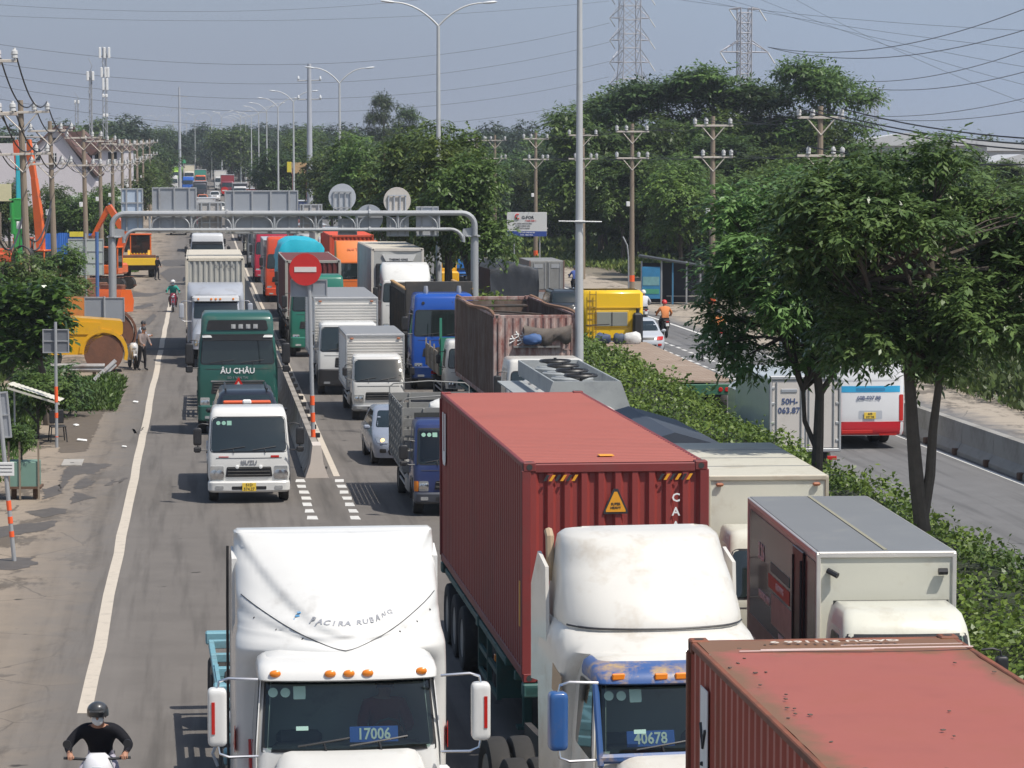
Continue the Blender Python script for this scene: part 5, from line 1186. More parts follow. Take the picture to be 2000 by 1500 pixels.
# ------------------------------------------------------------------ pylons
def pylon(x, y, H, base, topw, arms, label):
    E = thing('pylon', label, 'pylon', (x, y, zr(y)), .25); pm = mat('pylon_steel', (.40, .40, .43), .6, .2, var=.1); r = .075
    def w(z): return lerp(base, topw, min(1, z / (H * .55)))
    b = MB()
    for sx in (-1, 1):
        for sy in (-1, 1): b.tube([(sx * w(z) / 2, sy * w(z) / 2, z) for z in (0, H * .25, H * .55, H)], r * 1.3, 4)
    b.build('leg_frame', pm, E); b = MB(); z = 0
    while z < H - 1:
        st = max(1.4, w(z) * .8); z2 = min(H, z + st); a, c = w(z) / 2, w(z2) / 2
        for (p0, p1) in (((-1, -1), (1, -1)), ((1, -1), (1, 1)), ((1, 1), (-1, 1)), ((-1, 1), (-1, -1))):
            b.tube([(p0[0] * a, p0[1] * a, z), (p1[0] * c, p1[1] * c, z2)], r * .7, 4); b.tube([(p1[0] * a, p1[1] * a, z), (p0[0] * c, p0[1] * c, z2)], r * .7, 4); b.tube([(p0[0] * c, p0[1] * c, z2), (p1[0] * c, p1[1] * c, z2)], r * .7, 4)
        z = z2
    b.build('lattice', pm, E)
    for (z, L, h) in arms:
        for sg in (-1, 1):
            b = MB(); t = w(z) / 2
            for sy in (-1, 1): b.tube([(sg * t, sy * t, z), (sg * L, 0, z)], r, 4); b.tube([(sg * t, sy * t, z + h), (sg * L, 0, z)], r, 4)
            for k in (.33, .66): b.tube([(sg * lerp(t, L, k), 0, z), (sg * lerp(t, L, k), 0, z + h * (1 - k))], r * .6, 4)
            b.build('cross_arm', pm, E)
            b = MB(); d = -1 if sg > 0 else 1; b.tube([(sg * L, 0, z - .1), (sg * L + .9, -.3, z - 1.6)], .11, 6); b.build('insulator_string', ceram, E)
    return E
pylon(20.9, 530, 44, 6.4, 3.1, [(z, 3.7 + .55 * i * 0 + 3.2 - 3.2, 2.2) for i, z in enumerate((30.5 - 2.0, 24.5 - .5 - 1, 36.5, 42))] if 0 else [(19.6 + 3.9 * i, 3.7, 2.2) for i in range(6)], 'wide lattice pylon with stacked cross arms behind the left end of the grove')
pylon(32.2, 414, 28.3, 3.0, 1.6, [(22.2, 3.5, 1.6), (13.4, 3.6, 1.6), (28.1, 2.2, .2)], 'narrow lattice pylon with a flat top and hanging insulators')
pylon((1700 - 1000) / FPX * 900, 900, 24, 4, 3, [(20, 5, 1.5)], 'tiny hazy pylon on the right skyline')
def wires(label, pts, r, sag, m=None):
    ext = [(c, c + (c - a) * .8 + Vector((0, 0, .8 * 4 * sag))) for a, c in pts if c.x > 20]
    if ext: cable('power_lines', label.replace('right edge', 'right edge, next span').replace('downward', 'downward, next span'), ext, r, m or M['paleWire'], 0, 4, 'high voltage power lines')
    return cable('power_lines', label, pts, r, m or M['paleWire'], sag, 24, 'high voltage power lines')
def PX(u, v, y): return PD(u, v, y)
wires('pair of thin lines from the narrow pylon to the upper right edge', [(PX(1500, 92, 414), PX(2010, 14, 300)), (PX(1500, 92, 414), PX(2010, 56, 300))], .05, 2.2)
wires('pair of thin power lines from behind the grove to the right edge', [(PX(1612, 152, 420), PX(2010, 96, 300)), (PX(1612, 158, 420), PX(2010, 138, 300))], .045, 1.6)
wires('lower pair of thin power lines reaching the right edge above the cables', [(PX(1650, 222, 420), PX(2010, 190, 300)), (PX(1650, 222, 420), PX(2010, 216, 300))], .04, 1.0)
wires('faint parallel power lines crossing the right sky downward', [(PX(1200 + 80 * i, -20, 560), PX(2010, 60 + 36 * i, 420)) for i in range(5)], .03, 1.0)
wires('faint power lines running from the wide pylon to the left edge', [(PX(1190, v, 530), PX(-20, v2, 430)) for v, v2 in ((45, 84), (82, 122), (120, 145), (150, 166), (190, 190))], .035, 5.0)
wires('upper faint power lines crossing the left sky', [(PX(1190, 2, 560), PX(-20, 30, 460)), (PX(900, -10, 560), PX(-20, 8, 460))], .03, 2.0)

# antenna masts
def mast(u, y, zt, panels, label, w=.35):
    E = thing('antenna_mast', label, 'antenna mast', ((u - 1000) / FPX * y, y, zr(y))); b = MB(); gm_ = mat('mast_grey', (.30, .31, .33), .6)
    for sx, sy in ((-1, -1), (1, -1), (0, 1)): b.tube([(sx * w, sy * w, 0), (sx * w * .6, sy * w * .6, zt)], .06, 4)
    z = 0
    while z < zt: b.tube([(-w, -w, z), (w, -w, z + 1)], .035, 4); b.tube([(w, -w, z + 1), (-w, -w, z + 2)], .035, 4); z += 2
    b.build('lattice', gm_, E)
    for (z, h, offs) in panels:
        for x in offs: b = MB(); b.box((x, -.3, z), (.30, .2, h), .05); b.build('antenna_panel', M['white'], E)
        b = MB(); b.tube([(min(offs), -.1, z - h * .3), (max(offs), -.1, z - h * .3)], .06, 4); b.build('mount_bar', gm_, E)
H_ = lambda v, y: HCAM + (HOR - v) * y / FPX - zr(y)
mast(209, 380, H_(95, 380), [(H_(105, 380), 1.4, (-.58, 0, .58)), (H_(143, 380), 1.3, (-.4, .1, .45)), (H_(166, 380), 1.5, (-.2, .3)), (H_(188, 380), .4, (-.2, .2)), (H_(226, 380), .4, (-.15, .25))], 'tall white panelled antenna mast, right of the two')
mast(181, 360, H_(140, 360), [(H_(150, 360), 1.1, (-.32, .32))], 'shorter antenna mast with two pale panels, left of the tall one', .22)
mast(154, 520, H_(195, 520), [(H_(200, 520), .6, (-.3, .3))], 'faint distant antenna mast left of the shorter one', .4)

# ------------------------------------------------------------------ buildings
hw_ = mat('house_white', (.62, .58, .60), .8, var=.05, dirt=.15, dcol=(.4, .36, .35)); rf = mat('roof_brown', (.13, .075, .065), .8, var=.2, vs=2)
y0 = 300; X = lambda u, y=300: (u - 1000) / FPX * y
E = thing('gabled_house', 'white gabled house with dark windows behind the left utility poles', 'house', (0, 0, 0)); zb = 0
b = MB(); b.prism([(X(55), zb), (X(190), zb), (X(190), H_(330, 300) - 1), (X(113), H_(243, 300)), (X(52), H_(300, 300))], 1, y0, y0 + 4); b.build('wall', hw_, E, 0)
b = MB(); b.prism([(X(110), H_(243, 300) + .05), (X(115), H_(243, 300) + .16), (X(196), H_(333, 300)), (X(192), H_(336, 300) - .1)], 1, y0 - .4, y0 + 4); b.prism([(X(113), H_(243, 300) + .22), (X(48), H_(302, 300) + .1), (X(48), H_(305, 300)), (X(113), H_(243, 300) + .02)], 1, y0 - .4, y0 + 13); b.build('roof', rf, E, 0)
b = MB(); b.prism([(X(118), H_(252, 300)), (X(152), H_(249, 300)), (X(188), H_(283, 300)), (X(168), H_(297, 300))], 1, y0 + 4.2, y0 + 7); b.build('rear_roof', rf, E, 0)
for (u, v, w, h) in ((72, 296, 1.0, 1.1), (109, 300, .42, .7), (109, 312, .42, .7)):
    b = MB(); b.box((X(u), y0 - .03, H_(v, 300)), (w, .08, h), .01); o = b.build('window', M['dglass'], E); b = MB(); b.box((X(u), y0 - .09, H_(v, 300)), (.06, .04, h)); b.box((X(u), y0 - .088, H_(v, 300) + h * .1), (w, .04, .06)); b.build('window_frame', M['white'], o)
b = MB(); b.prism([(X(98), H_(263, 300)), (X(118), H_(263, 300)), (X(108), H_(270, 300))], 1, y0 - .1, y0); b.build('gable_vent', M['ink'], E)
E = thing('white_building', 'long low white building wing at the left edge behind the orange arm', 'building', (0, 0, 0))
b = MB(); b.box((X(15), y0 + 5, H_(285, 300) / 2), (5.0, 8, H_(262, 300)), 0); b.build('wall', hw_, E); b = MB(); b.box((X(15), y0 + 5, H_(262, 300) + .06), (5.3, 8.4, .15)); b.build('roof', mat('roof_pale', (.5, .48, .46), .7), E)
E = thing('terraced_house', 'white house front with brown roof and three dark windows behind the fourth pole', 'house', (0, 0, 0)); X2 = lambda u: X(u, 330)
b = MB(); b.box(((X2(170) + X2(245)) / 2, 334, H_(283, 330) / 2), (X2(245) - X2(170), 8, H_(283, 330))); b.build('wall', hw_, E)
b = MB(); b.prism([(X2(165), H_(283, 330)), (X2(248), H_(283, 330)), (X2(235), H_(262, 330)), (X2(175), H_(262, 330))], 1, 329.6, 339); b.build('roof', rf, E, 0)
for u in (178, 192, 222): b = MB(); b.box((X2(u), 329.97, H_(294, 330)), (.5 if u < 200 else .95, .06, .75)); o = b.build('window', M['dglass'], E); b = MB(); b.box((X2(u), 329.93, H_(294, 330) - .42), (.9, .08, .08)); b.build('window_sill', M['white'], o)
E = thing('long_shed', 'long open shed with a pale green roof edge behind the excavators', 'shed', (0, 0, 0)); X3 = lambda u: X(u, 262)
b = MB(); b.prism([(262, H_(395, 262)), (270, H_(386, 262)), (270, H_(382, 262)), (262, H_(387, 262))], 0, X3(75), X3(242)); b.build('roof', mat('roof_green', (.33, .37, .30), .7, dirt=.3), E, 0)
b = MB(); b.box(((X3(75) + X3(242)) / 2, 270, 1.6), (X3(242) - X3(75), .2, 3.4)); b.build('back_wall', M['dark'], E)
for u in (78, 120, 160, 200, 240): b = MB(); b.box((X3(u), 262.4, 2), (.15, .15, 4.0)); b.build('column', M['concrete'], E)
E = thing('yellow_hoarding', 'pale yellow board at the left edge beside the green machine', 'hoarding', (0, 0, 0)); b = MB(); b.box((X(6, 225), 225, H_(376, 225)), (1.4, .1, 1.3), .01); b.build('board', mat('pale_yellow', (.62, .58, .36), .7), E); b = MB(); b.box((X(2, 225), 225.1, 2.2), (.1, .1, 4.5)); b.build('post', M['woodpole'], E)
E = thing('brick_wall', 'low raw brick wall behind the blue fence', 'wall', (X(168, 250), 250, 0)); bm_ = mat('brick_orange', (.36, .17, .09), .9, var=.3, vs=8)
b = MB(); b.box((0, 0, 0), (.36, .18, .16), .012); o0 = b.build('brick', bm_, E); o0.location = (-1.1, 0, 2.25); 
for r in range(5):
    for c in range(7):
        if r or c: o = link('brick', o0.data, E); o.location = (-1.1 + c * .38 + (r % 2) * .19, rnd.uniform(-.02, .02), 2.25 + r * .19)
b = MB(); b.box((.1, .12, 1.6), (3.0, .05, 3.2)); b.build('mortar_wall', mat('brick_mortar', (.30, .2, .14), .9), E)
E = thing('blue_fence', 'bright blue corrugated sheet fence with a yellow notice on the left verge', 'fence', (X(138, 232), 232, 0)); fb = mat('fence_blue', (.03, .15, .52), .5, var=.15, vs=1, dirt=.35, dcol=(.02, .06, .2), stretch=(1, 1, .3))
b = MB(); b.grid([[(-.34 + .07 * i, .03 * (i % 2), z) for i in range(11)] for z in (0, 2.7)]); o0 = b.build('sheet_panel', fb, E, 0); o0.location = (-2.0, 0, 0)
for i in range(1, 6): o = link('sheet_panel', o0.data, E); o.location = (-2.0 + i * .71, .02 * (i % 2), rnd.uniform(-.04, .04))
b = MB(); b.box((.55, -.05, H_(457, 232)), (1.2, .02, .4), .005); b.build('yellow_notice', mat('notice_yellow', (.7, .58, .05), .6), E)
b = MB()
for i in range(7): b.box((-2.35 + i * .71, .1, 1.3), (.07, .07, 2.7))
b.build('fence_post', M['steel'], E)
for (u, y, w, h, lab, m_) in ((1020, 310, 4, 5.6, 'pale green roofed shed among trees behind the billboard', 'roof_green'),):
    pass
E = thing('green_roof_house', 'small building with a pale green roof showing between trees right of centre', 'building', PD(1094, 320, 330) - Vector((0, 0, 0))); E.location.z = zr(330)
b = MB(); b.box((0, 3, 3.2), (4.4, 6, 6.4)); b.build('wall', hw_, E); b = MB(); b.prism([(-2.5, 6.4), (2.5, 6.4), (.2, 8.3)], 1, -.4, 6.5); b.build('roof', mat('mint_roof', (.38, .52, .46), .6), E, 0)
for i, (u, y, w, h) in enumerate(((1770, 300, 16, 9.6), (1900, 320, 20, 9.0), (1990, 260, 9, 7.6))):
    E = thing('white_warehouse', ('long white warehouse roof glimpsed above the left foreground crown', 'long white warehouse roof glimpsed above the right foreground crown', 'white shed at the far right edge behind the trees')[i], 'warehouse', (X(u, y), y, zr(y)))
    b = MB(); b.box((0, 6, h / 2), (w, 12, h)); b.build('wall', mat('warehouse_wall', (.5, .5, .5), .8), E); b = MB(); b.prism([(-w / 2 - .3, h), (w / 2 + .3, h), (0, h + 1.3)], 1, -.3, 12.3); b.build('roof', mat('warehouse_roof', (.6, .6, .6), .5, .2), E, 0)
# far hills
hm_ = mat('far_hill', (.05, .07, .05), .95, var=.3, vs=.01)
b = MB(); gg = random.Random(4)
P0 = [(-900 + i * 40, 2600, 6) for i in range(50)]; P1 = [(p_[0], 2650, 9 + 16 * max(0, math.sin(i * .23 + .4)) + gg.uniform(0, 5) + 12 * math.exp(-((i - 19) / 5) ** 2)) for i, p_ in enumerate(P0)]; P2 = [(p_[0], 2900, 6) for p_ in P0]
b.grid([P0, P1, P2]); b.build('hills', hm_, None, kind='structure')
# left billboard far
E = thing('roadside_billboard', 'small faded painted billboard behind the lamp row', 'billboard', (X(587, 345), 345, zr(345))); z_ = H_(328, 345)
b = MB(); b.box((0, 0, z_), (2.1, .2, 1.25), .02); b.build('panel', mat('billboard_print', (.5, .32, .16), .7, var=.7, vs=2.2, dirt=.5, dcol=(.25, .4, .3), ds=1), E); b = MB(); b.box((-1.25, 0, z_ + .1), (.5, .22, 1.2), .02); b.build('yellow_figure_panel', mat('notice_yellow'), E)
b = MB(); b.box((-.8, 0, z_ / 2), (.2, .2, z_)); b.box((.8, 0, z_ / 2), (.2, .2, z_)); b.build('billboard_leg', mat('rust_red', (.28, .06, .05), .8), E)

# right billboard
yb2 = 232; c = PD(1029, 438, yb2); E = thing('company_billboard', 'white billboard with red swirl logo and blue footer under the trees', 'billboard', (c.x, yb2, 0), -.1); s = yb2 / FPX
b = MB(); b.box((0, 0, c.z), (78 * s, .12, 47 * s), .01); pb = b.build('board', mat('board_white', (.66, .66, .64), .6, var=.04), E)
b = MB(); b.box((0, -.07, c.z - 18.5 * s), (78 * s, .02, 10 * s)); b.build('blue_footer', mat('footer_blue', (.03, .07, .30), .5), pb)
b = MB(); b.tube([(-18 * s + 4.5 * s * math.cos(t * .5), -.08, c.z + 15 * s + 4.5 * s * math.sin(t * .5)) for t in range(2, 12)], .05, 6); b.build('red_logo', mat('logo_red', (.6, .03, .03), .5), pb)
text('board_lettering', 'G-FOR', 8 * s, M['ink'], pb, (2 * s, -.075, c.z + 13 * s)); text('board_lettering', 'TAM KIM 1', 4.5 * s, mat('logo_red'), pb, (8 * s, -.075, c.z + 6.5 * s))
for i in range(3): text('board_lettering', ('GIA CONG KHUON MAU', 'CO KHI CHINH XAC', 'THIET BI TU DONG')[i], 3.2 * s, M['ink'], pb, (-8 * s, -.075, c.z + (1.2 - i * 4.6) * s))
for i in range(2): text('board_lettering', ('HOTLINE 0908 000 000', 'KCN - BIEN HOA')[i], 3.2 * s, M['white'], pb, (0, -.085, c.z - (16.2 + i * 4.6) * s))
b = MB()
for x in (-1.0, 1.0): b.tube([(x, .1, 0), (x, .1, c.z)], .06, 6)
b.build('board_leg', M['steel'], E)

# bus shelter
p = Vector((X(1312, 172), 172, 0)); E = thing('bus_shelter', 'dark bus shelter with a sloping roof and blue timetable panel on the right verge', 'bus shelter', p, -.12); s = 172 / FPX
b = MB(); b.prism([(-1.9, 2.75), (-1.9, 2.85), (1.9, 2.25), (1.9, 2.15)], 1, -.8, .9); b.build('roof', mat('shelter_roof', (.05, .055, .06), .6), E, 0)
for x in (-1.7, -.55, .1, .9, 1.7): b = MB(); b.box((x, -.6, 1.25), (.09, .09, 2.5)); b.build('post', mat('shelter_blue', (.06, .20, .34), .6) if x == .1 else M['steel'], E)
b = MB(); b.box((0, .8, 1.2), (3.6, .06, 2.3)); b.build('back_panel', mat('shelter_back', (.03, .035, .045), .7, var=.3), E)
b = MB(); b.box((-1.15, -.65, 1.25), (1.05, .06, 1.85), .01); o = b.build('poster_panel', mat('poster_blue', (.04, .22, .42), .5, var=.35, vs=2), E)
b = MB(); b.box((-1.15, -.69, 1.35), (.95, .01, .5)); b.build('poster_print', mat('poster_green', (.18, .36, .38), .6, var=.4, vs=4), o); b = MB(); b.box((-1.15, -.69, .75), (.95, .01, .28)); b.build('poster_print', mat('poster_green2', (.07, .32, .2), .6, var=.3, vs=4), o)
b = MB(); b.box((.7, .2, .45), (2.0, .35, .06)); b.box((0, .2, .2), (.08, .3, .45)); b.box((1.5, .2, .2), (.08, .3, .45)); b.build('bench', M['concrete'], E)
p = Vector((X(1228, 176), 176, 0)); E = thing('stop_pole', 'thin bent pole leaning beside the third right utility pole', 'pole', p); b = MB(); b.tube([(0, 0, 0), (-.02, 0, 2.6), (-.1, 0, 3.3), (-.35, 0, 3.8)], .05, 6); b.build('pole', M['steel'], E); b = MB(); b.box((0, 0, .02), (.3, .3, .04)); b.build('base_plate', M['concrete'], E)

# ------------------------------------------------------------------ left verge clutter
p = PT(52, 974, 0); E = thing('green_cart', 'faded green metal box cart on legs with plants on top, at the left edge', 'cart', (p.x, p.y, 0), .05)
gp = mat('green_faded', (.16, .27, .22), .6, var=.12, vs=3, dirt=.4)
b = MB(); b.box((-.08, 0, .62), (.80, .6, .62), .02); b.build('box', gp, E)
for x in (-.38, -.12, .33): b = MB(); b.box((x, -.31, .72), (.045, .045, 1.4)); b.build('frame_post', M['woodpole'], E)
b = MB(); b.box((-.05, 0, .30), (.86, .66, .06)); b.build('tray', mat('rusty_tray', (.12, .07, .045), .9), E)
for x in (-.3, .22): b = MB(); b.box((x, 0, .13), (.12, .12, .26)); b.build('leg', mat('rusty_tray'), E)
tree('bush0', p.x - .12, p.y + .1, .26, 'yellow-green potted plant sticking out of the green cart', name='potted_plant', z=.9)
p = PT(70, 870, 0); E = thing('awning', 'pale corrugated awning sheet sloping down to the right at the left edge', 'awning', (p.x, p.y, 0))
b = MB(); P = []
for i in range(25): x = -.75 + i * .0625; P.append([(x, y, 1.55 - .33 * (x) + (.015 if i % 2 else 0)) for y in (-.35, .6)])
b.grid(P); b.build('roof_sheet', mat('awning_cream', (.58, .56, .48), .6, var=.06, dirt=.2), E, 0)
b = MB(); b.prism([(-.75, 1.72), (.75, 1.26), (.75, 1.20), (-.75, 1.66)], 1, -.36, -.34); b.build('edge_trim', mat('awning_cream'), E, 0)
for x in (-.6, .6): b = MB(); b.tube([(x, 0, 0), (x, 0, 1.5 - .3 * x)], .03, 6); b.build('post', M['steel'], E)
E = thing('plastic_chair', 'dark folding chair under the awning', 'chair', (p.x + .45, p.y + 1.2, 0), .3)
for x, y in ((-.2, -.2), (.2, -.2), (-.2, .2), (.2, .2)): b = MB(); b.tube([(x * 1.2, y * 1.2, 0), (x, y, .44)], .02, 5); b.build('leg', M['black'], E)
b = MB(); b.box((0, 0, .45), (.45, .45, .04), .01); b.build('seat', M['black'], E); b = MB(); b.box((0, .2, .72), (.42, .04, .4), .02); b.build('backrest', M['black'], E)
tree('bush0', p.x - .3, p.y + 2.2, .55, 'dark leafy shrub under the pale awning', name='shrub'); tree('bush1', p.x - 1.6, p.y + 9, .6, 'spiky shrub above the pale awning', name='shrub'); tree('bush0', p.x - 1.6, p.y + 11, .42, 'leafy shrub behind the awning post', name='shrub'); pass
# guard rails stacked
def rail(name, label, a, c, h=.31, group='loose steel guard rails'):
    a = Vector(a); c = Vector(c); E = thing(name, label, 'guard rail', a, math.atan2(c.y - a.y, c.x - a.x), group); L = (c.xy - a.xy).length; prof = [(0, 0), (.03, .04), (.08, .07), (.08, .11), (.02, .15), (.02, .17), (.08, .21), (.08, .25), (.03, .29), (0, .33)]
    dz = c.z - a.z; b = MB(); b.grid([[(0, -y, z) for y, z in prof], [(L, -y, z + dz) for y, z in prof]]); b.grid([[(0, -y + .01, z) for y, z in prof], [(L, -y + .01, z + dz) for y, z in prof]], flip=True); b.build('rail_beam', mat('rail_steel', (.40, .39, .38), .5, .4, dirt=.5, dcol=(.2, .12, .08)), E, 60)
    for x in (L * .12, L * .8): b = MB(); b.box((x, .08, -.1 + dz * x / L), (.12, .12, .7)); b.build('rail_post', mat('rusty_tray'), E)
    return E
rail('guard_rail', 'upper steel guard rail beam across the roller front, on the left verge', PD(98, 727, 112), PD(205, 727, 112)); E = rail('guard_rail', 'lower steel guard rail beam with orange marks on the left verge', PD(80, 756, 108), PD(180, 760, 108))
for x in (.28, .52): b = MB(); b.box((x, -.065, .17), (.12, .06, .34)); b.build('orange_mark', M['orange_band'], E)
rail('guard_rail', 'slanting steel guard rail beam rising to the right by the roller wheel', PD(182, 757, 107), PD(224, 718, 112))
E = thing('litter', 'white scraps of litter on the stained verge', 'litter', PT(160, 862, 0));
for dx, dy, s_ in ((0, 0, .5), (-.9, 5, .3), (1.5, -2, .2), (-.2, 14, .3), (2.4, 60, .4), (5.0, 75, .5)): b = MB(); b.box((dx, dy, .04), (s_ * .6, .14, .05), .02, rot=(.1, .1, dx)); b.build('scrap', M['white'], E)
E = thing('manhole_cover', 'grey concrete drain slab in the stained verge', 'drain cover', PT(142, 905, 0), .1); b = MB(); b.box((0, 0, .02), (.55, 1.5, .05), .01); b.build('slab', M['concrete'], E); b = MB(); b.box((0, -.3, .048), (.1, .05, .01)); b.build('lift_slot', M['ink'], E)

# ------------------------------------------------------------------ construction machines
ymat = paint('machine_yellow', (.72, .38, .015), .3); omat = paint('machine_orange', (.72, .13, .02), .35); rust = mat('rusty_steel', (.17, .075, .045), .85, var=.4, vs=5, dirt=.6, dcol=(.07, .04, .03), bump=.3, bs=12)
def crawler(E, y0=0, L=3.2, w=2.3):
    for sg in (-1, 1):
        b = MB(); pr_ = rpoly([(-L / 2, .2), (-L / 2 + .3, 0), (L / 2 - .3, 0), (L / 2, .2), (L / 2, .55), (L / 2 - .25, .8), (-L / 2 + .25, .8), (-L / 2, .55)], .12); b.prism(pr_, 0, sg * (w / 2 - .45), sg * w / 2); b.build('track', M['rubber'], E)
        b = MB()
        for i in range(int(L / .22)): b.box((sg * (w / 2 - .225), -L / 2 + .2 + i * .22, .81), (.46, .1, .05)); b.box((sg * (w / 2 - .225), -L / 2 - .0, .25 + .0), (.46, .06, .1))
        b.build('track_shoe', rust, E)
def cabm(E, x, y, z, w, d, h, pm, name='cab'):
    b = MB(); 
    for sx in (-1, 1):
        for sy in (-1, 1): b.box((x + sx * (w / 2 - .04), y + sy * (d / 2 - .04), z + h / 2), (.08, .08, h), .01)
    b.box((x, y, z + h), (w + .08, d + .08, .1), .03); b.box((x, y, z + .18), (w, d, .36), .02); o = b.build(name, pm, E)
    b = MB(); b.box((x, y - d / 2 + .03, z + h * .58), (w - .16, .02, h * .75)); b.box((x, y + d / 2 - .03, z + h * .58), (w - .16, .02, h * .75))
    for sx in (-1, 1): b.box((x + sx * (w / 2 - .03), y, z + h * .58), (.02, d - .16, h * .75))
    b.build('cab_glass', M['dglass'], o)
def armseg(E, name, p, w, pm):
    """side profile polygon in (y,z) extruded to width w"""
    b = MB(); b.prism(p, 0, -w / 2, w / 2); return b.build(name, pm, E)
def excavator(name, label, x, y, rz, pm, boom, stick, tip=None, counter=True, base=True, scale=1):
    E = thing(name, label, 'excavator', (x, y, 0), rz, None); E.scale = (scale,) * 3
    if base:
        crawler(E); b = MB(); b.box((0, .2, 1.35), (2.3, 2.6, .7), .12); b.box((.3, 1.1, 1.75), (1.5, .9, .5), .1); b.build('engine_house', pm, E); cabm(E, -.65, -.55, 1.05, .95, 1.3, 1.7, pm)
    a = Vector(boom[0]); pts = [Vector(q) for q in boom]; 
    def strip(pts, w0, w1):
        L, Rr_ = [], []
        for i, p in enumerate(pts):
            d = (pts[min(i + 1, len(pts) - 1)] - pts[max(i - 1, 0)]).normalized(); n = Vector((-d.y, d.x)); w = lerp(w0, w1, i / (len(pts) - 1)) * (1.25 if 0 < i < len(pts) - 1 else .8)
            L.append(tuple(p + n * w)); Rr_.append(tuple(p - n * w))
        return L + Rr_[::-1]
    armseg(E, 'boom', strip(pts, .24, .2), .34, pm)
    sp = [Vector(q) for q in stick]; armseg(E, 'stick', strip(sp, .2, .13), .26, pm)
    b = MB(); b.tube([(-.12, pts[0].x, pts[0].y + .3), (-.12, (pts[0].x + pts[1].x) / 2, (pts[0].y + pts[1].y) / 2 + .1)], .06, 8); b.tube([(0, pts[1].x, pts[1].y + .35), (0, sp[0].x, sp[0].y + .25)], .07, 8); b.build('hydraulic_ram', M['chrome'], E)
    if tip == 'bucket':
        e = sp[-1]; armseg(E, 'bucket', [(e.x - .1, e.y + .1), (e.x + .5, e.y), (e.x + .75, e.y - .5), (e.x + .3, e.y - .8), (e.x - .2, e.y - .6)], .9, rust)
    return E
X_ = lambda u, y: (u - 1000) / FPX * y
excavator('excavator', 'orange excavator with raised bent arm behind the gantry leg', X_(208, 192), 192, 1.35, omat, [(-.6, 1.5), (-1.3, 3.7), (-.2, 5.4)], [(-.2, 5.3), (.9, 3.4)], 'bucket')
excavator('excavator', 'tall orange boom with a white stripe rising behind the nearest left pole', X_(72, 185), 185, 1.2, omat, [(-.4, 1.5), (-.2, 4.6), (.1, 7.2)], [(.1, 7.2), (.35, 8.5), (.45, 9.6)], None, scale=1.0)
excavator('excavator', 'tall dark orange folded boom at the far left against the white house', X_(36, 215), 215, 1.5, paint('machine_red_orange', (.62, .10, .03), .4), [(-.4, 1.5), (-.3, 6.0), (.1, 9.6)], [(.1, 9.8), (-.3, 8), (-.5, 5.2)], None)
E = thing('drilling_rig', 'green vertical drilling machine with a turquoise upper arm at the left', 'drilling rig', (X_(36, 200), 200, 0), .1); gmt = paint('rig_green', (.03, .30, .06), .3); tmt = paint('rig_teal', (.03, .42, .50), .25)
b = MB(); b.box((0, 0, 2.9), (.55, .6, 5.8), .06); b.build('lower_mast', gmt, E); b = MB()
for x, z in ((-.35, 5.0), (.4, 4.9), (-.3, 4.0), (.35, 3.9)): b.tube([(x, -.2, z - .6), (x, -.2, z + .5)], .17, 10)
b.build('motor_cylinder', gmt, E); b = MB(); b.box((0, 0, 4.4), (1.25, .7, .12), .02); b.box((0, 0, 5.7), (1.1, .6, .12), .02); b.build('deck_ring', gmt, E)
b = MB(); b.box((.12, .1, 7.2), (.44, .5, 3.0), .06); b.build('upper_arm', tmt, E); b = MB(); b.tube([(.5, .1, 3.6), (.48, .1, 6.6)], .09, 8); b.build('hydraulic_ram', tmt, E)
# loader with yellow bucket
E = thing('wheel_loader', 'orange cab loader with a wide yellow bucket facing the road', 'loader', (X_(272, 213), 213, 0), RZ); 
b = MB(); b.prism([(-.95, .55), (-1.1, .95), (-.95, 1.35), (-.55, 1.35), (-.5, .5)], 0, -1.2, 1.2); bk = b.build('bucket', M['rubber'], E)
b = MB(); b.box((0, -1.1, 1.14), (2.42, .1, .52), .02); b.build('bucket_face', paint('loader_yellow', (.78, .50, .03), .15), bk); b = MB(); b.box((0, -.8, 1.5), (2.4, .6, .22), .03); b.build('bucket_rim', rust, bk); b = MB()
for i in range(6): b.box((-.55 + i * .22, -.6, 1.68), (.12, .1, .12), .02)
b.build('bolt_row', ymat, bk)
for sg in (-1, 1): b = MB(); b.prism([(-.6, 1.5), (-.3, 1.9), (1.0, 2.0), (1.0, 1.6), (.1, 1.4)], 0, sg * .62, sg * .8); b.build('lift_arm', ymat, E)
cabm(E, .1, .9, 1.3, 1.5, 1.4, 1.75, omat); b = MB(); b.box((0, 2.6, 1.4), (1.7, 2.2, 1.1), .15); b.build('engine_house', ymat, E); axle(E, .2, 1.1, .65, .45); axle(E, 2.7, 1.1, .65, .45)
# yellow road roller in profile
E = thing('road_roller', 'yellow road roller with a round drum parked behind the steel rails', 'road roller', (X_(150, 116), 116, 0), .15)
b = MB(); b.prism(rpoly([(-1.6, .7), (.35, .7), (.5, 1.15), (1.0, 1.45), (1.75, 1.45), (1.75, 2.0), (-.1, 2.15), (-1.55, 2.1), (-1.6, 1.7)], .12), 1, -.8, .8); b.build('body', ymat, E)
b = MB(); b.prism(rpoly([(-.4, 1.5), (.9, 1.48), (.92, 1.95), (-.4, 2.0)], .08), 1, -.84, -.8); b.build('side_panel', ymat, E); b = MB(); b.box((-1.0, -.83, 1.15), (.5, .05, .38), .03); b.build('grey_hatch', M['signback'], E)
b = MB(); P = [(1.0 + .95 * math.cos(t), .75 + .95 * math.sin(t)) for t in [i * math.pi / 10 for i in range(-1, 11)]]; b.prism(P + [(p_[0] * .86 + .14, p_[1] * .86 + .10) for p_ in P[::-1]], 1, -.85, .85); b.build('drum_guard', ymat, E, 50)
b = MB(); b.lathe([(-.8, .76), (.8, .76)], 'y', (1.0, 0, .76), 30); b.build('drum', rust, E)
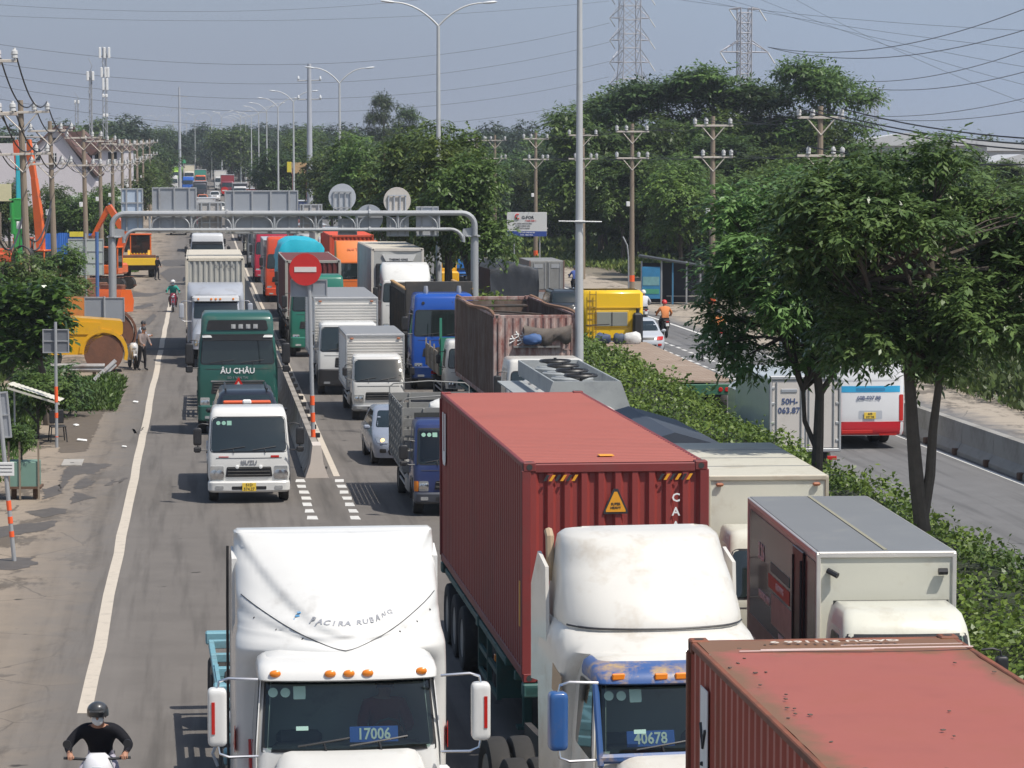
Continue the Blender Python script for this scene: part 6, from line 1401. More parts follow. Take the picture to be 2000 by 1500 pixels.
b = MB(); b.lathe([(-.3, .5), (-.3, .6), (.3, .6), (.3, .5)], 'y', (-1.2, -.45, .6), 22); b.lathe([(-.3, .5), (-.3, .6), (.3, .6), (.3, .5)], 'y', (-1.2, .45, .6), 22); b.build('rear_tyre', M['rubber'], E)
E = thing('road_roller', 'faded orange roller half hidden behind the yellow one', 'road roller', (X_(175, 128), 128, 0), .15)
b = MB(); b.prism(rpoly([(-1.9, .8), (.7, .8), (.75, 2.2), (.6, 2.35), (-1.9, 2.4)], .1), 1, -.8, .8); b.build('body', paint('machine_faded_orange', (.62, .22, .05), .5), E)
b = MB(); b.lathe([(-.7, .85), (.7, .85)], 'y', (1.0, 0, .85), 30); b.build('drum', rust, E); b = MB(); P = [(1.0 + 1.0 * math.cos(t), .85 + 1.0 * math.sin(t)) for t in [i * math.pi / 10 for i in range(-2, 9)]]; b.prism(P + [(p_[0] * .9 + .1, p_[1] * .9 + .085) for p_ in P[::-1]], 1, -.75, .75); b.build('drum_guard', rust, E, 50)
# bucket pile
for i, (u, y, rz, lab) in enumerate(((185, 166, .2, 'rusty excavator bucket with spikes on the left verge'), (222, 163, -.4, 'rusty orange bucket lying next to the gantry leg'), (165, 172, .8, 'brown bucket at the back of the scrap pile'))):
    E = thing('scrap_bucket', lab, 'bucket', (X_(u, y), y, 0), rz); b = MB(); b.prism([(-.6, 0), (.7, 0), (.8, .6), (.5, 1.2), (-.5, 1.25), (-.7, .7)], 0, -.8, .8); b.build('shell', rust if i != 1 else omat, E); b = MB()
    for k in range(4): b.box((-.6 + k * .4, -.75, .2), (.12, .35, .1), .02, rot=(.3, 0, 0))
    b.build('tooth', rust, E)
    b = MB(); b.box((0, -.1, 1.35), (1.4, .4, .3), .04); b.build('top_plate', rust, E)

# ------------------------------------------------------------------ traffic: the near vehicles
WHT = paint('truck_white', (.66, .655, .63), .14, rough=.25); WHT2 = paint('old_white', (.64, .62, .57), .38, dcol=(.40, .32, .22), ds=2.2)
CREAM = paint('cream_white', (.62, .61, .52), .35, dcol=(.36, .30, .2), ds=1.5)
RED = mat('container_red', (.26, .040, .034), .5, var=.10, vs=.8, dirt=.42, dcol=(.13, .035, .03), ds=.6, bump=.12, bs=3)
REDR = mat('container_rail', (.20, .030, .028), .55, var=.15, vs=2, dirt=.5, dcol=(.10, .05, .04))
TR = RZ + .022

# white tractor filling the lower left
E = thing('container_tractor', 'big white aerodynamic tractor with amber roof lights and white mirrors, nearest in the left lane', 'tractor unit', Vector((-1.72, 31.15, 0)), TR)
S_, V_, F_, fr_ = bonnet_tractor(E, WHT, H=3.96, code=('17006', .27, .52), trailer_m=True, sleeper=1.5, y_sleep=1.2)
lm_ = mat('fairing_grey_print', (.30, .31, .34), .5, var=.15, dirt=.4, dcol=(.62, .62, .6), ds=9); lb_ = mat('fairing_blue_print', (.05, .22, .42), .5, dirt=.4, dcol=(.62, .62, .6), ds=9)
def on_front(S, s, x0, z, size, m, par, step, arc=0):
    for i, ch in enumerate(s):
        if ch == ' ': continue
        x = x0 + i * step; zz = z + arc * x * x; dy = (S.fy(x + .03, zz) - S.fy(x - .03, zz)) / .06; dz = (S.fy(x, zz + .03) - S.fy(x, zz - .03)) / .06
        n = Vector((dy, -1, dz)).normalized(); up = Vector((0, 0, 1)); t = up.cross(n).normalized() * 1; t = Vector((1, dy, 0)).normalized(); u_ = n.cross(t) ; u_ = -u_ if u_.z < 0 else u_
        mt = Matrix((t, u_, t.cross(u_))).transposed(); o = text('fairing_letter', ch, size, m, par, (x, S.fy(x, zz) - .008, zz), rot=mt.to_euler(), ext=.002, shear=.2)
on_front(fr_, 'PACIRA', -.34, 3.12, .105, lm_, E, .075, .26); on_front(fr_, 'RUBANG', .16, 3.12, .100, lm_, E, .072, .26)
b = MB()
for k in range(3): z = 3.14 + k * .035; b.box((-.47 + k * .02, fr_.fy(-.46, z + .03) - .006, z), (.13, .01, .025), rot=(-.9, 0, .1))
b.build('logo_mark', lb_, E)
b = MB()
for sg in (-1, 1): b.prism([(1.25, 1.65), (1.75, 1.65), (1.25, 1.95)], 0, sg * 1.171, sg * 1.178); b.prism([(.9, 1.5), (1.22, 1.5), (1.22, 1.8)], 0, sg * 1.0, sg * 1.03)
b.build('red_stripe', M['redl'], E)
blu = mat('chassis_pale_blue', (.16, .34, .40), .6, var=.15, dirt=.55, dcol=(.12, .09, .07), ds=3)
T = thing('empty_trailer', 'empty pale blue container chassis behind the big white tractor', 'trailer', Vector((-1.72, 31.15, 0)) + Vector((-.127 * 3.4, 3.4, 0)), TR); trailer(T, .2, 9.2, blu, 1.2, (6.8, 8.1))
b = MB(); b.box((-1.1, 2.0, 1.27), (.3, .5, .05)); b.tube([(-1.3, .3, 1.3), (-1.36, .3, 1.15), (-1.3, .3, 1.0)], .02, 5); b.build('twist_lock', M['signback2'], T)
# old blue and white tractor
bluev = paint('faded_blue', (.035, .09, .24), .35, dcol=(.55, .34, .03), ds=4.5)
E = thing('container_tractor', 'old white tractor with domed fairing, blue visor and mirrors, pulling the red container', 'tractor unit', Vector((1.86, 31.0, 0)), TR + .055)
bonnet_tractor(E, WHT2, WHT2, visorm=mat('visor_peeling_blue', (.04, .10, .28), .4, var=.12, dirt=.55, dcol=(.75, .45, .02), ds=4.2), mirm=paint('mirror_blue', (.03, .10, .28), .25), fair='dome', H=4.03, lamps=4, code=('40678', -.36, .52), trailer_m=True, sleeper=1.35, y_sleep=1.25)
b = MB()
for x in (-.95, .95): b.box((x, .10, 2.2), (.07, .05, .9), .02, rot=(-.33, 0, 0))
b.box((0, .0, 1.86), (1.95, .08, .10), .03); b.build('windshield_frame', bluev, E)
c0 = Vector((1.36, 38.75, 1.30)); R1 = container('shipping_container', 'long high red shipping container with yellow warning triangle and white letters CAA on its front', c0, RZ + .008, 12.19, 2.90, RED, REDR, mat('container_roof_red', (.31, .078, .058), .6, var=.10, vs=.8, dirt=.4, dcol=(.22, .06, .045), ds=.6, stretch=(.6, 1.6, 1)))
b = MB(); b.prism([(-.16, 2.22), (.16, 2.22), (.16, 2.26), (.03, 2.55), (-.03, 2.55), (-.16, 2.26)], 1, -.006, .0); o = b.build('warning_triangle', M['ink'], R1, 0); b = MB(); b.prism([(-.13, 2.245), (.13, 2.245), (.13, 2.27), (.02, 2.51), (-.02, 2.51), (-.13, 2.27)], 1, -.011, -.007); b.build('triangle_face', mat('warn_orange', (.75, .33, .02), .5), o, 0)
text('warning_print', 'SUPER', .045, M['ink'], o, (0, -.013, 2.35)); text('warning_print', 'HEAVY', .045, M['ink'], o, (0, -.013, 2.30))
for i, ch in enumerate('CAAU'): text('white_letter', ch, .155, M['white'], R1, (.80, -.006, 2.42 - i * .185))
for x0 in (-.92, .60):
    for i in range(6): b = MB(); x = x0 + i * .075; b.prism([(x - .04, 2.66), (x, 2.66), (x + .05, 2.74), (x + .01, 2.74)], 1, -.008, .0); b.build('hazard_stripe', mat('warn_orange') if i % 2 else M['ink'], R1, 0)
b = MB(); b.box((0, .9, 2.905), (.20, .2, .012), .004); b.build('roof_sticker', mat('warn_orange'), R1)
b = MB(); b.prism([(11.2, 2.6), (11.38, 2.6), (11.38, 1.95), (11.57, 1.95), (11.57, 2.6), (11.75, 2.6), (11.75, 1.8), (11.65, 1.72), (11.3, 1.72), (11.2, 1.8)], 0, -1.232, -1.226); b.build('side_lettering', M['white'], R1, 0)
b = MB(); b.box((-1.228, .35, 1.0), (.01, .1, .6)); b.build('yellow_strip', mat('warn_orange'), R1)
T = thing('container_trailer', 'dark green three axle trailer chassis under the long red container', 'trailer', Vector((1.36, 38.75, 0)), RZ + .008); trailer(T, .0, 12.1, M['chassis_green'], 1.28, (8.6, 9.9, 11.2), wr=.52)
# near container at the lower right corner: its far end is what we see
RU = mat('container_orange_red', (.40, .085, .055), .55, var=.12, vs=.7, dirt=.50, dcol=(.20, .075, .03), ds=1.1, bump=.12, bs=3); RUR = mat('container_rusty_rail', (.22, .07, .035), .7, var=.25, vs=4, dirt=.7, dcol=(.10, .05, .03), ds=3)
e0 = Vector((2.80, 26.6, 1.25)); dv = Vector((K, -1, 0)).normalized()
def edge_rust(name, base, rustc):
    m = mat(name, base, .5, 0, .16, 1.6, .5, dcol=(.28, .085, .045), ds=1.6, bump=.1, bs=3); nt = m.node_tree; bs_ = nt.nodes['Principled BSDF']; src = bs_.inputs['Base Color'].links[0].from_socket
    co = nt.nodes.new('ShaderNodeTexCoord').outputs['Object']; sx = nt.nodes.new('ShaderNodeSeparateXYZ'); nt.links.new(co, sx.inputs[0]); ab = nt.nodes.new('ShaderNodeMath'); ab.operation = 'ABSOLUTE'; nt.links.new(sx.outputs[0], ab.inputs[0])
    ad = nt.nodes.new('ShaderNodeMath'); ad.operation = 'MULTIPLY_ADD'; ad.inputs[1].default_value = .55; nt.links.new(_noise(nt, co, 2.6, 7, .7), ad.inputs[0]); nt.links.new(ab.outputs[0], ad.inputs[2])
    yy = nt.nodes.new('ShaderNodeMath'); yy.operation = 'MULTIPLY_ADD'; yy.inputs[1].default_value = .8; yy.inputs[2].default_value = -8.3; nt.links.new(sx.outputs[1], yy.inputs[0]); mxx = nt.nodes.new('ShaderNodeMath'); mxx.operation = 'MAXIMUM'; nt.links.new(ad.outputs[0], mxx.inputs[0])
    y2 = nt.nodes.new('ShaderNodeMath'); y2.operation = 'ADD'; nt.links.new(yy.outputs[0], y2.inputs[0]); nt.links.new(_noise(nt, co, 3.0, 6, .7), y2.inputs[1]); nt.links.new(y2.outputs[0], mxx.inputs[1])
    f = _ramp(nt, mxx.outputs[0], 1.20, 1.42); nt.links.new(_mix(nt, src, rustc, f), bs_.inputs['Base Color']); return m
R2 = container('shipping_container', 'rusty-edged orange-red shipping container cut off by the lower right corner', e0 + dv * 12.19, RZ, 12.19, 2.59, RU, RUR)
for c_ in list(R2.children):
    if c_.name.startswith('roof_panel'): bpy.data.objects.remove(c_)
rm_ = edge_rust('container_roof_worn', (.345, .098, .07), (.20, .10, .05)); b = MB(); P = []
for i in range(60):
    y = .12 + 11.95 * i / 59; P.append([(x, y, 2.575 - .006 * (i % 6 == 0) + .012 * math.sin(x * 2.2 + y * 1.4)) for x in [-1.17 + 2.34 * k / 12 for k in range(13)]])
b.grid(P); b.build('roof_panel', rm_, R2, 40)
o = text('roof_lettering', 'GAOU 211166 9', .135, mat('print_worn', (.62, .55, .48), .6, dirt=.3, dcol=(.35, .08, .05), ds=9), R2, (.05, 11.88, 2.597), rot=(0, 0, math.pi), ext=.002, sx=1.25)
b = MB(); b.box((.25, 11.45, 2.60), (1.9, .035, .006)); b.box((.6, 11.62, 2.60), (1.1, .015, .006)); b.box((-.3, 11.40, 2.60), (1.2, .02, .006)); b.build('scratch_mark', mat('scratch_pale', (.70, .55, .50), .6, dirt=.3, dcol=(.4, .09, .06), ds=12), R2)
b = MB()
g_ = random.Random(8)
for i in range(26): b.box((g_.uniform(-1.12, 1.12) if i % 3 == 0 else -1.12 + g_.random() * .3, 12.19 - g_.random() ** .7 * 6, 2.585), (g_.uniform(.015, .04), g_.uniform(.015, .04), .008), .002, rot=(0, 0, g_.random() * 3))
b.build('debris_speck', M['bark'], R2)
b = MB(); b.prism([(11.1, .3), (11.45, .3), (11.45, 2.3), (11.1, 2.3)], 0, -1.235, -1.226); p_ = b.build('side_label', M['white'], R2, 0)
b = MB(); b.prism([(11.1, .3), (11.45, .3), (11.45, 1.5), (11.1, 1.5)], 0, -1.241, -1.236); b.build('label_blue', mat('label_blue', (.03, .17, .32), .6), p_, 0); b = MB(); b.prism([(11.15, 1.35), (11.42, 1.38), (11.2, 1.0)], 0, -1.246, -1.242); b.build('label_yellow', mat('label_yellow', (.6, .55, .2), .6), p_, 0); b = MB(); b.tube([(-1.243, 11.15, 1.95), (-1.243, 11.27, 1.78), (-1.243, 11.38, 1.98)], .016, 5); b.tube([(-1.243, 11.3, 1.63), (-1.243, 11.33, 1.63)], .02, 5); b.build('label_mark', M['ink'], p_)
T = thing('container_trailer', 'rusty trailer chassis under the orange-red container at the corner', 'trailer', e0 + dv * 12.19 - Vector((0, 0, 1.25)), RZ); trailer(T, .0, 12.1, M['chassis'], 1.23, (8.6, 9.9, 11.2))

# grey roofed box truck with printed side
E = thing('box_truck', 'white box truck with grey roof and dark printed side, right of the old tractor', 'box truck', Vector((5.03, 36.9, 0)), .06)
cabover(E, .88, 2.44, .45, 1.4, 2.13, .32, 1.6, CREAM, .80, interior=True, roof_r=.16, mir=(.16, .34), plate_l=['51C', '063.18'], stickers=True)
gr = mat('roof_membrane', (.19, .20, .21), .55, var=.10, vs=1.2, dirt=.25, dcol=(.30, .29, .25), ds=1.2, bump=.15, bs=4)
cargo_box(E, .90, 1.85, 8.3, .85, 3.0, CREAM, gr, frame=M['alu'], markers=False)
b = MB(); b.box((0, 5.07, 3.035), (.05, 6.3, .012)); b.build('roof_seam', mat('seam_yellowish', (.28, .27, .2), .7), E)
b = MB(); b.add([(-.912, 2.0, .98), (-.912, 8.2, .98), (-.912, 8.2, 2.86), (-.912, 2.0, 2.86)], [(0, 1, 2, 3)]); pp = b.build('side_print', mat('print_charcoal', (.035, .032, .036), .25, var=.5, vs=.9, dirt=.25, dcol=(.28, .25, .26), ds=.8, coat=.5), E, 0)
for (y0_, y1_, z0_, z1_, m_) in ((4.2, 6.2, 1.95, 2.15, mat('print_red', (.42, .05, .04), .4)), (4.2, 6.0, 2.2, 2.34, mat('print_teal', (.04, .22, .22), .4)), (4.0, 5.9, 1.45, 1.9, mat('print_pale', (.40, .38, .37), .4, var=.4, vs=5)), (2.0, 8.2, .98, 1.28, mat('print_grey', (.22, .21, .22), .4, var=.3))):
    b = MB(); b.box((-.916, (y0_ + y1_) / 2, (z0_ + z1_) / 2), (.004, y1_ - y0_, z1_ - z0_)); b.build('print_panel', m_, pp)
for (y_, z_, s_, t_) in ((6.9, 2.35, .34, '3.26'), (6.6, 1.72, .16, 'PHUONG LINH'), (4.9, 1.36, .14, 'VAN TAI'), (5.1, 2.05, .13, 'GIAO HANG')): text('side_text', t_, s_, M['white'], pp, (-.921, y_, z_), rot=(math.pi / 2, 0, -math.pi / 2))
b = MB(); b.box((-.925, 3.35, 1.95), (.03, .9, 1.85), .01); sdp = b.build('side_door', mat('print_black', (.015, .015, .017), .3), E); b = MB(); b.tube([(-.95, 3.0, 1.15), (-.95, 3.0, 2.75)], .018, 6); b.tube([(-.95, 3.7, 1.15), (-.95, 3.7, 2.75)], .014, 6); b.build('lock_rod', M['chassis'], sdp)
b = MB(); b.tube([(-.78, 1.83, 2.78), (-.66, 1.74, 2.72)], .04, 8); b.tube([(.68, 1.78, 2.76), (.8, 1.78, 2.76)], .045, 8); b.build('camera_lamp', M['black'], E)
chassis(E, 1.7, 8.3, .88, .82, .4, rear=(6.3,))

# cream box truck behind
E = thing('box_truck', 'cream box truck with ribbed pale roof and black mirrors, behind the grey roofed one', 'box truck', Vector((4.30, 46.3, 0)), .075)
cabover(E, .90, 2.3, .45, 1.3, 2.0, .3, 1.6, CREAM, .82, mir=(.16, .42), plate_l=['60C', '214.05'])
cargo_box(E, .97, 1.8, 7.4, .85, 3.02, CREAM, mat('roof_cream', (.52, .50, .42), .6, var=.08, dirt=.35, dcol=(.3, .26, .18), ds=1.4), seams=3, frame=mat('frame_rust_cream', (.42, .38, .30), .7, dirt=.6, dcol=(.22, .12, .06)))
chassis(E, 1.7, 7.4, .9, .82, .4, rear=(5.5,))
# navy tarpaulin truck
E = thing('tarpaulin_truck', 'truck with a navy pitched tarpaulin cover, beyond the cream box truck', 'truck', Vector((3.35, 55.3, 0)), RZ)
cabover(E, .95, 2.25, .45, 1.3, 2.0, .3, 1.6, WHT, .86, plate_l=['60C', '318.60'])
tm2 = mat('navy_tarp', (.045, .055, .075), .55, var=.12, vs=1, dirt=.12, dcol=(.08, .09, .11), bump=.35, bs=2.2)
b = MB(); b.box((0, 5.0, 1.6), (2.1, 6.2, 1.6), .02); b.prism([(-1.06, 2.4), (1.06, 2.4), (1.04, 2.62), (0, 2.92), (-1.04, 2.62)], 1, 1.9, 8.2); b.build('tarp_cover', tm2, E, 10)
b = MB()
for x in (-.75, .0, .75): b.box((x, 1.885, 2.52), (.035, .01, .08), .01)
b.build('tarp_toggle', mat('toggle_pale', (.5, .5, .4), .5), E)
b = MB()
for y in (1.9, 3.9, 6, 8.1): b.tube([(-1.07, y, 1.0), (-1.07, y, 2.5)], .025, 6); b.tube([(1.07, y, 1.0), (1.07, y, 2.5)], .025, 6)
b.build('tarp_rope', M['steel'], E); chassis(E, 1.7, 8.1, .95, .8, .42, rear=(6,))
# bulk tanker
E = thing('tank_truck', 'silver bulk tank truck with round hatches inside a raised walkway frame', 'tank truck', Vector((1.90, 63.6, 0)), RZ)
cabover(E, 1.1, 2.55, .5, 1.5, 2.2, .2, 1.7, WHT, 1.0, plate_l=['51C', '742.19'])
tk = mat('tank_white', (.58, .57, .55), .35, .1, var=.08, dirt=.3, bump=.1); fm = mat('walkway_grey', (.36, .38, .38), .6, .2, var=.15, dirt=.45, dcol=(.16, .17, .2))
b = MB(); P = []
for y, sc in ((2.1, .3), (2.15, .85), (2.4, 1.0), (9.6, 1.0), (9.9, .85), (9.95, .3)): P.append([(1.15 * sc * math.cos(t * math.pi / 12), y, 1.95 + .98 * sc * math.sin(t * math.pi / 12)) for t in range(25)])
b.grid(P); b.build('tank_shell', tk, E, 50)
b = MB(); pass
for sg in (-1, 1): b.box((sg * .74, 5.9, 3.10), (.05, 7.2, .36), .01)
b.prism([(-1.0, 2.62), (1.0, 2.62), (.76, 3.28), (-.76, 3.28)], 1, 2.22, 2.28); b.box((0, 9.5, 3.08), (1.48, .05, .4)); b.build('walkway_frame', fm, E, 20)
b = MB(); b.box((-1.0, 5.9, 2.78), (.62, 6.6, .03)); b.build('walkway_plate', fm, E)
for i, y in enumerate((3.3, 4.9, 6.6, 8.2)):
    b = MB(); b.lathe([(2.85, .50), (3.16, .50), (3.19, .46), (3.20, .05)], 'z', (0, y, 0), 22); o = b.build('hatch', fm, E); b = MB(); b.tube([(.36 * math.cos(t * .5236), y + .36 * math.sin(t * .5236), 3.34) for t in range(13)], .035, 5, cap=False)
    for t in range(4): b.tube([(0, y, 3.24), (.36 * math.cos(t * 1.57 + .4), y + .36 * math.sin(t * 1.57 + .4), 3.34)], .025, 4)
    b.tube([(0, y, 3.1), (0, y, 3.42)], .04, 6); b.build('hand_wheel', M['black'], o)
chassis(E, 1.7, 9.9, 1.1, .95, .5, rear=(6.9, 8.2))
# rusty open container
RS = mat('container_peeling', (.20, .055, .042), .8, var=.35, vs=3, dirt=1.1, dcol=(.46, .39, .35), ds=4.5, stretch=(1, 1, .4), bump=.3, bs=6); RS2 = mat('container_rust_side', (.115, .070, .05), .9, var=.5, vs=3.5, dirt=.75, dcol=(.25, .21, .18), ds=3.0, stretch=(1, 1, .25), bump=.3, bs=6)
E = thing('tractor_truck', 'white cab of the truck hauling the peeling open-top container, half hidden by the tank truck', 'truck', Vector((.98, 81.2, 0)), RZ)
cabover(E, 1.15, 2.75, .6, 1.7, 2.4, .12, 1.9, WHT2, 1.02, mir=(.2, .55), plate_l=['50H', '118.27']); trailer(E, 2.6, 14.5, M['chassis_green'], 1.15, (11, 12.3), spare=False); axle(E, 3.6, 1.2, .5, .27, True)
R3 = container('open_container', 'rusty peeling open-top container with crumpled rim and grey tarpaulin on its front', Vector((.70, 84.9, 1.2)), RZ + .005, 12.19, 2.60, RS2, RS, open_top=True)
b = MB(); b.grid([[(x, -.045 + .04 * (i // 2 % 2), z) for i, x in enumerate([-1.1 + k * .055 for k in range(41)])] for z in (.15, 2.5)]); b.build('peeling_front', RS, R3, 20)
for (y0_, y1_, x_, h_) in ((.1, 12, -1.2, .05), (.1, 12, 1.2, .03)):
    b = MB(); P = []
    for i in range(15): t = i / 14; P.append((x_ + .07 * math.sin(t * 9), lerp(y0_, y1_, t), 2.58 + h_ * math.sin(t * 7)))
    b.tube(P, .055, 5); b.build('bent_rim', mat('rust_rim', (.22, .12, .07), .9, var=.3), R3)
b = MB(); b.box((-.1, 9.5, 2.4), (1.9, .3, .06), .01, rot=(.1, 0, .2)); b.box((.3, 7, 2.3), (2.2, .2, .05), .01, rot=(0, .06, -.3)); b.box((0, 6, 1.6), (2.2, 11, 1.0), .1); b.build('scrap_load', mat('scrap_dark', (.035, .03, .026), .9, var=.5, vs=3, dirt=.6, dcol=(.15, .08, .05)), R3)
g_ = random.Random(2)
def bundle(name, label, cat, loc, size, m, seed=1, rz=0, grp=None, parent=None, n=9):
    """crumpled cloth lump"""
    g = random.Random(seed); P = []
    for i in range(n):
        a = math.pi * i / (n - 1); row = []
        for j in range(15):
            t = 6.2832 * j / 14; r = 1 + .16 * math.sin(3 * t + seed + i) + .10 * math.sin(7 * t + i * 1.7); row.append((size[0] / 2 * math.cos(a) * -1, size[1] / 2 * math.sin(a) ** .5 * r * math.cos(t), size[2] / 2 * math.sin(a) ** .5 * r * math.sin(t)))
        P.append(row)
    b = MB(); b.grid(P); o = b.build(name, m, parent, 50, loc, rz)
    if label: tag(o, label, cat, grp)
    return o
b = MB(); P = []
for j in range(9):
    row = []
    for i in range(17):
        x = -.42 + i * .085; z = 2.30 - j * .055 - .10 * math.sin(i * .9 + 1) * (j / 8) - .10 * math.sin(math.pi * i / 16); row.append((x + .05, -.06 - .13 * math.sin(math.pi * j / 8) ** .5 * (1 + .35 * math.sin(i * 1.9 + j)), z))
    P.append(row)
b.grid(P, flip=True); b.build('hanging_tarp', mat('tarp_grey_brown', (.12, .10, .085), .8, var=.35, vs=3, bump=.3), R3, 50)
bundle('cloth_bundle', 'blue cloth bundle hung on the front of the peeling container', 'cloth', c_ := (Vector((.70, 84.7, 1.2)) + Vector((-.12, -.08, 1.90))), (.55, .26, .30), paint('cloth_blue', (.05, .11, .26), .2, rough=.7, coat=0), 4)
for i, (x, z) in enumerate(((-.72, 2.0), (-.60, 2.12), (-.5, 1.95), (-.42, 2.1))):
    b = MB(); b.tube([(x, -.035, z), (x + .08, -.035, z - .14), (x - .05, -.035, z - .22)], .02, 4); b.tube([(x - .05, -.035, z - .1), (x + .1, -.035, z - .08)], .018, 4); b.build('faded_glyph', M['white'], R3)
b = MB(); b.box((0, -.07, 1.68), (1.35, .14, .05)); b.box((-.62, -.02, .75), (.05, .06, 1.4)); b.box((.62, -.02, .75), (.05, .06, 1.4)); b.box((0, -.005, .72), (1.2, .02, 1.4)); b.build('front_frame', mat('grey_weathered', (.20, .19, .18), .8, var=.4, vs=4, stretch=(1, 1, .2)), R3)
b = MB()
for z in (1.3, 1.6, 1.9, 2.2): b.box((.86, -.03, z), (.36, .03, .03))
for x in (.7, 1.02): b.box((x, -.03, 1.7), (.03, .03, 1.3))
b.build('ladder', RS, R3)

# light truck with the black car on its bed
E = thing('recovery_truck', 'white light truck with black mirrors and yellow number plate, first in the left lane', 'light truck', W(1.13, 70.6), RZ)
tm3 = mat('badge_silver', (.45, .46, .5), .3, .8)
S_ = cabover(E, .98, 2.27, .52, 1.25, 2.03, .30, 1.65, WHT, .90, interior=False, mir=(.2, .42), light=(.60, .92, .0), lh=.40, plate_l=['51D', '574.27'], name_text='ISUZU', name_sz=.14, name_z=.98, namem=tm3, grille=(.56, .24), bumz=(.27, .54), wr=.4, frontz=.64, mirz=1.62, stickers=True)
b = MB(); S_.patch(b, (.52, .72), (.52, .72), 1.10, 1.15, .008, .01, 3, 1, .01); S_.patch(b, (-.72, -.48), (-.72, -.48), 1.11, 1.13, .008, .01, 3, 1, .01); b.build('red_badge', M['redl'], E)
b = MB()
for x in (-.28, .28): b.lathe([(0, .05), (-.03, .045), (-.04, .01)], 'y', (x, S_.fy(x, .88) - .01, .88), 8)
b.build('grille_clip', M['white'], E)
chassis(E, 1.6, 6.6, .95, .8, .4, rear=(4.9,)); b = MB(); b.box((0, 4.2, .86), (2.0, 4.9, .1), .02); b.box((0, 1.78, 1.2), (1.9, .06, .7)); b.build('flat_bed', M['steel'], E)

# ------------------------------------------------------------------ cars
def car(E, pm, L=4.2, hw=.84, H=1.45, suv=False, lamp_on=False, rear=False, plate_l=None, wr=.31, bar=False):
    h0, h1 = (.98, 1.05) if suv else (.78, .95); wy = .85 if suv else 1.0; ry = wy + (.55 if suv else .85)
    y3 = L - (.12 if suv else .62); y4 = L - (.4 if suv else 1.15)
    Ls = [(.22, hw * .93, .10, L - .08, .16, .2), (.42, hw * .99, .0, L, .2, .28), (.62, hw, .02, L, .2, .28), (h0, hw * .99, .16, L - .02, .22, .3), (h0 + .06, hw * .97, .34, L - .05, .22, .3), (h1, hw * .94, wy, y3, .14, .25),
          ((h1 + H) / 2, hw * .86, (wy + ry) / 2, (y3 + y4) / 2, .10, .2), (H - .08, hw * .78, ry, y4, .08, .15), (H - .02, hw * .70, ry + .22, y4 - .15, .06, .12), (H, hw * .5, ry + .5, y4 - .35, .04, .1)]
    S = Shell(Ls, 11, 4); b = MB(); S.mesh(b); b.build('body', pm, E, 50)
    b = MB(); S.patch(b, hw * .82, hw * .68, h1 + .02, H - .1, .008, .01, 12, 5, .06); b.build('windshield', M['dglass'], E)
    for sg in (-1, 1):
        b = MB(); S.side(b, sg, rpoly([(wy + .35, h1 + .02), (y3 - .35, h1 + .02), (y4 - .25, H - .12), (ry + .15, H - .12)], .06), .008); b.build('side_window', M['dglass'], E)
        b = MB(); b.box((sg * (hw + .08), wy + .25, h1 + .02), (.18, .1, .12), .04); b.build('mirror', pm, E)
        b = MB(); S.patch(b, tuple(sorted((sg * hw * .52, sg * hw * .86))), tuple(sorted((sg * hw * .60, sg * hw * .93))), h0 - .16, h0 - .01, .012, .04, 6, 3, .04); o = b.build('tail_light' if rear else 'headlight', M['redl'] if rear else M['lens'], E)
        if lamp_on: x = sg * hw * .70; b = MB(); b.lathe([(0, .06), (-.02, .05), (-.03, .01)], 'y', (x, S.fy(x, h0 - .09) - .015, h0 - .09), 10); b.build('lit_bulb', mat('lit_warm', (1, .55, .2), .5, emit=2.5) if sg < 0 else M['chrome'], o)
        b = MB(); S.patch(b, tuple(sorted((sg * hw * .60, sg * hw * .80))), tuple(sorted((sg * hw * .60, sg * hw * .80))), .36, .47, .01, .02, 4, 2, .03); b.build('fog_lamp', M['black'] if not rear else M['redl'], E)
    b = MB(); S.patch(b, hw * .5, hw * .55, .30, .44, .008, .02, 8, 2, .03); S.patch(b, hw * .42, hw * .45, h0 - .15, h0 - .05, .008, .02, 8, 2, .03); b.build('grille', M['black'], E)
    if plate_l: plate(E, 0, S.fy(0, .52) - .02, .52, plate_l, M['white'], .4, .14)
    axle(E, .85, hw, wr, .2); axle(E, L - .85, hw, wr, .2)
    if suv: b = MB(); [b.tube([(sg * hw * .62, ry + .2, H + .03), (sg * hw * .62, y4 - .2, H + .03)], .025, 6) for sg in (-1, 1)]; b.build('roof_rail', M['black'], E)
    return S
CB = W(1.13, 72.6); E = thing('car', 'black car with an orange beacon bar riding behind the white cab in the left lane', 'car', CB + Vector((0, 0, .92)), RZ); car(E, paint('car_black', (.012, .013, .018), .1), 4.4, .84, 1.52, suv=True)
b = MB(); b.box((0, .62, 1.30), (1.18, .2, .09), .03); b.box((-.5, .62, 1.15), (.04, .04, .3)); b.box((.5, .62, 1.15), (.04, .04, .3)); o = b.build('beacon_bar', mat('beacon_orange', (.62, .10, .03), .4), E); b = MB(); b.box((0, .60, 1.31), (.22, .22, .11), .03); b.build('beacon_centre', M['white'], o)
E = thing('car', 'silver sedan with one lit headlight beside the stake truck', 'car', Vector((-2.86, 79.3, 0)), RZ + .03); car(E, paint('car_silver', (.24, .265, .32), .08, rough=.25), 4.3, .85, 1.47, lamp_on=True, plate_l=['51G 402'])

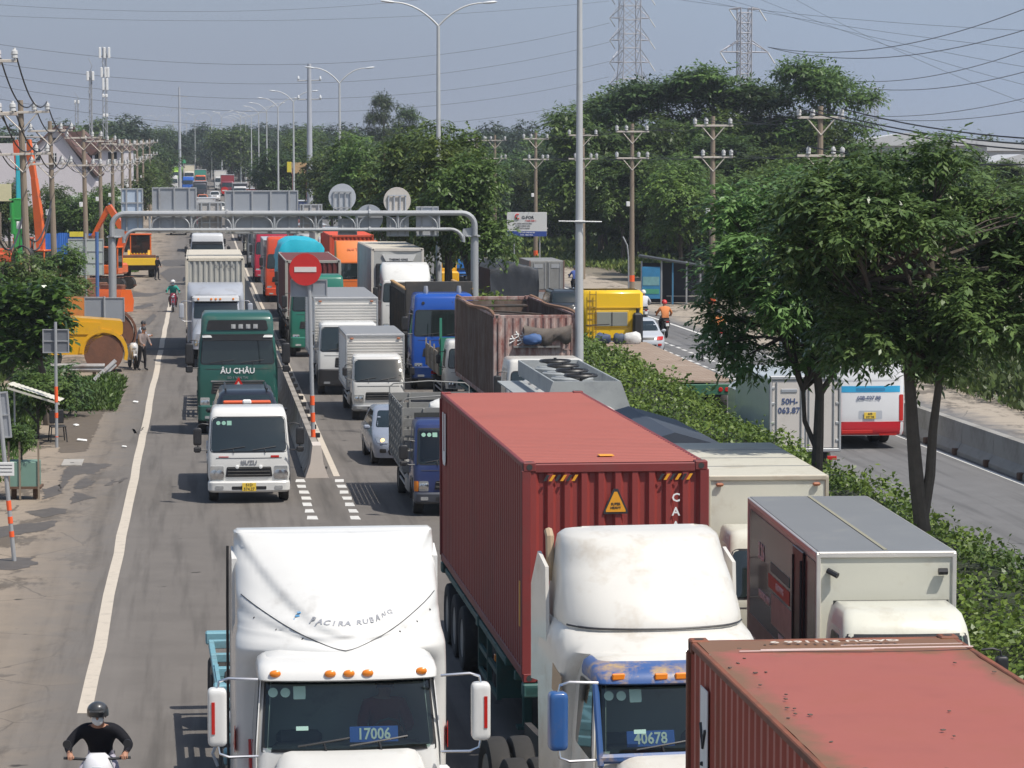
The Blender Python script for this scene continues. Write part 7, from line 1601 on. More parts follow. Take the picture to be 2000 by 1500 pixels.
# stake truck
sbm = mat('stake_grey', (.24, .24, .23), .65, .2, var=.2, vs=2, dirt=.5, dcol=(.12, .11, .10)); nv = paint('cab_navy', (.025, .04, .13), .25)
E = thing('stake_truck', 'navy light truck with a high grey stake body, left of the long red container', 'light truck', Vector((-1.40, 68.0, 0)), RZ)
cabover(E, .86, 2.18, .5, 1.22, 1.98, .36, 1.6, nv, .76, interior=True, mir=(.2, .34), light=(.52, .74, .10), amber=True, name_text='HYUNDAI', name_sz=.075, name_z=1.06, namem=tm3, bumper=paint('bumper_dark', (.05, .055, .07), .3), bumz=(.3, .56), grille=(.38, .2), plate_l=['60C', '157.33'], mirz=1.5, wr=.36, frontz=.62, stickers=True)
def stake(E, hw, y0, y1, z0, z1, m, planks=6, front=True, xw=3):
    for sg in (-1, 1):
        n = int((y1 - y0) / .62)
        for i in range(n + 1): y = lerp(y0, y1, i / n); b = MB(); b.box((sg * hw, y, (z0 + z1) / 2), (.05, .05, z1 - z0), .006); b.build('stake_post', m, E)
        for k in range(planks): z = lerp(z0 + .08, z1 - .08, k / (planks - 1)); b = MB(); b.box((sg * (hw - .02), (y0 + y1) / 2, z), (.02, y1 - y0, (z1 - z0) / planks * .80), .004); b.build('side_board', m, E)
    for yy in ((y0, y1) if front else (y1,)):
        for k in range(planks): z = lerp(z0 + .08, z1 - .08, k / (planks - 1)); b = MB(); b.box((0, yy, z), (2 * hw, .02, (z1 - z0) / planks * .80), .004); b.build('end_board', m, E)
        for x in (-.5, .5): b = MB(); b.box((x * hw, yy - .03, (z0 + z1) / 2), (.05, .05, z1 - z0), .006); b.build('stake_post', m, E)
    b = MB(); b.box((0, (y0 + y1) / 2, z0 - .04), (2 * hw, y1 - y0, .08), .01); b.build('bed_floor', m, E)
    for yy in (y0, y1): b = MB(); b.tube([(-hw, yy, z1), (-hw, yy, z1 + .16), (-hw + .1, yy, z1 + .24), (0, yy, z1 + .30), (hw - .1, yy, z1 + .24), (hw, yy, z1 + .16), (hw, yy, z1)], .018, 6); b.build('top_hoop', sbm, E)
stake(E, 1.0, 1.75, 6.5, .92, 2.36, sbm); chassis(E, 1.6, 6.4, .9, .78, .36, rear=(5.0,))
o = bundle('tarp_roll', 'folded white sheet inside the front of the stake truck body', 'sheet', Vector((-1.45, 70.5, 2.3)), (1.1, .8, .42), mat('sheet_white', (.62, .62, .60), .7, bump=.3, bs=3), 7, RZ)
bundle('tarp_roll', 'rolled blue tarpaulin on the navy cab roof', 'tarpaulin', Vector((-1.12, 69.45, 2.30)), (.75, .45, .34), paint('roll_blue', (.03, .06, .24), .1, rough=.6, coat=0), 9, RZ)

# small white box truck and larger one
E = thing('box_truck', 'small white truck with a shiny ribbed box, behind the silver sedan', 'box truck', Vector((-4.22, 93.6, 0)), RZ)
cabover(E, .83, 2.05, .5, 1.25, 1.88, .42, 1.55, WHT, .76, interior=False, mir=(.14, .26), light=(.46, .78, .08), lh=.26, plate_l=['60C'], bumper=M['alu_dark'], bumz=(.30, .5), wr=.36, grille=(.42, .24))
cargo_box(E, .92, 1.75, 6.6, .85, 2.62, M['alu'], mat('roof_zinc', (.30, .30, .30), .5, .3, var=.08), 'rib', frame=M['steel']); chassis(E, 1.6, 6.4, .88, .78, .36, rear=(5,))
E = thing('box_truck', 'larger white truck with a bright ribbed aluminium box, left of the small one', 'box truck', Vector((-5.72, 104.0, 0)), RZ)
cabover(E, 1.08, 2.55, .62, 1.55, 2.36, .12, 1.8, WHT, .98, interior=False, mir=(.18, .42), light=(.78, 1.0, .0), lh=.3, bumper=M['black'], bumz=(.32, .92), wr=.46, grille=(.5, .34), frontz=.98)
cargo_box(E, 1.12, 2.1, 10.8, 1.0, 3.32, M['alu'], mat('roof_zinc'), 'rib', frame=M['steel'], rib=.1); chassis(E, 2, 10.6, 1.1, .95, .48, rear=(7.8,))

# green heavy tractor
grn = paint('tractor_green', (.016, .088, .070), .3)
E = thing('tractor_truck', 'dark green tractor with roof panel and warning triangle, second in the left lane', 'tractor unit', W(1.1, 88.6), RZ)
S_ = cabover(E, 1.2, 3.66, .75, 2.14, 2.86, .06, 2.2, grn, 1.08, interior=False, mir=(.24, .62), light=(.84, 1.12, .06), bumper=paint('bumper_green', (.02, .10, .08), .4), bumz=(.42, .90), wr=.52, grille=(.80, .34), frontz=1.24, lh=.34, visor=M['black'], name_text='\u00c2U CH\u00c2U', name_sz=.23, name_z=1.92, namem=M['white'], roof_r=.22, mirz=2.45)
text('name_lettering', 'SO 1 VAN TAI', .10, M['alu_dark'], E, (0, S_.fy(0, 1.72) - .012, 1.72))
b = MB(); S_.patch(b, .92, .86, 3.14, 3.44, .02, .03, 10, 3, .05); rp_ = b.build('roof_panel', M['black'], E)
for i in range(4): b = MB(); x = -.12 + i * .22; b.box((x, S_.fy(x, 3.27) - .03, 3.25), (.13, .02, .13)); b.box((x - .02 + .02 * (i % 2), S_.fy(x, 3.27) - .045, 3.25), (.05, .01, .08)); b.build('roof_glyph', mat('glyph_grey', (.42, .42, .42), .5, var=.5, vs=20), rp_)
for sg in (-1, 1): b = MB(); S_.patch(b, tuple(sorted((sg * .75, sg * 1.05))), tuple(sorted((sg * .8, sg * 1.05))), 2.93, 3.0, .19, .04, 3, 1, .02); b.build('visor_lamp', M['white'], E)
b = MB(); P = [(-.24, 0), (.24, 0), (0, .42)]; b.prism(P, 1, -.03, 0); o = b.build('warning_triangle', M['redl'], E, 0); o.location = (.02, -.05, 1.33); o.rotation_euler = (0, 0, 0)
b = MB(); b.prism([(-.13, .06), (.13, .06), (0, .29)], 1, -.04, -.031); b.build('triangle_centre', mat('tri_grey', (.5, .45, .4), .6), o, 0)
b = MB(); S_.patch(b, .8, .8, 1.60, 1.64, .02, .03, 10, 1, .01); b.build('chrome_strip', M['chrome'], E)
trailer(E, 2.6, 15, M['chassis'], 1.15, (11, 12.3, 13.6)); axle(E, 3.8, 1.2, .5, .27, True)

# silver tractor with pale container
SIL = paint('tractor_silver', (.36, .38, .42), .25, rough=.28)
E = thing('container_tractor', 'silver long nosed tractor pulling a pale cream container, third in the left lane', 'tractor unit', W(.62, 119.5), RZ)
def bt_small(E, pm, fairH):
    S = Shell([(.7, .98, .05, 3, .06, .12), (1.9, .985, .02, 3, .10, .12), (2.6, .93, .27, 3, .10, .12), (2.8, .85, .45, 3, .1, .12)]); b = MB(); S.mesh(b); b.build('cab_body', pm, E)
    b = MB(); S.patch(b, .9, .86, 1.9, 2.55, .01, .012, 10, 4, .06); b.build('windshield', M['dglass'], E)
    V = Shell([(2.58, .95, .1, .9, .1, .12), (2.72, .95, .12, .9, .1, .12), (2.8, .85, .5, .9, .1, .1)]); b = MB(); V.mesh(b); vo = b.build('sun_visor', paint('visor_white', (.6, .6, .6), .1), E)
    for x in (-.7, -.18, 0, .18, .7): b = MB(); b.lathe([(0, .05), (-.03, .03)], 'y', (x, V.fy(x, 2.66) - .002, 2.66), 8); b.build('marker_lamp', M['amber'], vo)
    k = (fairH - 2.75)
    F = Shell([(.85, 1.15, 1.2, 2.7, .05, .1), (2.5, 1.16, 1.1, 2.7, .1, .15), (2.75, 1.15, .7, 2.7, .5, .2), (2.75 + k * .35, 1.14, .85, 2.7, .55, .22), (2.75 + k * .7, 1.14, 1.3, 2.7, .45, .2), (fairH, 1.1, 1.9, 2.65, .2, .1)], 13); b = MB(); F.mesh(b); b.build('wind_fairing', pm, E, 50)
    Hs = Shell([(.75, 1.0, -1.75, 0, .12, .3), (1.35, .95, -1.7, 0, .16, .35), (1.6, .82, -1.2, 0, .2, .35), (1.82, .72, -.4, .02, .15, .25), (1.86, .6, -.05, .02, .05, .05)], 9); b = MB(); Hs.mesh(b); b.build('hood', pm, E, 50)
    for sg in (-1, 1): mirror(E, sg, .97, 1.38, 0, 2.2, .2, .6, pm, armm=M['chrome']); b = MB(); S.side(b, sg, rpoly([(.3, 1.9), (1.0, 1.9), (1.0, 2.5), (.45, 2.5)], .05), .01); b.build('side_window', M['dglass'], E); headlight(E, Hs, sg, .6, .9, .9, 1.1)
    axle(E, -1.0, 1.15, .5, .28); axle(E, 4.2, 1.22, .5, .27, True); b = MB(); b.box((0, 4.2, .8), (.9, 4.6, .25)); b.build('chassis_rail', M['chassis'], E)
bt_small(E, SIL, 3.25); trailer(E, 4.8, 17, M['chassis'], 1.2, (13.5, 14.8, 16.1))
CW = mat('container_pale', (.42, .41, .37), .55, var=.15, vs=.5, dirt=.6, dcol=(.22, .24, .26), ds=.7, bump=.1, bs=3); CT = mat('container_cream_top', (.56, .51, .42), .6, dirt=.2)
R4 = container('shipping_container', 'pale cream corrugated container behind the silver tractor in the left lane', W(.62, 124.9, 1.25), RZ, 12.19, 2.9, CW, CT); text('serial_print', 'CAXU 6922650', .14, M['alu_dark'], R4, (.45, -.01, 2.6))
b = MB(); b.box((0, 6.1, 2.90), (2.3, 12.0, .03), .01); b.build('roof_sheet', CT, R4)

# ------------------------------------------------------------------ traffic: middle distance
def heavy(label, q, Y, pm, hw=1.18, H=3.3, z0=1.95, z1=2.75, cat='truck', name='truck', rz=RZ, depth=2.1, **kw):
    E = thing(name, label, cat, W(q, Y), rz); k = dict(mir=(.22, .5), bumz=(.4, .85), wr=.5, grille=(.8, .3), frontz=1.2, light=(.8, 1.08, .05), roof_r=.18); k.update(kw)
    cabover(E, hw, H, .7, z0, z1, .06, depth, pm, hw - .12, **k); return E
dw = heavy('dark red container truck behind the round no entry sign', 4.95, 124.5, paint('cab_bottle_green', (.02, .16, .11), .3), H=3.45); trailer(dw, 2.6, 18, M['chassis'], 1.2, (14, 15.3, 16.6)); axle(dw, 3.9, 1.2, .5, .27, True); dw['label'] = 'green cabbed truck half hidden by the round no entry sign'
MR = mat('container_maroon', (.12, .028, .028), .6, var=.15, dirt=.4, dcol=(.07, .03, .03)); container('shipping_container', 'dark maroon container behind the round no entry sign', W(5.0, 131.5, 1.25), RZ, 12.19, 2.6, MR, mat('rail_pale_grey', (.36, .35, .32), .6, dirt=.4))
E = heavy('truck whose load is wrapped in a bright turquoise tarpaulin', 5.35, 152.5, paint('cab_dark_grey', (.05, .055, .06), .3), H=2.9); chassis(E, 2, 12.4, 1.15, .95, .5, rear=(8.5, 9.8)); b = MB(); b.box((0, 7.9, 1.6), (2.3, 8.6, 1.4), .03); b.build('cargo_body', M['chassis'], E)
TQ = mat('turquoise_tarp', (.01, .42, .55), .5, var=.08, vs=2, bump=.4, bs=3); P = []
for j in range(11):
    t = j / 10; row = []
    for i in range(21):
        a = i / 20; pr_ = [(-1.2, 1.9), (-1.24, 3.0), (-1.1, 3.85), (-.5, 4.12), (.5, 4.12), (1.1, 3.85), (1.24, 3.0), (1.2, 1.9)]; k = a * 7; i0 = min(6, int(k)); f = k - i0
        x = lerp(pr_[i0][0], pr_[i0 + 1][0], f); z = lerp(pr_[i0][1], pr_[i0 + 1][1], f); row.append((x + .05 * math.sin(i * 2.2 + j) * (1 if i < 6 or i > 14 else 0), 3.6 + t * 8.4, z + .04 * math.sin(j * 1.9 + i)))
    P.append(row)
b = MB(); b.grid(P)
fr0 = P[0]; b.grid([fr0, [(p[0] * .98, 3.45 + .06 * math.sin(i * 2.6), max(1.7, p[2] - .5 + .12 * math.sin(i * 1.3))) for i, p in enumerate(fr0)], [(p[0] * .9, 3.5 + .05 * math.sin(i * 3.1), 1.9) for i, p in enumerate(fr0)]]); b.build('tarp_cover', TQ, E, 50)
ORC = paint('cab_orange_red', (.62, .07, .02), .25)
E = heavy('orange-red tall cabbed truck with grey side panel, behind the turquoise load', 5.0, 174, ORC, H=3.85, z0=2.0, z1=2.8); cargo_box(E, 1.22, 2.3, 10, .9, 3.6, M['alu_dark'], M['signback2'], frame=M['steel']); chassis(E, 2, 10, 1.15, .95, .5, rear=(8,))
E = heavy('crimson cabbed truck further back behind the orange-red one', 4.9, 203, paint('cab_crimson', (.45, .02, .05), .2), H=3.6); cargo_box(E, 1.2, 2.3, 10, .9, 3.4, M['alu_dark'], M['signback2'], frame=M['steel']); chassis(E, 2, 10, 1.15, .95, .5, rear=(8,))
E = heavy('grey truck at the far side of the gantry in the second lane', 4.9, 232, M['alu_dark'], H=2.9); chassis(E, 2, 9, 1.15, .95, .5, rear=(7,)); b = MB(); b.box((0, 5.6, 2), (2.3, 6.6, 1.9), .05); b.build('cargo_body', M['chassis'], E)
# blue dump truck
BLU = paint('cab_bright_blue', (.012, .075, .36), .15, rough=.25)
E = heavy('bright blue cabbed dump truck loaded with sand, right of the ribbed boxes', 8.75, 106.4, BLU, H=3.45, z0=1.95, z1=2.85, bumper=paint('bumper_navy', (.008, .03, .12), .3), cat='dump truck', name='dump_truck')
b = MB(); 
for x in (-.6, .6): b.lathe([(0, .07), (.1, .09), (.28, .07)], 'z', (x, .9, 3.42), 8)
b.build('roof_horn', M['steel'], E)
b = MB()
for x in (-.75, -.1, .28, .62): b.lathe([(0, .06), (-.02, .05)], 'y', (x, .15, 3.12), 8)
b.build('marker_lamp', M['ink'], E)
dm = mat('dump_body_dark', (.05, .048, .045), .75, var=.3, dirt=.4, dcol=(.14, .10, .06)); b = MB()
for sg in (-1, 1): b.box((sg * 1.2, 6.6, 2.35), (.08, 8.2, 2.3), .02)
b.box((0, 2.55, 2.55), (2.48, .1, 2.5), .02); b.box((0, 10.7, 2.35), (2.4, .08, 2.2), .02); b.box((0, 6.6, 1.25), (2.4, 8.2, .12)); b.build('dump_body', dm, E)
for i in range(9):
    for sg in (-1, 1): b = MB(); b.box((sg * 1.27, 2.9 + i * .95, 2.3), (.07, .08, 2.1), .01); b.build('body_rib', dm, E)
b = MB(); b.box((0, 10.75, 2.3), (.1, .05, 2.0)); b.build('tailgate_bar', dm, E); b = MB()
for sg in (-1, 1): b.box((sg * 1.2, 6.6, 3.52), (.14, 8.2, .07), .02)
b.build('top_rail', mat('rail_ochre', (.40, .24, .10), .8, var=.3), E)
b = MB(); P = [[(x, y, 3.1 + .5 * math.exp(-((y - 4) / 1.6) ** 2) * math.cos(x * 1.1) + .06 * math.sin(y * 3 + x * 4)) for x in [-1.15 + .23 * i for i in range(11)]] for y in [2.65 + .5 * j for j in range(17)]]; b.grid(P, flip=True); b.build('sand_load', mat('sand', (.42, .33, .22), .95, var=.2, vs=4, bump=.5, bs=9), E); chassis(E, 2.2, 10.6, 1.15, 1.0, .5, rear=(8.2, 9.5))
# low sided truck with planks and green posts
E = heavy('low sided truck with wooden planks and green posts before the blue dump truck', 9.0, 97.6, WHT, hw=.95, H=2.3, z0=1.4, z1=2.0, depth=1.5, mir=(.15, .3), wr=.4, bumz=(.35, .6), frontz=.8, grille=(.5, .2), name='plank_truck', roof_r=.1, light=(.6, .85, .05))
wd_ = mat('weathered_wood', (.26, .22, .17), .85, var=.3, vs=3, stretch=(1, .2, 1)); gpst = mat('post_green', (.03, .20, .13), .6)
for sg in (-1, 1):
    for k in range(3): b = MB(); b.box((sg * 1.0, 4.6, 1.2 + k * .24), (.04, 5.4, .22), .005); b.build('side_plank', wd_, E)
    for y in (1.9, 3.7, 5.5, 7.3): b = MB(); b.box((sg * 1.03, y, 1.5), (.05, .07, .95)); b.build('side_stake', wd_, E)
for sg in (-1, 1): b = MB(); b.box((sg * .95, 1.85, 2.0), (.08, .08, 1.9)); b.build('corner_post', gpst, E)
b = MB(); b.box((0, 1.8, 1.7), (1.9, .05, 1.2)); b.build('green_headboard', gpst, E); b = MB(); b.box((0, 4.6, 1.05), (2, 5.4, .1)); b.build('bed_floor', wd_, E)
for i in range(9): b = MB(); b.box((-.55 + .3 * (i % 4) + rnd.uniform(-.05, .05), 4.4 + rnd.uniform(-.5, .5), 1.35 + .22 * (i // 4) * 1.3), (.26, 2.6, .2), .01, rot=(0, 0, rnd.uniform(-.1, .1))); b.build('loose_plank', mat('plank_brown', (.28, .17, .10), .85, var=.3), E)
chassis(E, 1.5, 7.2, .9, .85, .4, rear=(5.6,))
# reefer
E = heavy('white tractor with a tall smooth wind deflector in front of the refrigerated container', 9.25, 132.8, WHT, H=2.9); axle(E, 4.2, 1.2, .5, .27, True)
F = Shell([(2.85, 1.1, .35, 1.9, .2, .25), (3.0, 1.12, .4, 1.9, .22, .25), (3.5, 1.08, .9, 1.9, .2, .25), (3.66, 1.0, 1.3, 1.9, .15, .2)], 11); b = MB(); F.mesh(b); b.build('wind_deflector', WHT, E, 50); trailer(E, 5, 18.5, M['chassis'], 1.2, (15, 16.3, 17.6))
R5 = container('reefer_container', 'white refrigerated container with a cooling unit on its front', W(9.25, 139.2, 1.25), RZ, 12.19, 2.9, mat('reefer_grey', (.42, .42, .40), .5, var=.08, dirt=.3), mat('reefer_frame', (.58, .54, .48), .6, dirt=.3, dcol=(.35, .3, .25)), wy=3, wx_=3)
b = MB(); b.box((0, 6.1, 2.9), (2.34, 12, .03), .01); b.build('roof_sheet', CT, R5)
b = MB(); b.prism([(-.72, 2.62), (.88, 2.62), (.72, 2.3), (-.55, 2.3)], 1, -.06, 0); b.build('cooling_unit_top', WHT, R5, 0); text('cooler_lettering', 'THERMO KING', .13, M['ink'], R5, (.05, -.07, 2.38)); b = MB(); b.box((0, -.05, 1.2), (2.0, .14, 2.0), .03); b.build('cooling_unit', M['black'], R5)
# orange container truck
E = heavy('tractor with a large plain orange wind deflector in front of the red container', 8.45, 159.5, paint('cab_orange', (.70, .16, .03), .15), H=2.9); axle(E, 4.2, 1.2, .5, .27, True)
F = Shell([(2.5, 1.12, .12, 1.9, .1, .1), (3.0, 1.14, .2, 1.9, .1, .1), (3.95, 1.14, .9, 1.9, .1, .1)], 9); b = MB(); F.mesh(b); b.build('wind_deflector', mat('deflector_orange', (.78, .20, .04), .45, var=.04), E, 30); text('deflector_lettering', 'MAI TRAN', .22, mat('ink_orange', (.55, .12, .03), .6), E, (0, F.fy(0, 3.5) - .03, 3.5), rot=(math.pi / 2 - .6, 0, 0)); trailer(E, 5, 18.5, M['chassis'], 1.2, (15, 16.3, 17.6))
container('shipping_container', 'bright orange-red container behind the plain orange deflector', W(8.45, 165.5, 1.25), RZ, 12.19, 2.9, mat('container_orange', (.58, .07, .03), .55, var=.1, dirt=.35, dcol=(.2, .05, .03)), mat('container_orange_rail', (.62, .09, .04), .55, dirt=.3))
E = heavy('white container truck beyond the orange container', 8.9, 196, WHT, H=3.3); cargo_box(E, 1.22, 2.4, 12, 1.1, 3.7, CREAM, M['signback2'], frame=M['steel']); chassis(E, 2, 12, 1.15, .95, .5, rear=(9,))
# lane one further back
E = heavy('white and silver tractor directly below the gantry boards in the left lane', .5, 199, paint('cab_pearl', (.55, .56, .57), .15), H=3.45, visor=M['black']); axle(E, 4.2, 1.2, .5, .27, True); trailer(E, 3.5, 14, M['chassis'], 1.15, (11, 12.3))
# far queue
gF = random.Random(21)
def simple(label, x, y, kind, c, rz=RZ, grp=None, H=None, **kw):
    pm = paint('far_%02x%02x%02x' % tuple(int(v * 255) for v in c), c, .2)
    if kind == 'car': E = thing('car', label, 'car', (x, y, zr(y)), rz, grp); car(E, pm, suv=kw.get('suv', True), H=H or 1.65, hw=.88, rear=kw.get('rear', False), L=4.5); return E
    E = thing('truck', label, 'truck', (x, y, zr(y)), rz, grp); hh = H or 3.4
    cabover(E, 1.1, 2.6 if kind != 'tall' else hh, .6, 1.6, 2.3, .15, 1.9, pm, .98, stickers=False, wr=.46)
    if kind in ('box', 'tarp'): cargo_box(E, 1.18, 2.1, kw.get('L', 9), 1.0, hh, paint('farb_%d' % int(sum(kw['bc']) * 997), kw['bc'], .2) if kind == 'box' else M['cloth_dark'], kw.get('rm') or M['signback2'], frame=M['steel'])
    elif kind == 'tall': b = MB(); b.box((0, 6, 1.2), (2.3, 8, .5), .03); b.build('flat_bed', M['chassis'], E)
    chassis(E, 2, 9, 1.1, .9, .46, rear=(7,)); return E
FQ = [('tiny distant orange and white van at the lane end above the gantry boards', 397, 455, 'car', (.62, .16, .04), dict()), ('tiny distant black truck behind the orange and white van', 392, 500, 'box', (.05, .05, .06), dict(bc=(.05, .05, .06), H=2.9)),
      ('tiny distant white sport utility car in the far queue', 421, 480, 'car', (.6, .6, .6), dict()), ('tiny distant bright blue truck in the far queue', 369, 545, 'tall', (.02, .12, .5), dict(H=3.0)), ('tiny distant truck with green box and orange front', 393, 590, 'box', (.7, .12, .03), dict(bc=(.05, .28, .22), H=3.7, L=12)),
      ('tiny distant truck with a cream box at the top of the queue', 371, 640, 'box', (.6, .58, .5), dict(bc=(.6, .55, .42), H=4.0, L=12)), ('tiny distant truck with a white box left of the maroon one', 432, 570, 'box', (.6, .6, .58), dict(bc=(.6, .58, .54), H=3.8)), ('tiny distant truck with a maroon container in the far queue', 446, 520, 'box', (.2, .03, .05), dict(bc=(.3, .04, .05), H=3.7)),
      ('tiny distant truck with black tarpaulin in the far queue', 470, 470, 'tarp', (.6, .6, .6), dict(H=3.1)), ('tiny distant truck with a dark red load behind the wide sign board', 498, 440, 'box', (.15, .03, .03), dict(bc=(.22, .03, .03), H=2.8)), ('tiny distant truck with a cream cab above the wide sign board', 541, 420, 'tall', (.6, .58, .42), dict(H=2.9)),
      ('tiny distant truck with a grey box beside the cream cab', 563, 440, 'box', (.3, .3, .32), dict(bc=(.3, .28, .3), H=3.3)), ('tiny distant navy truck left of the median trees', 596, 330, 'box', (.03, .05, .12), dict(bc=(.04, .06, .14), H=3.4)), ('tiny distant white truck beyond the cream box', 355, 720, 'box', (.6, .6, .6), dict(bc=(.5, .55, .5), H=3.4)),
      ('tiny distant white car behind the far no entry sign', 430, 405, 'car', (.55, .55, .52), dict()), ('tiny distant light green truck at the far left of the queue', 348, 650, 'box', (.4, .6, .1), dict(bc=(.35, .62, .08), H=3.6)), ('tiny distant white lorry beside the light green truck', 338, 560, 'tall', (.6, .6, .6), dict(H=3.0))]
for lab, u, y, k, c, kw in FQ: simple(lab, (u - 1000) / FPX * y, y, k, c, **kw)
for i, (q, y, c) in enumerate(((.6, 236, (.5, .5, .5)), (.6, 268, (.12, .13, .14)), (.7, 310, (.55, .1, .03)), (5.0, 262, (.5, .48, .4)), (5.0, 300, (.2, .22, .25)), (8.8, 232, (.45, .45, .45)), (8.8, 275, (.25, .05, .04)), (5.0, 345, (.5, .5, .5)), (8.9, 325, (.1, .2, .4)), (.7, 350, (.5, .5, .5)))):
    simple('truck waiting ' + ('in the left lane behind the silver tractor', 'deep in the left lane under the gantry boards', 'orange cabbed in the left lane beyond the gantry', 'cream coloured beyond the crimson truck', 'grey beyond the crimson truck', 'light grey beyond the orange container', 'dark red beyond the orange container', 'pale far along the second lane', 'blue far along the third lane', 'pale far along the left lane')[i], W(q, y).x, y, 'box' if i % 2 else 'tall', c, H=3.3 if i % 2 else 2.8, bc=c)
E = simple('black pickup car parked on the dirt verge left of the queue beyond the gantry', (349 - 1000) / FPX * 318, 318, 'car', (.02, .02, .022))
E = thing('street_sweeper', 'wide low dark green roofed stall far down the left side of the road', 'stall', ((345 - 1000) / FPX * 690, 690, zr(690))); b = MB(); b.prism([(-2.2, 3.8), (2.2, 3.8), (2.0, 4.6), (-2.0, 4.6)], 1, -2, 2); b.build('roof', mat('stall_green', (.03, .28, .12), .6), E, 0); b = MB(); [b.box((x, y_, 1.9), (.15, .15, 3.8)) for x in (-2, 2) for y_ in (-1.8, 1.8)]; b.build('post', M['steel'], E); E.name = 'market_stall'

# ------------------------------------------------------------------ right carriageway
E = thing('box_truck', 'white box truck seen from behind, marked 50H-063.87, beside the bus', 'box truck', Vector((7.48, 75.6, 0)), RZ)
DW = paint('door_white', (.58, .54, .50), .25, dcol=(.4, .36, .3)); 
b = MB(); b.box((0, 2.5, 1.72), (1.78, 5.0, 1.84), .02); b.build('cargo_box', paint('side_pale_blue', (.52, .56, .58), .2), E)
for sg in (-1, 1):
    b = MB(); b.box((sg * .44, -.02, 1.72), (.84, .03, 1.72), .012); d = b.build('rear_door', DW, E); b = MB()
    for x in (.10, .74): b.tube([(sg * x, -.055, .88), (sg * x, -.055, 2.56)], .018, 6)
    b.build('lock_rod', M['steel'], d); b = MB()
    for z in (1.05, 1.5, 2.0, 2.4): b.box((sg * .84, -.04, z), (.1, .03, .07), .01)
    b.build('hinge', M['steel'], d)
b = MB(); b.box((0, -.03, 2.66), (1.84, .08, .10), .02); b.box((0, -.03, .80), (1.84, .08, .10), .02)
for sg in (-1, 1): b.box((sg * .90, -.03, 1.72), (.07, .08, 1.9), .02)
b.build('door_frame', M['steel'], E); b = MB(); b.box((-.42, -.045, 2.33), (.42, .02, .09), .02); b.build('door_vent', M['signback'], E)
text('plate_text', '50H-', .21, mat('stencil_blue', (.06, .09, .2), .6), E, (-.40, -.045, 2.05)); text('plate_text', '063.87', .21, mat('stencil_blue'), E, (-.42, -.045, 1.82))
b = MB()
for sg in (-1, 1): b.box((sg * .7, -.05, .6), (.25, .04, .1), .01)
b.build('tail_light', M['redl'], E); axle(E, 1.2, .88, .38, .22, True); axle(E, 5.0, .88, .38, .22); b = MB(); b.box((0, 3, .65), (.8, 5.5, .2)); b.build('chassis_rail', M['chassis'], E); b = MB(); b.box((0, 5.9, 1.3), (1.65, 1.5, 1.6), .15); b.build('cab_body', WHT, E)
# bus
E = thing('minibus', 'white and red minibus with a light blue stripe seen from behind on the right road', 'bus', Vector((10.20, 84.2, 0)), RZ); BW = paint('bus_white', (.70, .70, .70), .08, rough=.22)
S = Shell([(.38, .96, .06, 8.5, .05, .12), (.5, 1.0, .0, 8.5, .06, .14), (1.0, 1.01, .0, 8.5, .06, .14), (2.0, 1.01, .02, 8.5, .06, .14), (2.6, .98, .10, 8.5, .07, .16), (2.85, .92, .22, 8.45, .07, .18), (2.95, .80, .42, 8.3, .07, .15), (2.98, .6, .7, 8.1, .05, .1)], 13); b = MB(); S.mesh(b); b.build('body', BW, E, 50)
b = MB(); S.patch(b, 1.0, 1.0, .40, .78, .015, .03, 14, 3, .05); b.build('red_bumper', paint('bus_red', (.50, .02, .03), .1, rough=.2), E)
b = MB(); S.patch(b, .995, .995, 1.62, 1.80, .006, .01, 14, 1, .005); st = b.build('blue_stripe', mat('bus_blue', (.04, .36, .62), .3), E); b = MB(); S.patch(b, .42, .42, 1.66, 1.75, .012, .01, 6, 1, .02); b.build('stripe_handle', mat('bus_blue_dark', (.03, .22, .42), .3), st)
for sg in (-1, 1): b = MB(); S.patch(b, tuple(sorted((sg * .84, sg * .97))), tuple(sorted((sg * .84, sg * .97))), .80, 1.55, .012, .03, 4, 4, .03); b.build('tail_light', M['redl'], E)
b = MB(); S.patch(b, .86, .82, 1.95, 2.66, .008, .01, 10, 4, .08); b.build('rear_panel', BW, E)
text('stencil_text', '60B-027.98', .15, mat('stencil_blue'), E, (-.05, -.012, 1.46)); plate(E, -.02, -.03, .96, ['60B', '027.98'], None, .34, .18); b = MB(); S.patch(b, .34, .34, .86, 1.10, .004, .01, 4, 2, .03); b.build('plate_recess', M['signback2'], E); text('stencil_text', 'G\u1ea4P R\u00daT', .1, mat('bus_blue'), E, (-.6, S.fy(-.6, 1.9) - .01, 1.92)) if 0 else None
for sg in (-1, 1): b = MB(); S.side(b, sg, rpoly([(.5, 1.75), (7.6, 1.75), (7.6, 2.6), (.5, 2.6)], .1), .006); b.build('side_window', M['dglass'], E)
axle(E, 2.2, 1.0, .42, .25, True); axle(E, 7.0, 1.0, .42, .25); b = MB(); b.box((-.4, -.06, .5), (.9, .02, .1), .01); b.box((.5, -.04, .42), (.5, .02, .05)); b.build('bumper_recess', M['redl'], E)
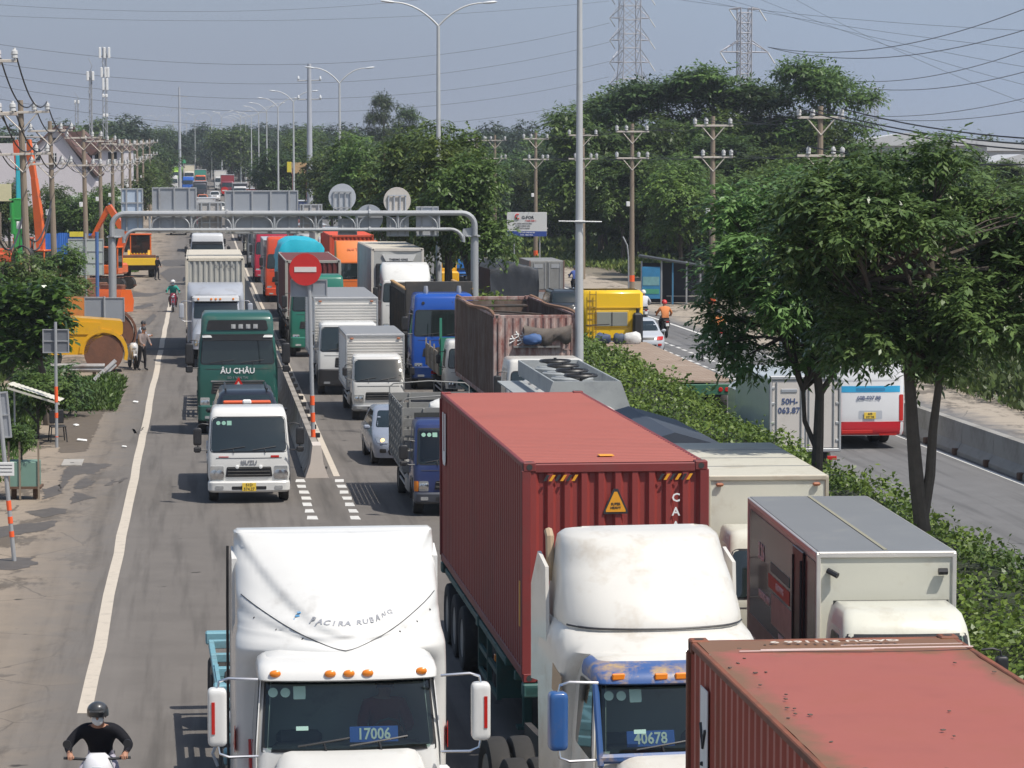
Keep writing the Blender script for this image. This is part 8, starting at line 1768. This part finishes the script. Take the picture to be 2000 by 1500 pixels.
# yellow cab with flat deck
YL = paint('cab_yellow', (.80, .50, .01), .12, rough=.35)
E = thing('flatbed_truck', 'yellow cabbed truck with ladder and long brown flat deck, seen from behind', 'flatbed truck', Vector((5.80, 93.6, 0)), .09); 
dk = mat('deck_brown', (.27, .20, .15), .9, var=.25, vs=2, dirt=.6, dcol=(.38, .31, .25), ds=1.2)
for i in range(14): b = MB(); b.box((-1.15 + i * .177, 10.4, 1.22), (.175, 20.6, .06), .004); b.build('deck_plank', dk, E)
b = MB(); b.box((0, 10.2, .95), (.9, 20, .35)); b.build('chassis_rail', M['chassis'], E); b = MB(); b.box((0, .05, .98), (2.5, .12, .34), .02); rb = b.build('rear_bumper', mat('bumper_green2', (.03, .12, .07), .6, dirt=.4), E)
for x in (-1.0, -.8, .8, 1.0): b = MB(); b.lathe([(0, .075), (-.03, .06)], 'y', (x, -.01, .98), 12); b.build('tail_lamp', M['redl'], rb)
for y in (1.6, 2.9, 4.2, 19.5): axle(E, y, 1.22, .48, .26, True)
b = MB(); b.box((0, 22.0, 2.25), (2.34, 1.9, 1.95), .12); b.box((0, 22.3, 3.1), (2.3, 1.5, .25), .1); b.build('cab_body', YL, E, 40); yc = 21.05
b = MB(); b.box((-.05, yc - .02, 2.12), (1.32, .05, .66), .08); b.build('window_rim', mat('yellow_dark', (.6, .38, .02), .5), E); b = MB(); b.box((-.05, yc - .045, 2.12), (1.2, .03, .54), .06); b.build('rear_window', mat('window_grey', (.24, .25, .22), .15), E); b = MB(); b.box((-.05, yc - .07, 2.12), (.03, .02, .54)); b.build('window_bar', M['ink'], E)
b = MB(); b.box((0, yc - .02, 2.56), (2.2, .03, .03)); b.build('panel_seam', mat('yellow_dark'), E)
b = MB()
for x in (-.92, -.68): b.box((x, yc - .10, 2.1), (.03, .03, 2.2))
for k in range(9): b.box((-.8, yc - .10, 1.15 + k * .24), (.24, .025, .025))
b.build('ladder', mat('ladder_brown', (.25, .15, .04), .7), E)
b = MB(); b.box((.92, yc - .25, 1.75), (.38, .4, 1.25), .08); b.tube([(.92, yc - .25, 2.3), (.92, yc - .25, 2.55)], .07, 8); b.build('air_filter', M['black'], E)
b = MB(); b.tube([(-1.1, yc - .3, 1.9), (-.2, yc - .5, 1.95)], .02, 5); b.build('air_hose', M['ink'], E)
o0 = Matrix.Translation(E.location) @ Euler((0, 0, .09)).to_matrix().to_4x4()
for i, (x, y, sz, c, lab) in enumerate(((-.55, 19.8, (.62, .4, .42), (.05, .07, .14), 'rolled navy tarpaulin on the flat deck below the yellow cab'), (.05, 19.6, (.45, .4, .44), (.06, .08, .12), 'dark blue tarpaulin bundle in the middle of the flat deck'), (.55, 19.5, (.68, .45, .52), (.58, .58, .56), 'white tarpaulin bundle on the flat deck below the yellow cab'))):
    bundle('tarp_bundle', lab, 'tarpaulin', o0 @ Vector((x, y, 1.44)), sz, mat('tarp_c%d' % i, c, .7, var=.2, bump=.3), i + 20, .09, 'tarpaulins on the flat deck')
# black tarp truck + grey box truck + suv + car
E = thing('tarpaulin_truck', 'truck covered in a wrinkled black tarpaulin seen from behind on the right road', 'truck', Vector((.12, 145.5, 0)), .13); b = MB(); P = []
for j in range(9):
    row = []
    for i in range(25):
        k = i / 24 * 4; pr_ = [(-1.18, .95), (-1.2, 2.95), (0, 3.25), (1.2, 2.95), (1.18, .95)]; i0 = min(3, int(k)); f = k - i0; row.append((lerp(pr_[i0][0], pr_[i0 + 1][0], f) + .03 * math.sin(j * 2 + i), .0 + j * 1.0, lerp(pr_[i0][1], pr_[i0 + 1][1], f) + .03 * math.sin(i * 1.7 + j * 3)))
    P.append(row)
b.grid(P, flip=True); r0 = P[0]; b.grid([r0, [(p[0] * .99, -.08 - .05 * math.sin(i * 2), p[2] - .12 + .04 * math.sin(i * 1.9)) for i, p in enumerate(r0)], [(p[0] * .9, -.02, max(.95, p[2] - .5)) for p in r0], [(p[0] * .3, -.01, 1.2) for p in r0]], flip=False); b.build('tarp_cover', M['cloth_dark'], E, 50)
b = MB(); b.box((0, 0, 1.0), (2.3, .12, .14), .02); b.build('rear_beam', paint('beam_blue_white', (.5, .52, .6), .2), E); b = MB(); b.box((1.0, -.02, .8), (.35, .1, .35), .03); b.build('tail_light', paint('beam_blue', (.03, .05, .25), .2), E); axle(E, 1.8, 1.15, .5, .27, True); axle(E, 7, 1.15, .5, .27)
E = thing('box_truck', 'grey double-door box truck seen from behind, beyond the black tarpaulin truck', 'box truck', Vector((2.02, 172, 0)), .1); gb = mat('door_grey_weathered', (.25, .25, .24), .6, .2, var=.15, dirt=.5, dcol=(.14, .13, .12))
b = MB(); b.box((0, 3, 1.65), (2.0, 6, 1.7), .02); b.build('cargo_box', gb, E)
for sg in (-1, 1):
    b = MB(); b.box((sg * .48, -.02, 1.65), (.92, .04, 1.6), .01); d = b.build('rear_door', gb, E); b = MB(); [b.tube([(sg * x, -.06, .9), (sg * x, -.06, 2.4)], .02, 5) for x in (.12, .75)]; b.box((sg * .5, -.05, 2.2), (.5, .02, .22)); b.build('lock_rod', M['steel'], d)
b = MB(); b.box((0, -.02, .75), (2.0, .08, .12)); [b.box((sg * .99, -.02, 1.65), (.06, .08, 1.75)) for sg in (-1, 1)]; b.build('door_frame', mat('frame_reddish', (.22, .14, .12), .7), E); axle(E, 1.2, .95, .42, .24, True); axle(E, 4.8, .95, .42, .24)
simple('black sport utility car on the right road left of the nearest lamp post', (1108 - 1000) / FPX * 152, 150, 'car', (.02, .022, .025), rz=.1 + math.pi * 0, rear=True)
simple('silver car half hidden by the yellow cab on the right road', (1262 - 1000) / FPX * 126, 126, 'car', (.45, .47, .50), rz=.1, rear=True, suv=False, H=1.45)
simple('small blue truck glimpsed between trunks on the right road beyond the gantry', (905 - 1000) / FPX * 205, 205, 'tall', (.02, .15, .45), H=2.6)
E = thing('digger', 'small yellow and orange digger glimpsed between the median trunks', 'digger', ((872 - 1000) / FPX * 182, 182, 0), .3); b = MB(); b.box((0, 0, 1.2), (1.2, 1.6, .7), .1); b.build('body', ymat, E); cabm(E, 0, 0, 1.4, 1.0, 1.1, 1.3, ymat); crawler(E, 0, 2.2, 1.6)

# ------------------------------------------------------------------ people and motorbikes
def bodymesh(name, J, edges, rad, segcol, mats, root='pelvis', sub=2):
    keys = list(J); idx = {k: i for i, k in enumerate(keys)}
    me = bpy.data.meshes.new(name); me.from_pydata([J[k] for k in keys], [(idx[a], idx[c]) for a, c in edges], [])
    o = bpy.data.objects.new('tmp', me); COL.objects.link(o); md = o.modifiers.new('s', 'SKIN'); 
    for k in keys: sv = me.skin_vertices[0].data[idx[k]]; r = rad[k]; sv.radius = r if isinstance(r, tuple) else (r, r); sv.use_root = (k == root)
    sb = o.modifiers.new('d', 'SUBSURF'); sb.levels = sub; sb.render_levels = sub
    dg = bpy.context.evaluated_depsgraph_get(); nm = bpy.data.meshes.new_from_object(o.evaluated_get(dg), depsgraph=dg); bpy.data.objects.remove(o)
    nm.name = name; nm.materials.clear(); [nm.materials.append(m) for m in mats]
    segs = [(Vector(J[a]), Vector(J[c]), segcol.get((a, c), 0)) for a, c in edges]
    for p in nm.polygons:
        p.use_smooth = True; c = p.center; best = 9; bi = 0
        for a, e, m in segs:
            d = e - a; t = max(0, min(1, (c - a).dot(d) / max(1e-6, d.length_squared))); q = (a + d * t - c).length
            if q < best: best = q; bi = m
        p.material_index = bi
    return nm
SKN = mat('skin', (.38, .19, .12), .6, var=.05)
def figure(E, pose, shirt, trousers, skin=SKN, helmet=None, mask=None, hair=True, bare_leg=False, vest=None, near=False, seatpose=None, headz=0, fwd=0.0):
    """pose: dict of joints"""
    J = dict(pose); E_ = [('pelvis', 'spine'), ('spine', 'chest'), ('chest', 'neck'), ('neck', 'head'), ('head', 'crown')]; R_ = {'pelvis': (.155, .12), 'spine': (.14, .11), 'chest': (.17, .125), 'neck': (.06, .06), 'head': (.085, .098), 'crown': (.06, .07)}
    sc = {e: 1 for e in E_[:3]}; sc[('chest', 'neck')] = 1; sc[('neck', 'head')] = 0; sc[('head', 'crown')] = 0
    for s in 'lr':
        E_ += [('chest', 'sh' + s), ('sh' + s, 'el' + s), ('el' + s, 'wr' + s), ('wr' + s, 'ha' + s), ('pelvis', 'hi' + s), ('hi' + s, 'kn' + s), ('kn' + s, 'an' + s), ('an' + s, 'to' + s)]
        R_.update({'sh' + s: .085, 'el' + s: .062, 'wr' + s: .035, 'ha' + s: (.045, .025), 'hi' + s: .10, 'kn' + s: .065, 'an' + s: .042, 'to' + s: (.045, .03)})
        sc.update({('chest', 'sh' + s): 1, ('sh' + s, 'el' + s): 1, ('el' + s, 'wr' + s): 1, ('wr' + s, 'ha' + s): 0, ('pelvis', 'hi' + s): 2, ('hi' + s, 'kn' + s): 2, ('kn' + s, 'an' + s): 0 if bare_leg else 2, ('an' + s, 'to' + s): 3})
        w = Vector(J['wr' + s]); h = Vector(J['ha' + s]); d = (h - w).normalized(); sx = -1 if s == 'l' else 1
        if near:
            for f in range(5):
                off = Vector(((f - 2) * .02, 0, 0)) if f else Vector((-sx * .04, .0, 0)); ln = (.05, .065, .075, .07, .055)[f]
                a = h + off; m_ = a + d * ln * .6 + Vector((0, 0, .008)); c = m_ + Vector((0, -.01, -ln * .6)) if f else m_ + Vector((-sx * .01, .0, -.02))
                k1, k2 = 'f%s%da' % (s, f), 'f%s%db' % (s, f); J[k1] = tuple(m_); J[k2] = tuple(c); E_ += [('ha' + s, k1), (k1, k2)]; R_[k1] = .0095; R_[k2] = .008
    me = bodymesh('body', J, E_, R_, sc, [skin, shirt, trousers, M['black']], sub=2 if near else 1)
    o = link('body', me, E); h = Vector(J['head']); c = Vector(J['crown']); up = (c - h).normalized(); f = Vector((0, -1, 0)); ctr = h.lerp(c, .35)
    b = MB(); b.lathe([(-.04, .004), (-.03, .012), (.0, .02), (.015, .012), (.02, .002)], 'z', tuple(ctr + f * .10 - up * .02), 8); b.build('nose', skin, o)
    for sx in (-1, 1): b = MB(); b.lathe([(0, .013), (-.006, .010), (-.008, .002)], 'y', tuple(ctr + f * .085 + Vector((sx * .035, 0, .015))), 8); b.build('eye', M['ink'], o); b = MB(); b.lathe([(-.008, .014), (.0, .028), (.008, .02)], 'x', tuple(ctr + Vector((sx * .092, 0, -.01))), 8); b.build('ear', skin, o)
    if mask: b = MB(); b.lathe([(.0, .072), (-.03, .064), (-.055, .035), (-.062, .005)], 'y', tuple(ctr + f * .060 - up * .055), 12); b.build('face_mask', mask, E)
    else: b = MB(); b.box(tuple(ctr + f * .092 - up * .055), (.045, .012, .012), .004); b.build('mouth', mat('lips', (.3, .1, .08), .6), o)
    if helmet:
        b = MB(); P = []
        for i in range(9):
            a = math.pi / 2 * i / 8; r = .130 * math.cos(a); P.append([tuple(ctr + Vector((r * math.cos(t * .3927), r * 1.12 * math.sin(t * .3927), 0)) + up * (.055 + .125 * math.sin(a))) for t in range(17)])
        b.grid([[tuple(Vector(p) - up * .06) for p in P[0]]] + P, flip=False); b.build('helmet', helmet, E, 60)
        b = MB(); b.prism([(-.10, 0), (.10, 0), (.08, -.07), (-.08, -.07)], 2, 0, .012); v = b.build('helmet_peak', helmet, E); v.location = tuple(ctr + f * .115 + up * .07); v.rotation_euler = (.1, 0, 0)
    elif hair: b = MB(); b.lathe([(-.03, .095), (.04, .105), (.08, .088), (.115, .045), (.12, .01)], 'z', tuple(ctr + Vector((0, .02, .015))), 12); b.build('hair', M['ink'], E)
    if vest: b = MB(); 
    return o
def ride(lean=0):
    p = dict(pelvis=(0, .30, .86), spine=(0, .22, 1.05), chest=(0, .10, 1.27), neck=(0, .03, 1.44), head=(0, -.01, 1.55), crown=(0, -.03, 1.66))
    for s, x in (('l', -1), ('r', 1)): p.update({'sh' + s: (x * .205, .09, 1.35), 'el' + s: (x * .35, -.04, 1.13), 'wr' + s: (x * .335, -.28, 1.02), 'ha' + s: (x * .325, -.36, 1.01), 'hi' + s: (x * .11, .24, .84), 'kn' + s: (x * .21, -.22, .76), 'an' + s: (x * .17, -.05, .33), 'to' + s: (x * .17, -.22, .28)})
    if lean:
        p.update(spine=(0, .18, 1.0), chest=(0, 0, 1.19), neck=(0, -.10, 1.34), head=(0, -.16, 1.44), crown=(0, -.19, 1.55))
        for s, x in (('l', -1), ('r', 1)): p.update({'sh' + s: (x * .215, -.01, 1.27), 'el' + s: (x * .37, -.10, 1.10), 'wr' + s: (x * .335, -.29, 1.04), 'ha' + s: (x * .325, -.36, 1.02)})
    return p
def stand(arm=0, bend=0):
    p = dict(pelvis=(0, 0, .92), spine=(0, 0, 1.08), chest=(0, -.02 - bend * .3, 1.28), neck=(0, -.03 - bend * .5, 1.45), head=(0, -.05 - bend * .6, 1.56), crown=(0, -.06 - bend * .65, 1.68))
    for s, x in (('l', -1), ('r', 1)): p.update({'sh' + s: (x * .19, -.02 - bend * .4, 1.38), 'el' + s: (x * .25, -.08 - arm * .2, 1.12), 'wr' + s: (x * .2, -.15 - arm * .35, .95 + arm * .2), 'ha' + s: (x * .19, -.19 - arm * .4, .88 + arm * .25), 'hi' + s: (x * .1, 0, .88), 'kn' + s: (x * .11, -.05 * x, .48), 'an' + s: (x * .12, .04 - .08 * x, .08), 'to' + s: (x * .13, -.12 - .08 * x, .03)})
    return p
def motorbike(E, pm, front=None, seatm=None):
    front = front or pm
    for y in (-.62, .62):
        b = MB(); b.lathe([(-.03, .21), (-.045, .25), (-.02, .285), (.02, .285), (.045, .25), (.03, .21)], 'x', (0, y, .285), 22); w = b.build('wheel', M['rubber'], E); b = MB(); b.lathe([(-.02, .21), (.02, .21)], 'x', (0, y, .285), 14); b.lathe([(-.05, .05), (.05, .05)], 'x', (0, y, .285), 8); b.build('rim', M['rim'], w)
    b = MB(); b.tube([(-.06, -.62, .28), (-.06, -.42, .85)], .025, 6); b.tube([(.06, -.62, .28), (.06, -.42, .85)], .025, 6); b.build('fork', M['chrome'], E)
    b = MB(); b.prism([(-.78, .5), (-.62, .62), (-.42, .56), (-.36, .44), (-.42, .48), (-.62, .54), (-.74, .44)], 0, -.06, .06); b.build('front_fender', front, E)
    S = Shell([(.38, .13, -.36, -.16, .06, .05), (.6, .20, -.48, -.18, .10, .08), (.85, .19, -.50, -.22, .10, .08), (.98, .15, -.44, -.25, .06, .06), (1.04, .09, -.38, -.28, .03, .03)], 7, 3); b = MB(); S.mesh(b); b.build('front_shield', front, E, 60)
    b = MB(); S.patch(b, .08, .07, .80, .90, .01, .02, 6, 3, .03); b.build('headlight', M['lens'], E)
    b = MB(); b.prism(rpoly([(-.25, .35), (.35, .34), (.85, .62), (.88, .76), (.1, .74), (-.05, .55), (-.25, .5)], .06), 0, -.13, .13); b.build('body_panel', pm, E, 40)
    b = MB(); b.prism(rpoly([(-.02, .74), (.82, .78), (.80, .86), (.35, .84), (0, .80)], .04), 0, -.13, .13); b.build('saddle', seatm or M['black'], E, 40)
    b = MB(); b.tube([(-.40, -.33, .99), (-.2, -.35, .98), (0, -.36, .97), (.2, -.35, .98), (.40, -.33, .99)], .018, 6); b.build('handlebar', M['black'], E)
    for sg in (-1, 1): b = MB(); b.tube([(sg * .28, -.33, .99), (sg * .34, -.34, 1.12)], .008, 5); b.lathe([(-.008, .05), (.008, .05)], 'y', (sg * .36, -.34, 1.16), 12); b.build('mirror', M['black'], E)
    b = MB(); b.tube([(.16, .1, .3), (.18, .75, .38)], .045, 8); b.build('exhaust', M['chrome'], E); b = MB(); b.box((0, .90, .62), (.16, .03, .13), .01); b.build('number_plate', M['white'], E); b = MB(); b.box((0, .88, .76), (.14, .05, .06), .02); b.build('tail_light', M['redl'], E)
def cloth(name, c): return mat(name, c, .85, var=.12, vs=6, bump=.3, bs=12, spec=.2)
def rider(label_b, label_p, loc, rz, bikem, shirt, trousers, helmet, mask=None, near=False, bare=False, front=None):
    B = thing('motorbike', label_b, 'motorbike', loc, rz); motorbike(B, bikem, front); Pn = thing('person', label_p, 'person', loc, rz); figure(Pn, ride(near), shirt, trousers, helmet=helmet, mask=mask, near=near, bare_leg=bare); return B, Pn
hb = mat('helmet_black', (.045, .047, .05), .35, var=.2, coat=.5); hwht = mat('helmet_white', (.65, .65, .63), .35)
p = PT(190, 1384, 1.55); rider('black motorbike with a white front shield at the lower left corner', 'person in black helmet, white mask and black sweater riding at the lower left corner', (p.x, p.y + .14, 0), RZ * .6, M['black'], cloth('sweater_black', (.012, .012, .016)), cloth('shorts_grey', (.36, .34, .40)), hb, M['white'], near=True, bare=True, front=paint('shield_white', (.72, .72, .74), .05))
p = W(-1.5, 163); rider('dark red motorbike riding on the end of the left edge line', 'person in white helmet, blue mask and green jacket riding along the left edge line', (p.x, p.y, 0), RZ, paint('bike_maroon', (.18, .015, .03), .1), cloth('jacket_green', (.04, .30, .24)), cloth('trousers_dark', (.03, .03, .035)), hwht, mat('mask_blue', (.35, .50, .62), .7))
def away(u, v, y, **k): return Vector(((u - 1000) / FPX * y, y, 0))
rider('dark motorbike under the orange vested rider', 'person in red helmet and orange vest riding away in the motorbike lane', away(1298, 0, 139), RZ + math.pi, M['black'], cloth('vest_orange', (.62, .22, .08)), cloth('trousers_dark', (.03, .03, .035)), mat('helmet_red', (.5, .03, .03), .35))
rider('white tailed motorbike close to the right of the yellow cab', 'person in white raincoat riding away right of the yellow cab', away(1257, 0, 150), RZ + math.pi, paint('bike_white', (.5, .5, .5), .1), cloth('coat_white', (.60, .60, .62)), cloth('trousers_dark', (.03, .03, .035)), hwht)
rider('dark motorbike ridden away beyond the nearest lamp post', 'person in blue shirt riding away left of the third right utility pole', away(1123, 0, 186), RZ + math.pi, M['black'], cloth('shirt_blue', (.07, .11, .32)), cloth('trousers_dark', (.03, .03, .035)), hb)
rider('dark motorbike half hidden by the left edge of the foreground crown', 'person in orange top riding half hidden by foreground leaves on the right road', away(1402, 0, 130), RZ + math.pi, M['black'], cloth('vest_orange', (.62, .22, .08)), cloth('trousers_dark', (.03, .03, .035)), hb)
rider('tiny distant motorbike on the dirt path below the billboard', 'tiny distant person on a motorbike below the billboard', away(979, 0, 262), RZ + math.pi, M['black'], cloth('sweater_black', (.012, .012, .016)), cloth('trousers_dark', (.03, .03, .035)), hwht)
B = thing('motorbike', 'white motorbike parked with two people beside it on the left verge', 'motorbike', Vector(((250 - 1000) / FPX * 116.5, 117.6, 0)), .3); motorbike(B, paint('bike_white', (.5, .5, .5), .1))
Pn = thing('person', 'person in patterned shirt and black trousers standing at the front of the parked white motorbike', 'person', Vector(((276 - 1000) / FPX * 116.5, 116.5, 0)), .9); figure(Pn, stand(.4, .1), cloth('shirt_pattern', (.22, .18, .17)), cloth('trousers_black', (.015, .015, .018)))
Pn = thing('person', 'person in light blue shirt leaning with raised hands behind the parked white motorbike', 'person', Vector(((268 - 1000) / FPX * 120.5, 120.8, 0)), 1.5); figure(Pn, stand(.9, .25), cloth('shirt_pale_blue', (.34, .38, .44)), cloth('trousers_grey', (.10, .09, .09)))
Pn = thing('person', 'person in dark clothes standing right of the yellow loader bucket', 'person', Vector(((307 - 1000) / FPX * 207, 207, 0)), 1.2); figure(Pn, stand(.1, 0), cloth('sweater_black', (.012, .012, .016)), cloth('trousers_dark', (.03, .03, .035)))

Pn = thing('person', 'driver in a dull red shirt at the wheel of the big white tractor', 'person', Vector((-1.72, 31.15, 0)), TR)
dp = dict(pelvis=(.45, 1.02, 1.74), spine=(.45, 1.02, 1.92), chest=(.45, .98, 2.12), neck=(.45, .95, 2.28), head=(.45, .93, 2.38), crown=(.45, .92, 2.49))
for s, x in (('l', -1), ('r', 1)): dp.update({'sh' + s: (.45 + x * .19, .97, 2.2), 'el' + s: (.45 + x * .27, .82, 1.98), 'wr' + s: (.45 + x * .17, .64, 1.98), 'ha' + s: (.45 + x * .15, .60, 2.0), 'hi' + s: (.45 + x * .11, .9, 1.72), 'kn' + s: (.45 + x * .15, .55, 1.72), 'an' + s: (.45 + x * .13, .42, 1.35), 'to' + s: (.45 + x * .13, .3, 1.3)})
figure(Pn, dp, cloth('shirt_dull_red', (.30, .05, .04)), cloth('trousers_dark', (.03, .03, .035)))

# ------------------------------------------------------------------ haze
b = MB(); b.box((0, 1930, 30), (3500, 4040, 66)); hzb = b.build('haze', None, None, 0, kind='stuff')
hm = bpy.data.materials.new('haze_air'); hm.use_nodes = True; hn = hm.node_tree; hn.nodes.clear(); ho = hn.nodes.new('ShaderNodeOutputMaterial'); pv = hn.nodes.new('ShaderNodeVolumePrincipled')
pv.inputs['Color'].default_value = (.80, .86, .95, 1); pv.inputs['Density'].default_value = .00022; pv.inputs['Anisotropy'].default_value = .2; hn.links.new(pv.outputs[0], ho.inputs['Volume'])
hzb.data.materials.clear(); hzb.data.materials.append(hm); tag(hzb, 'thin pale air that fades the farthest trees and pylons', 'haze')
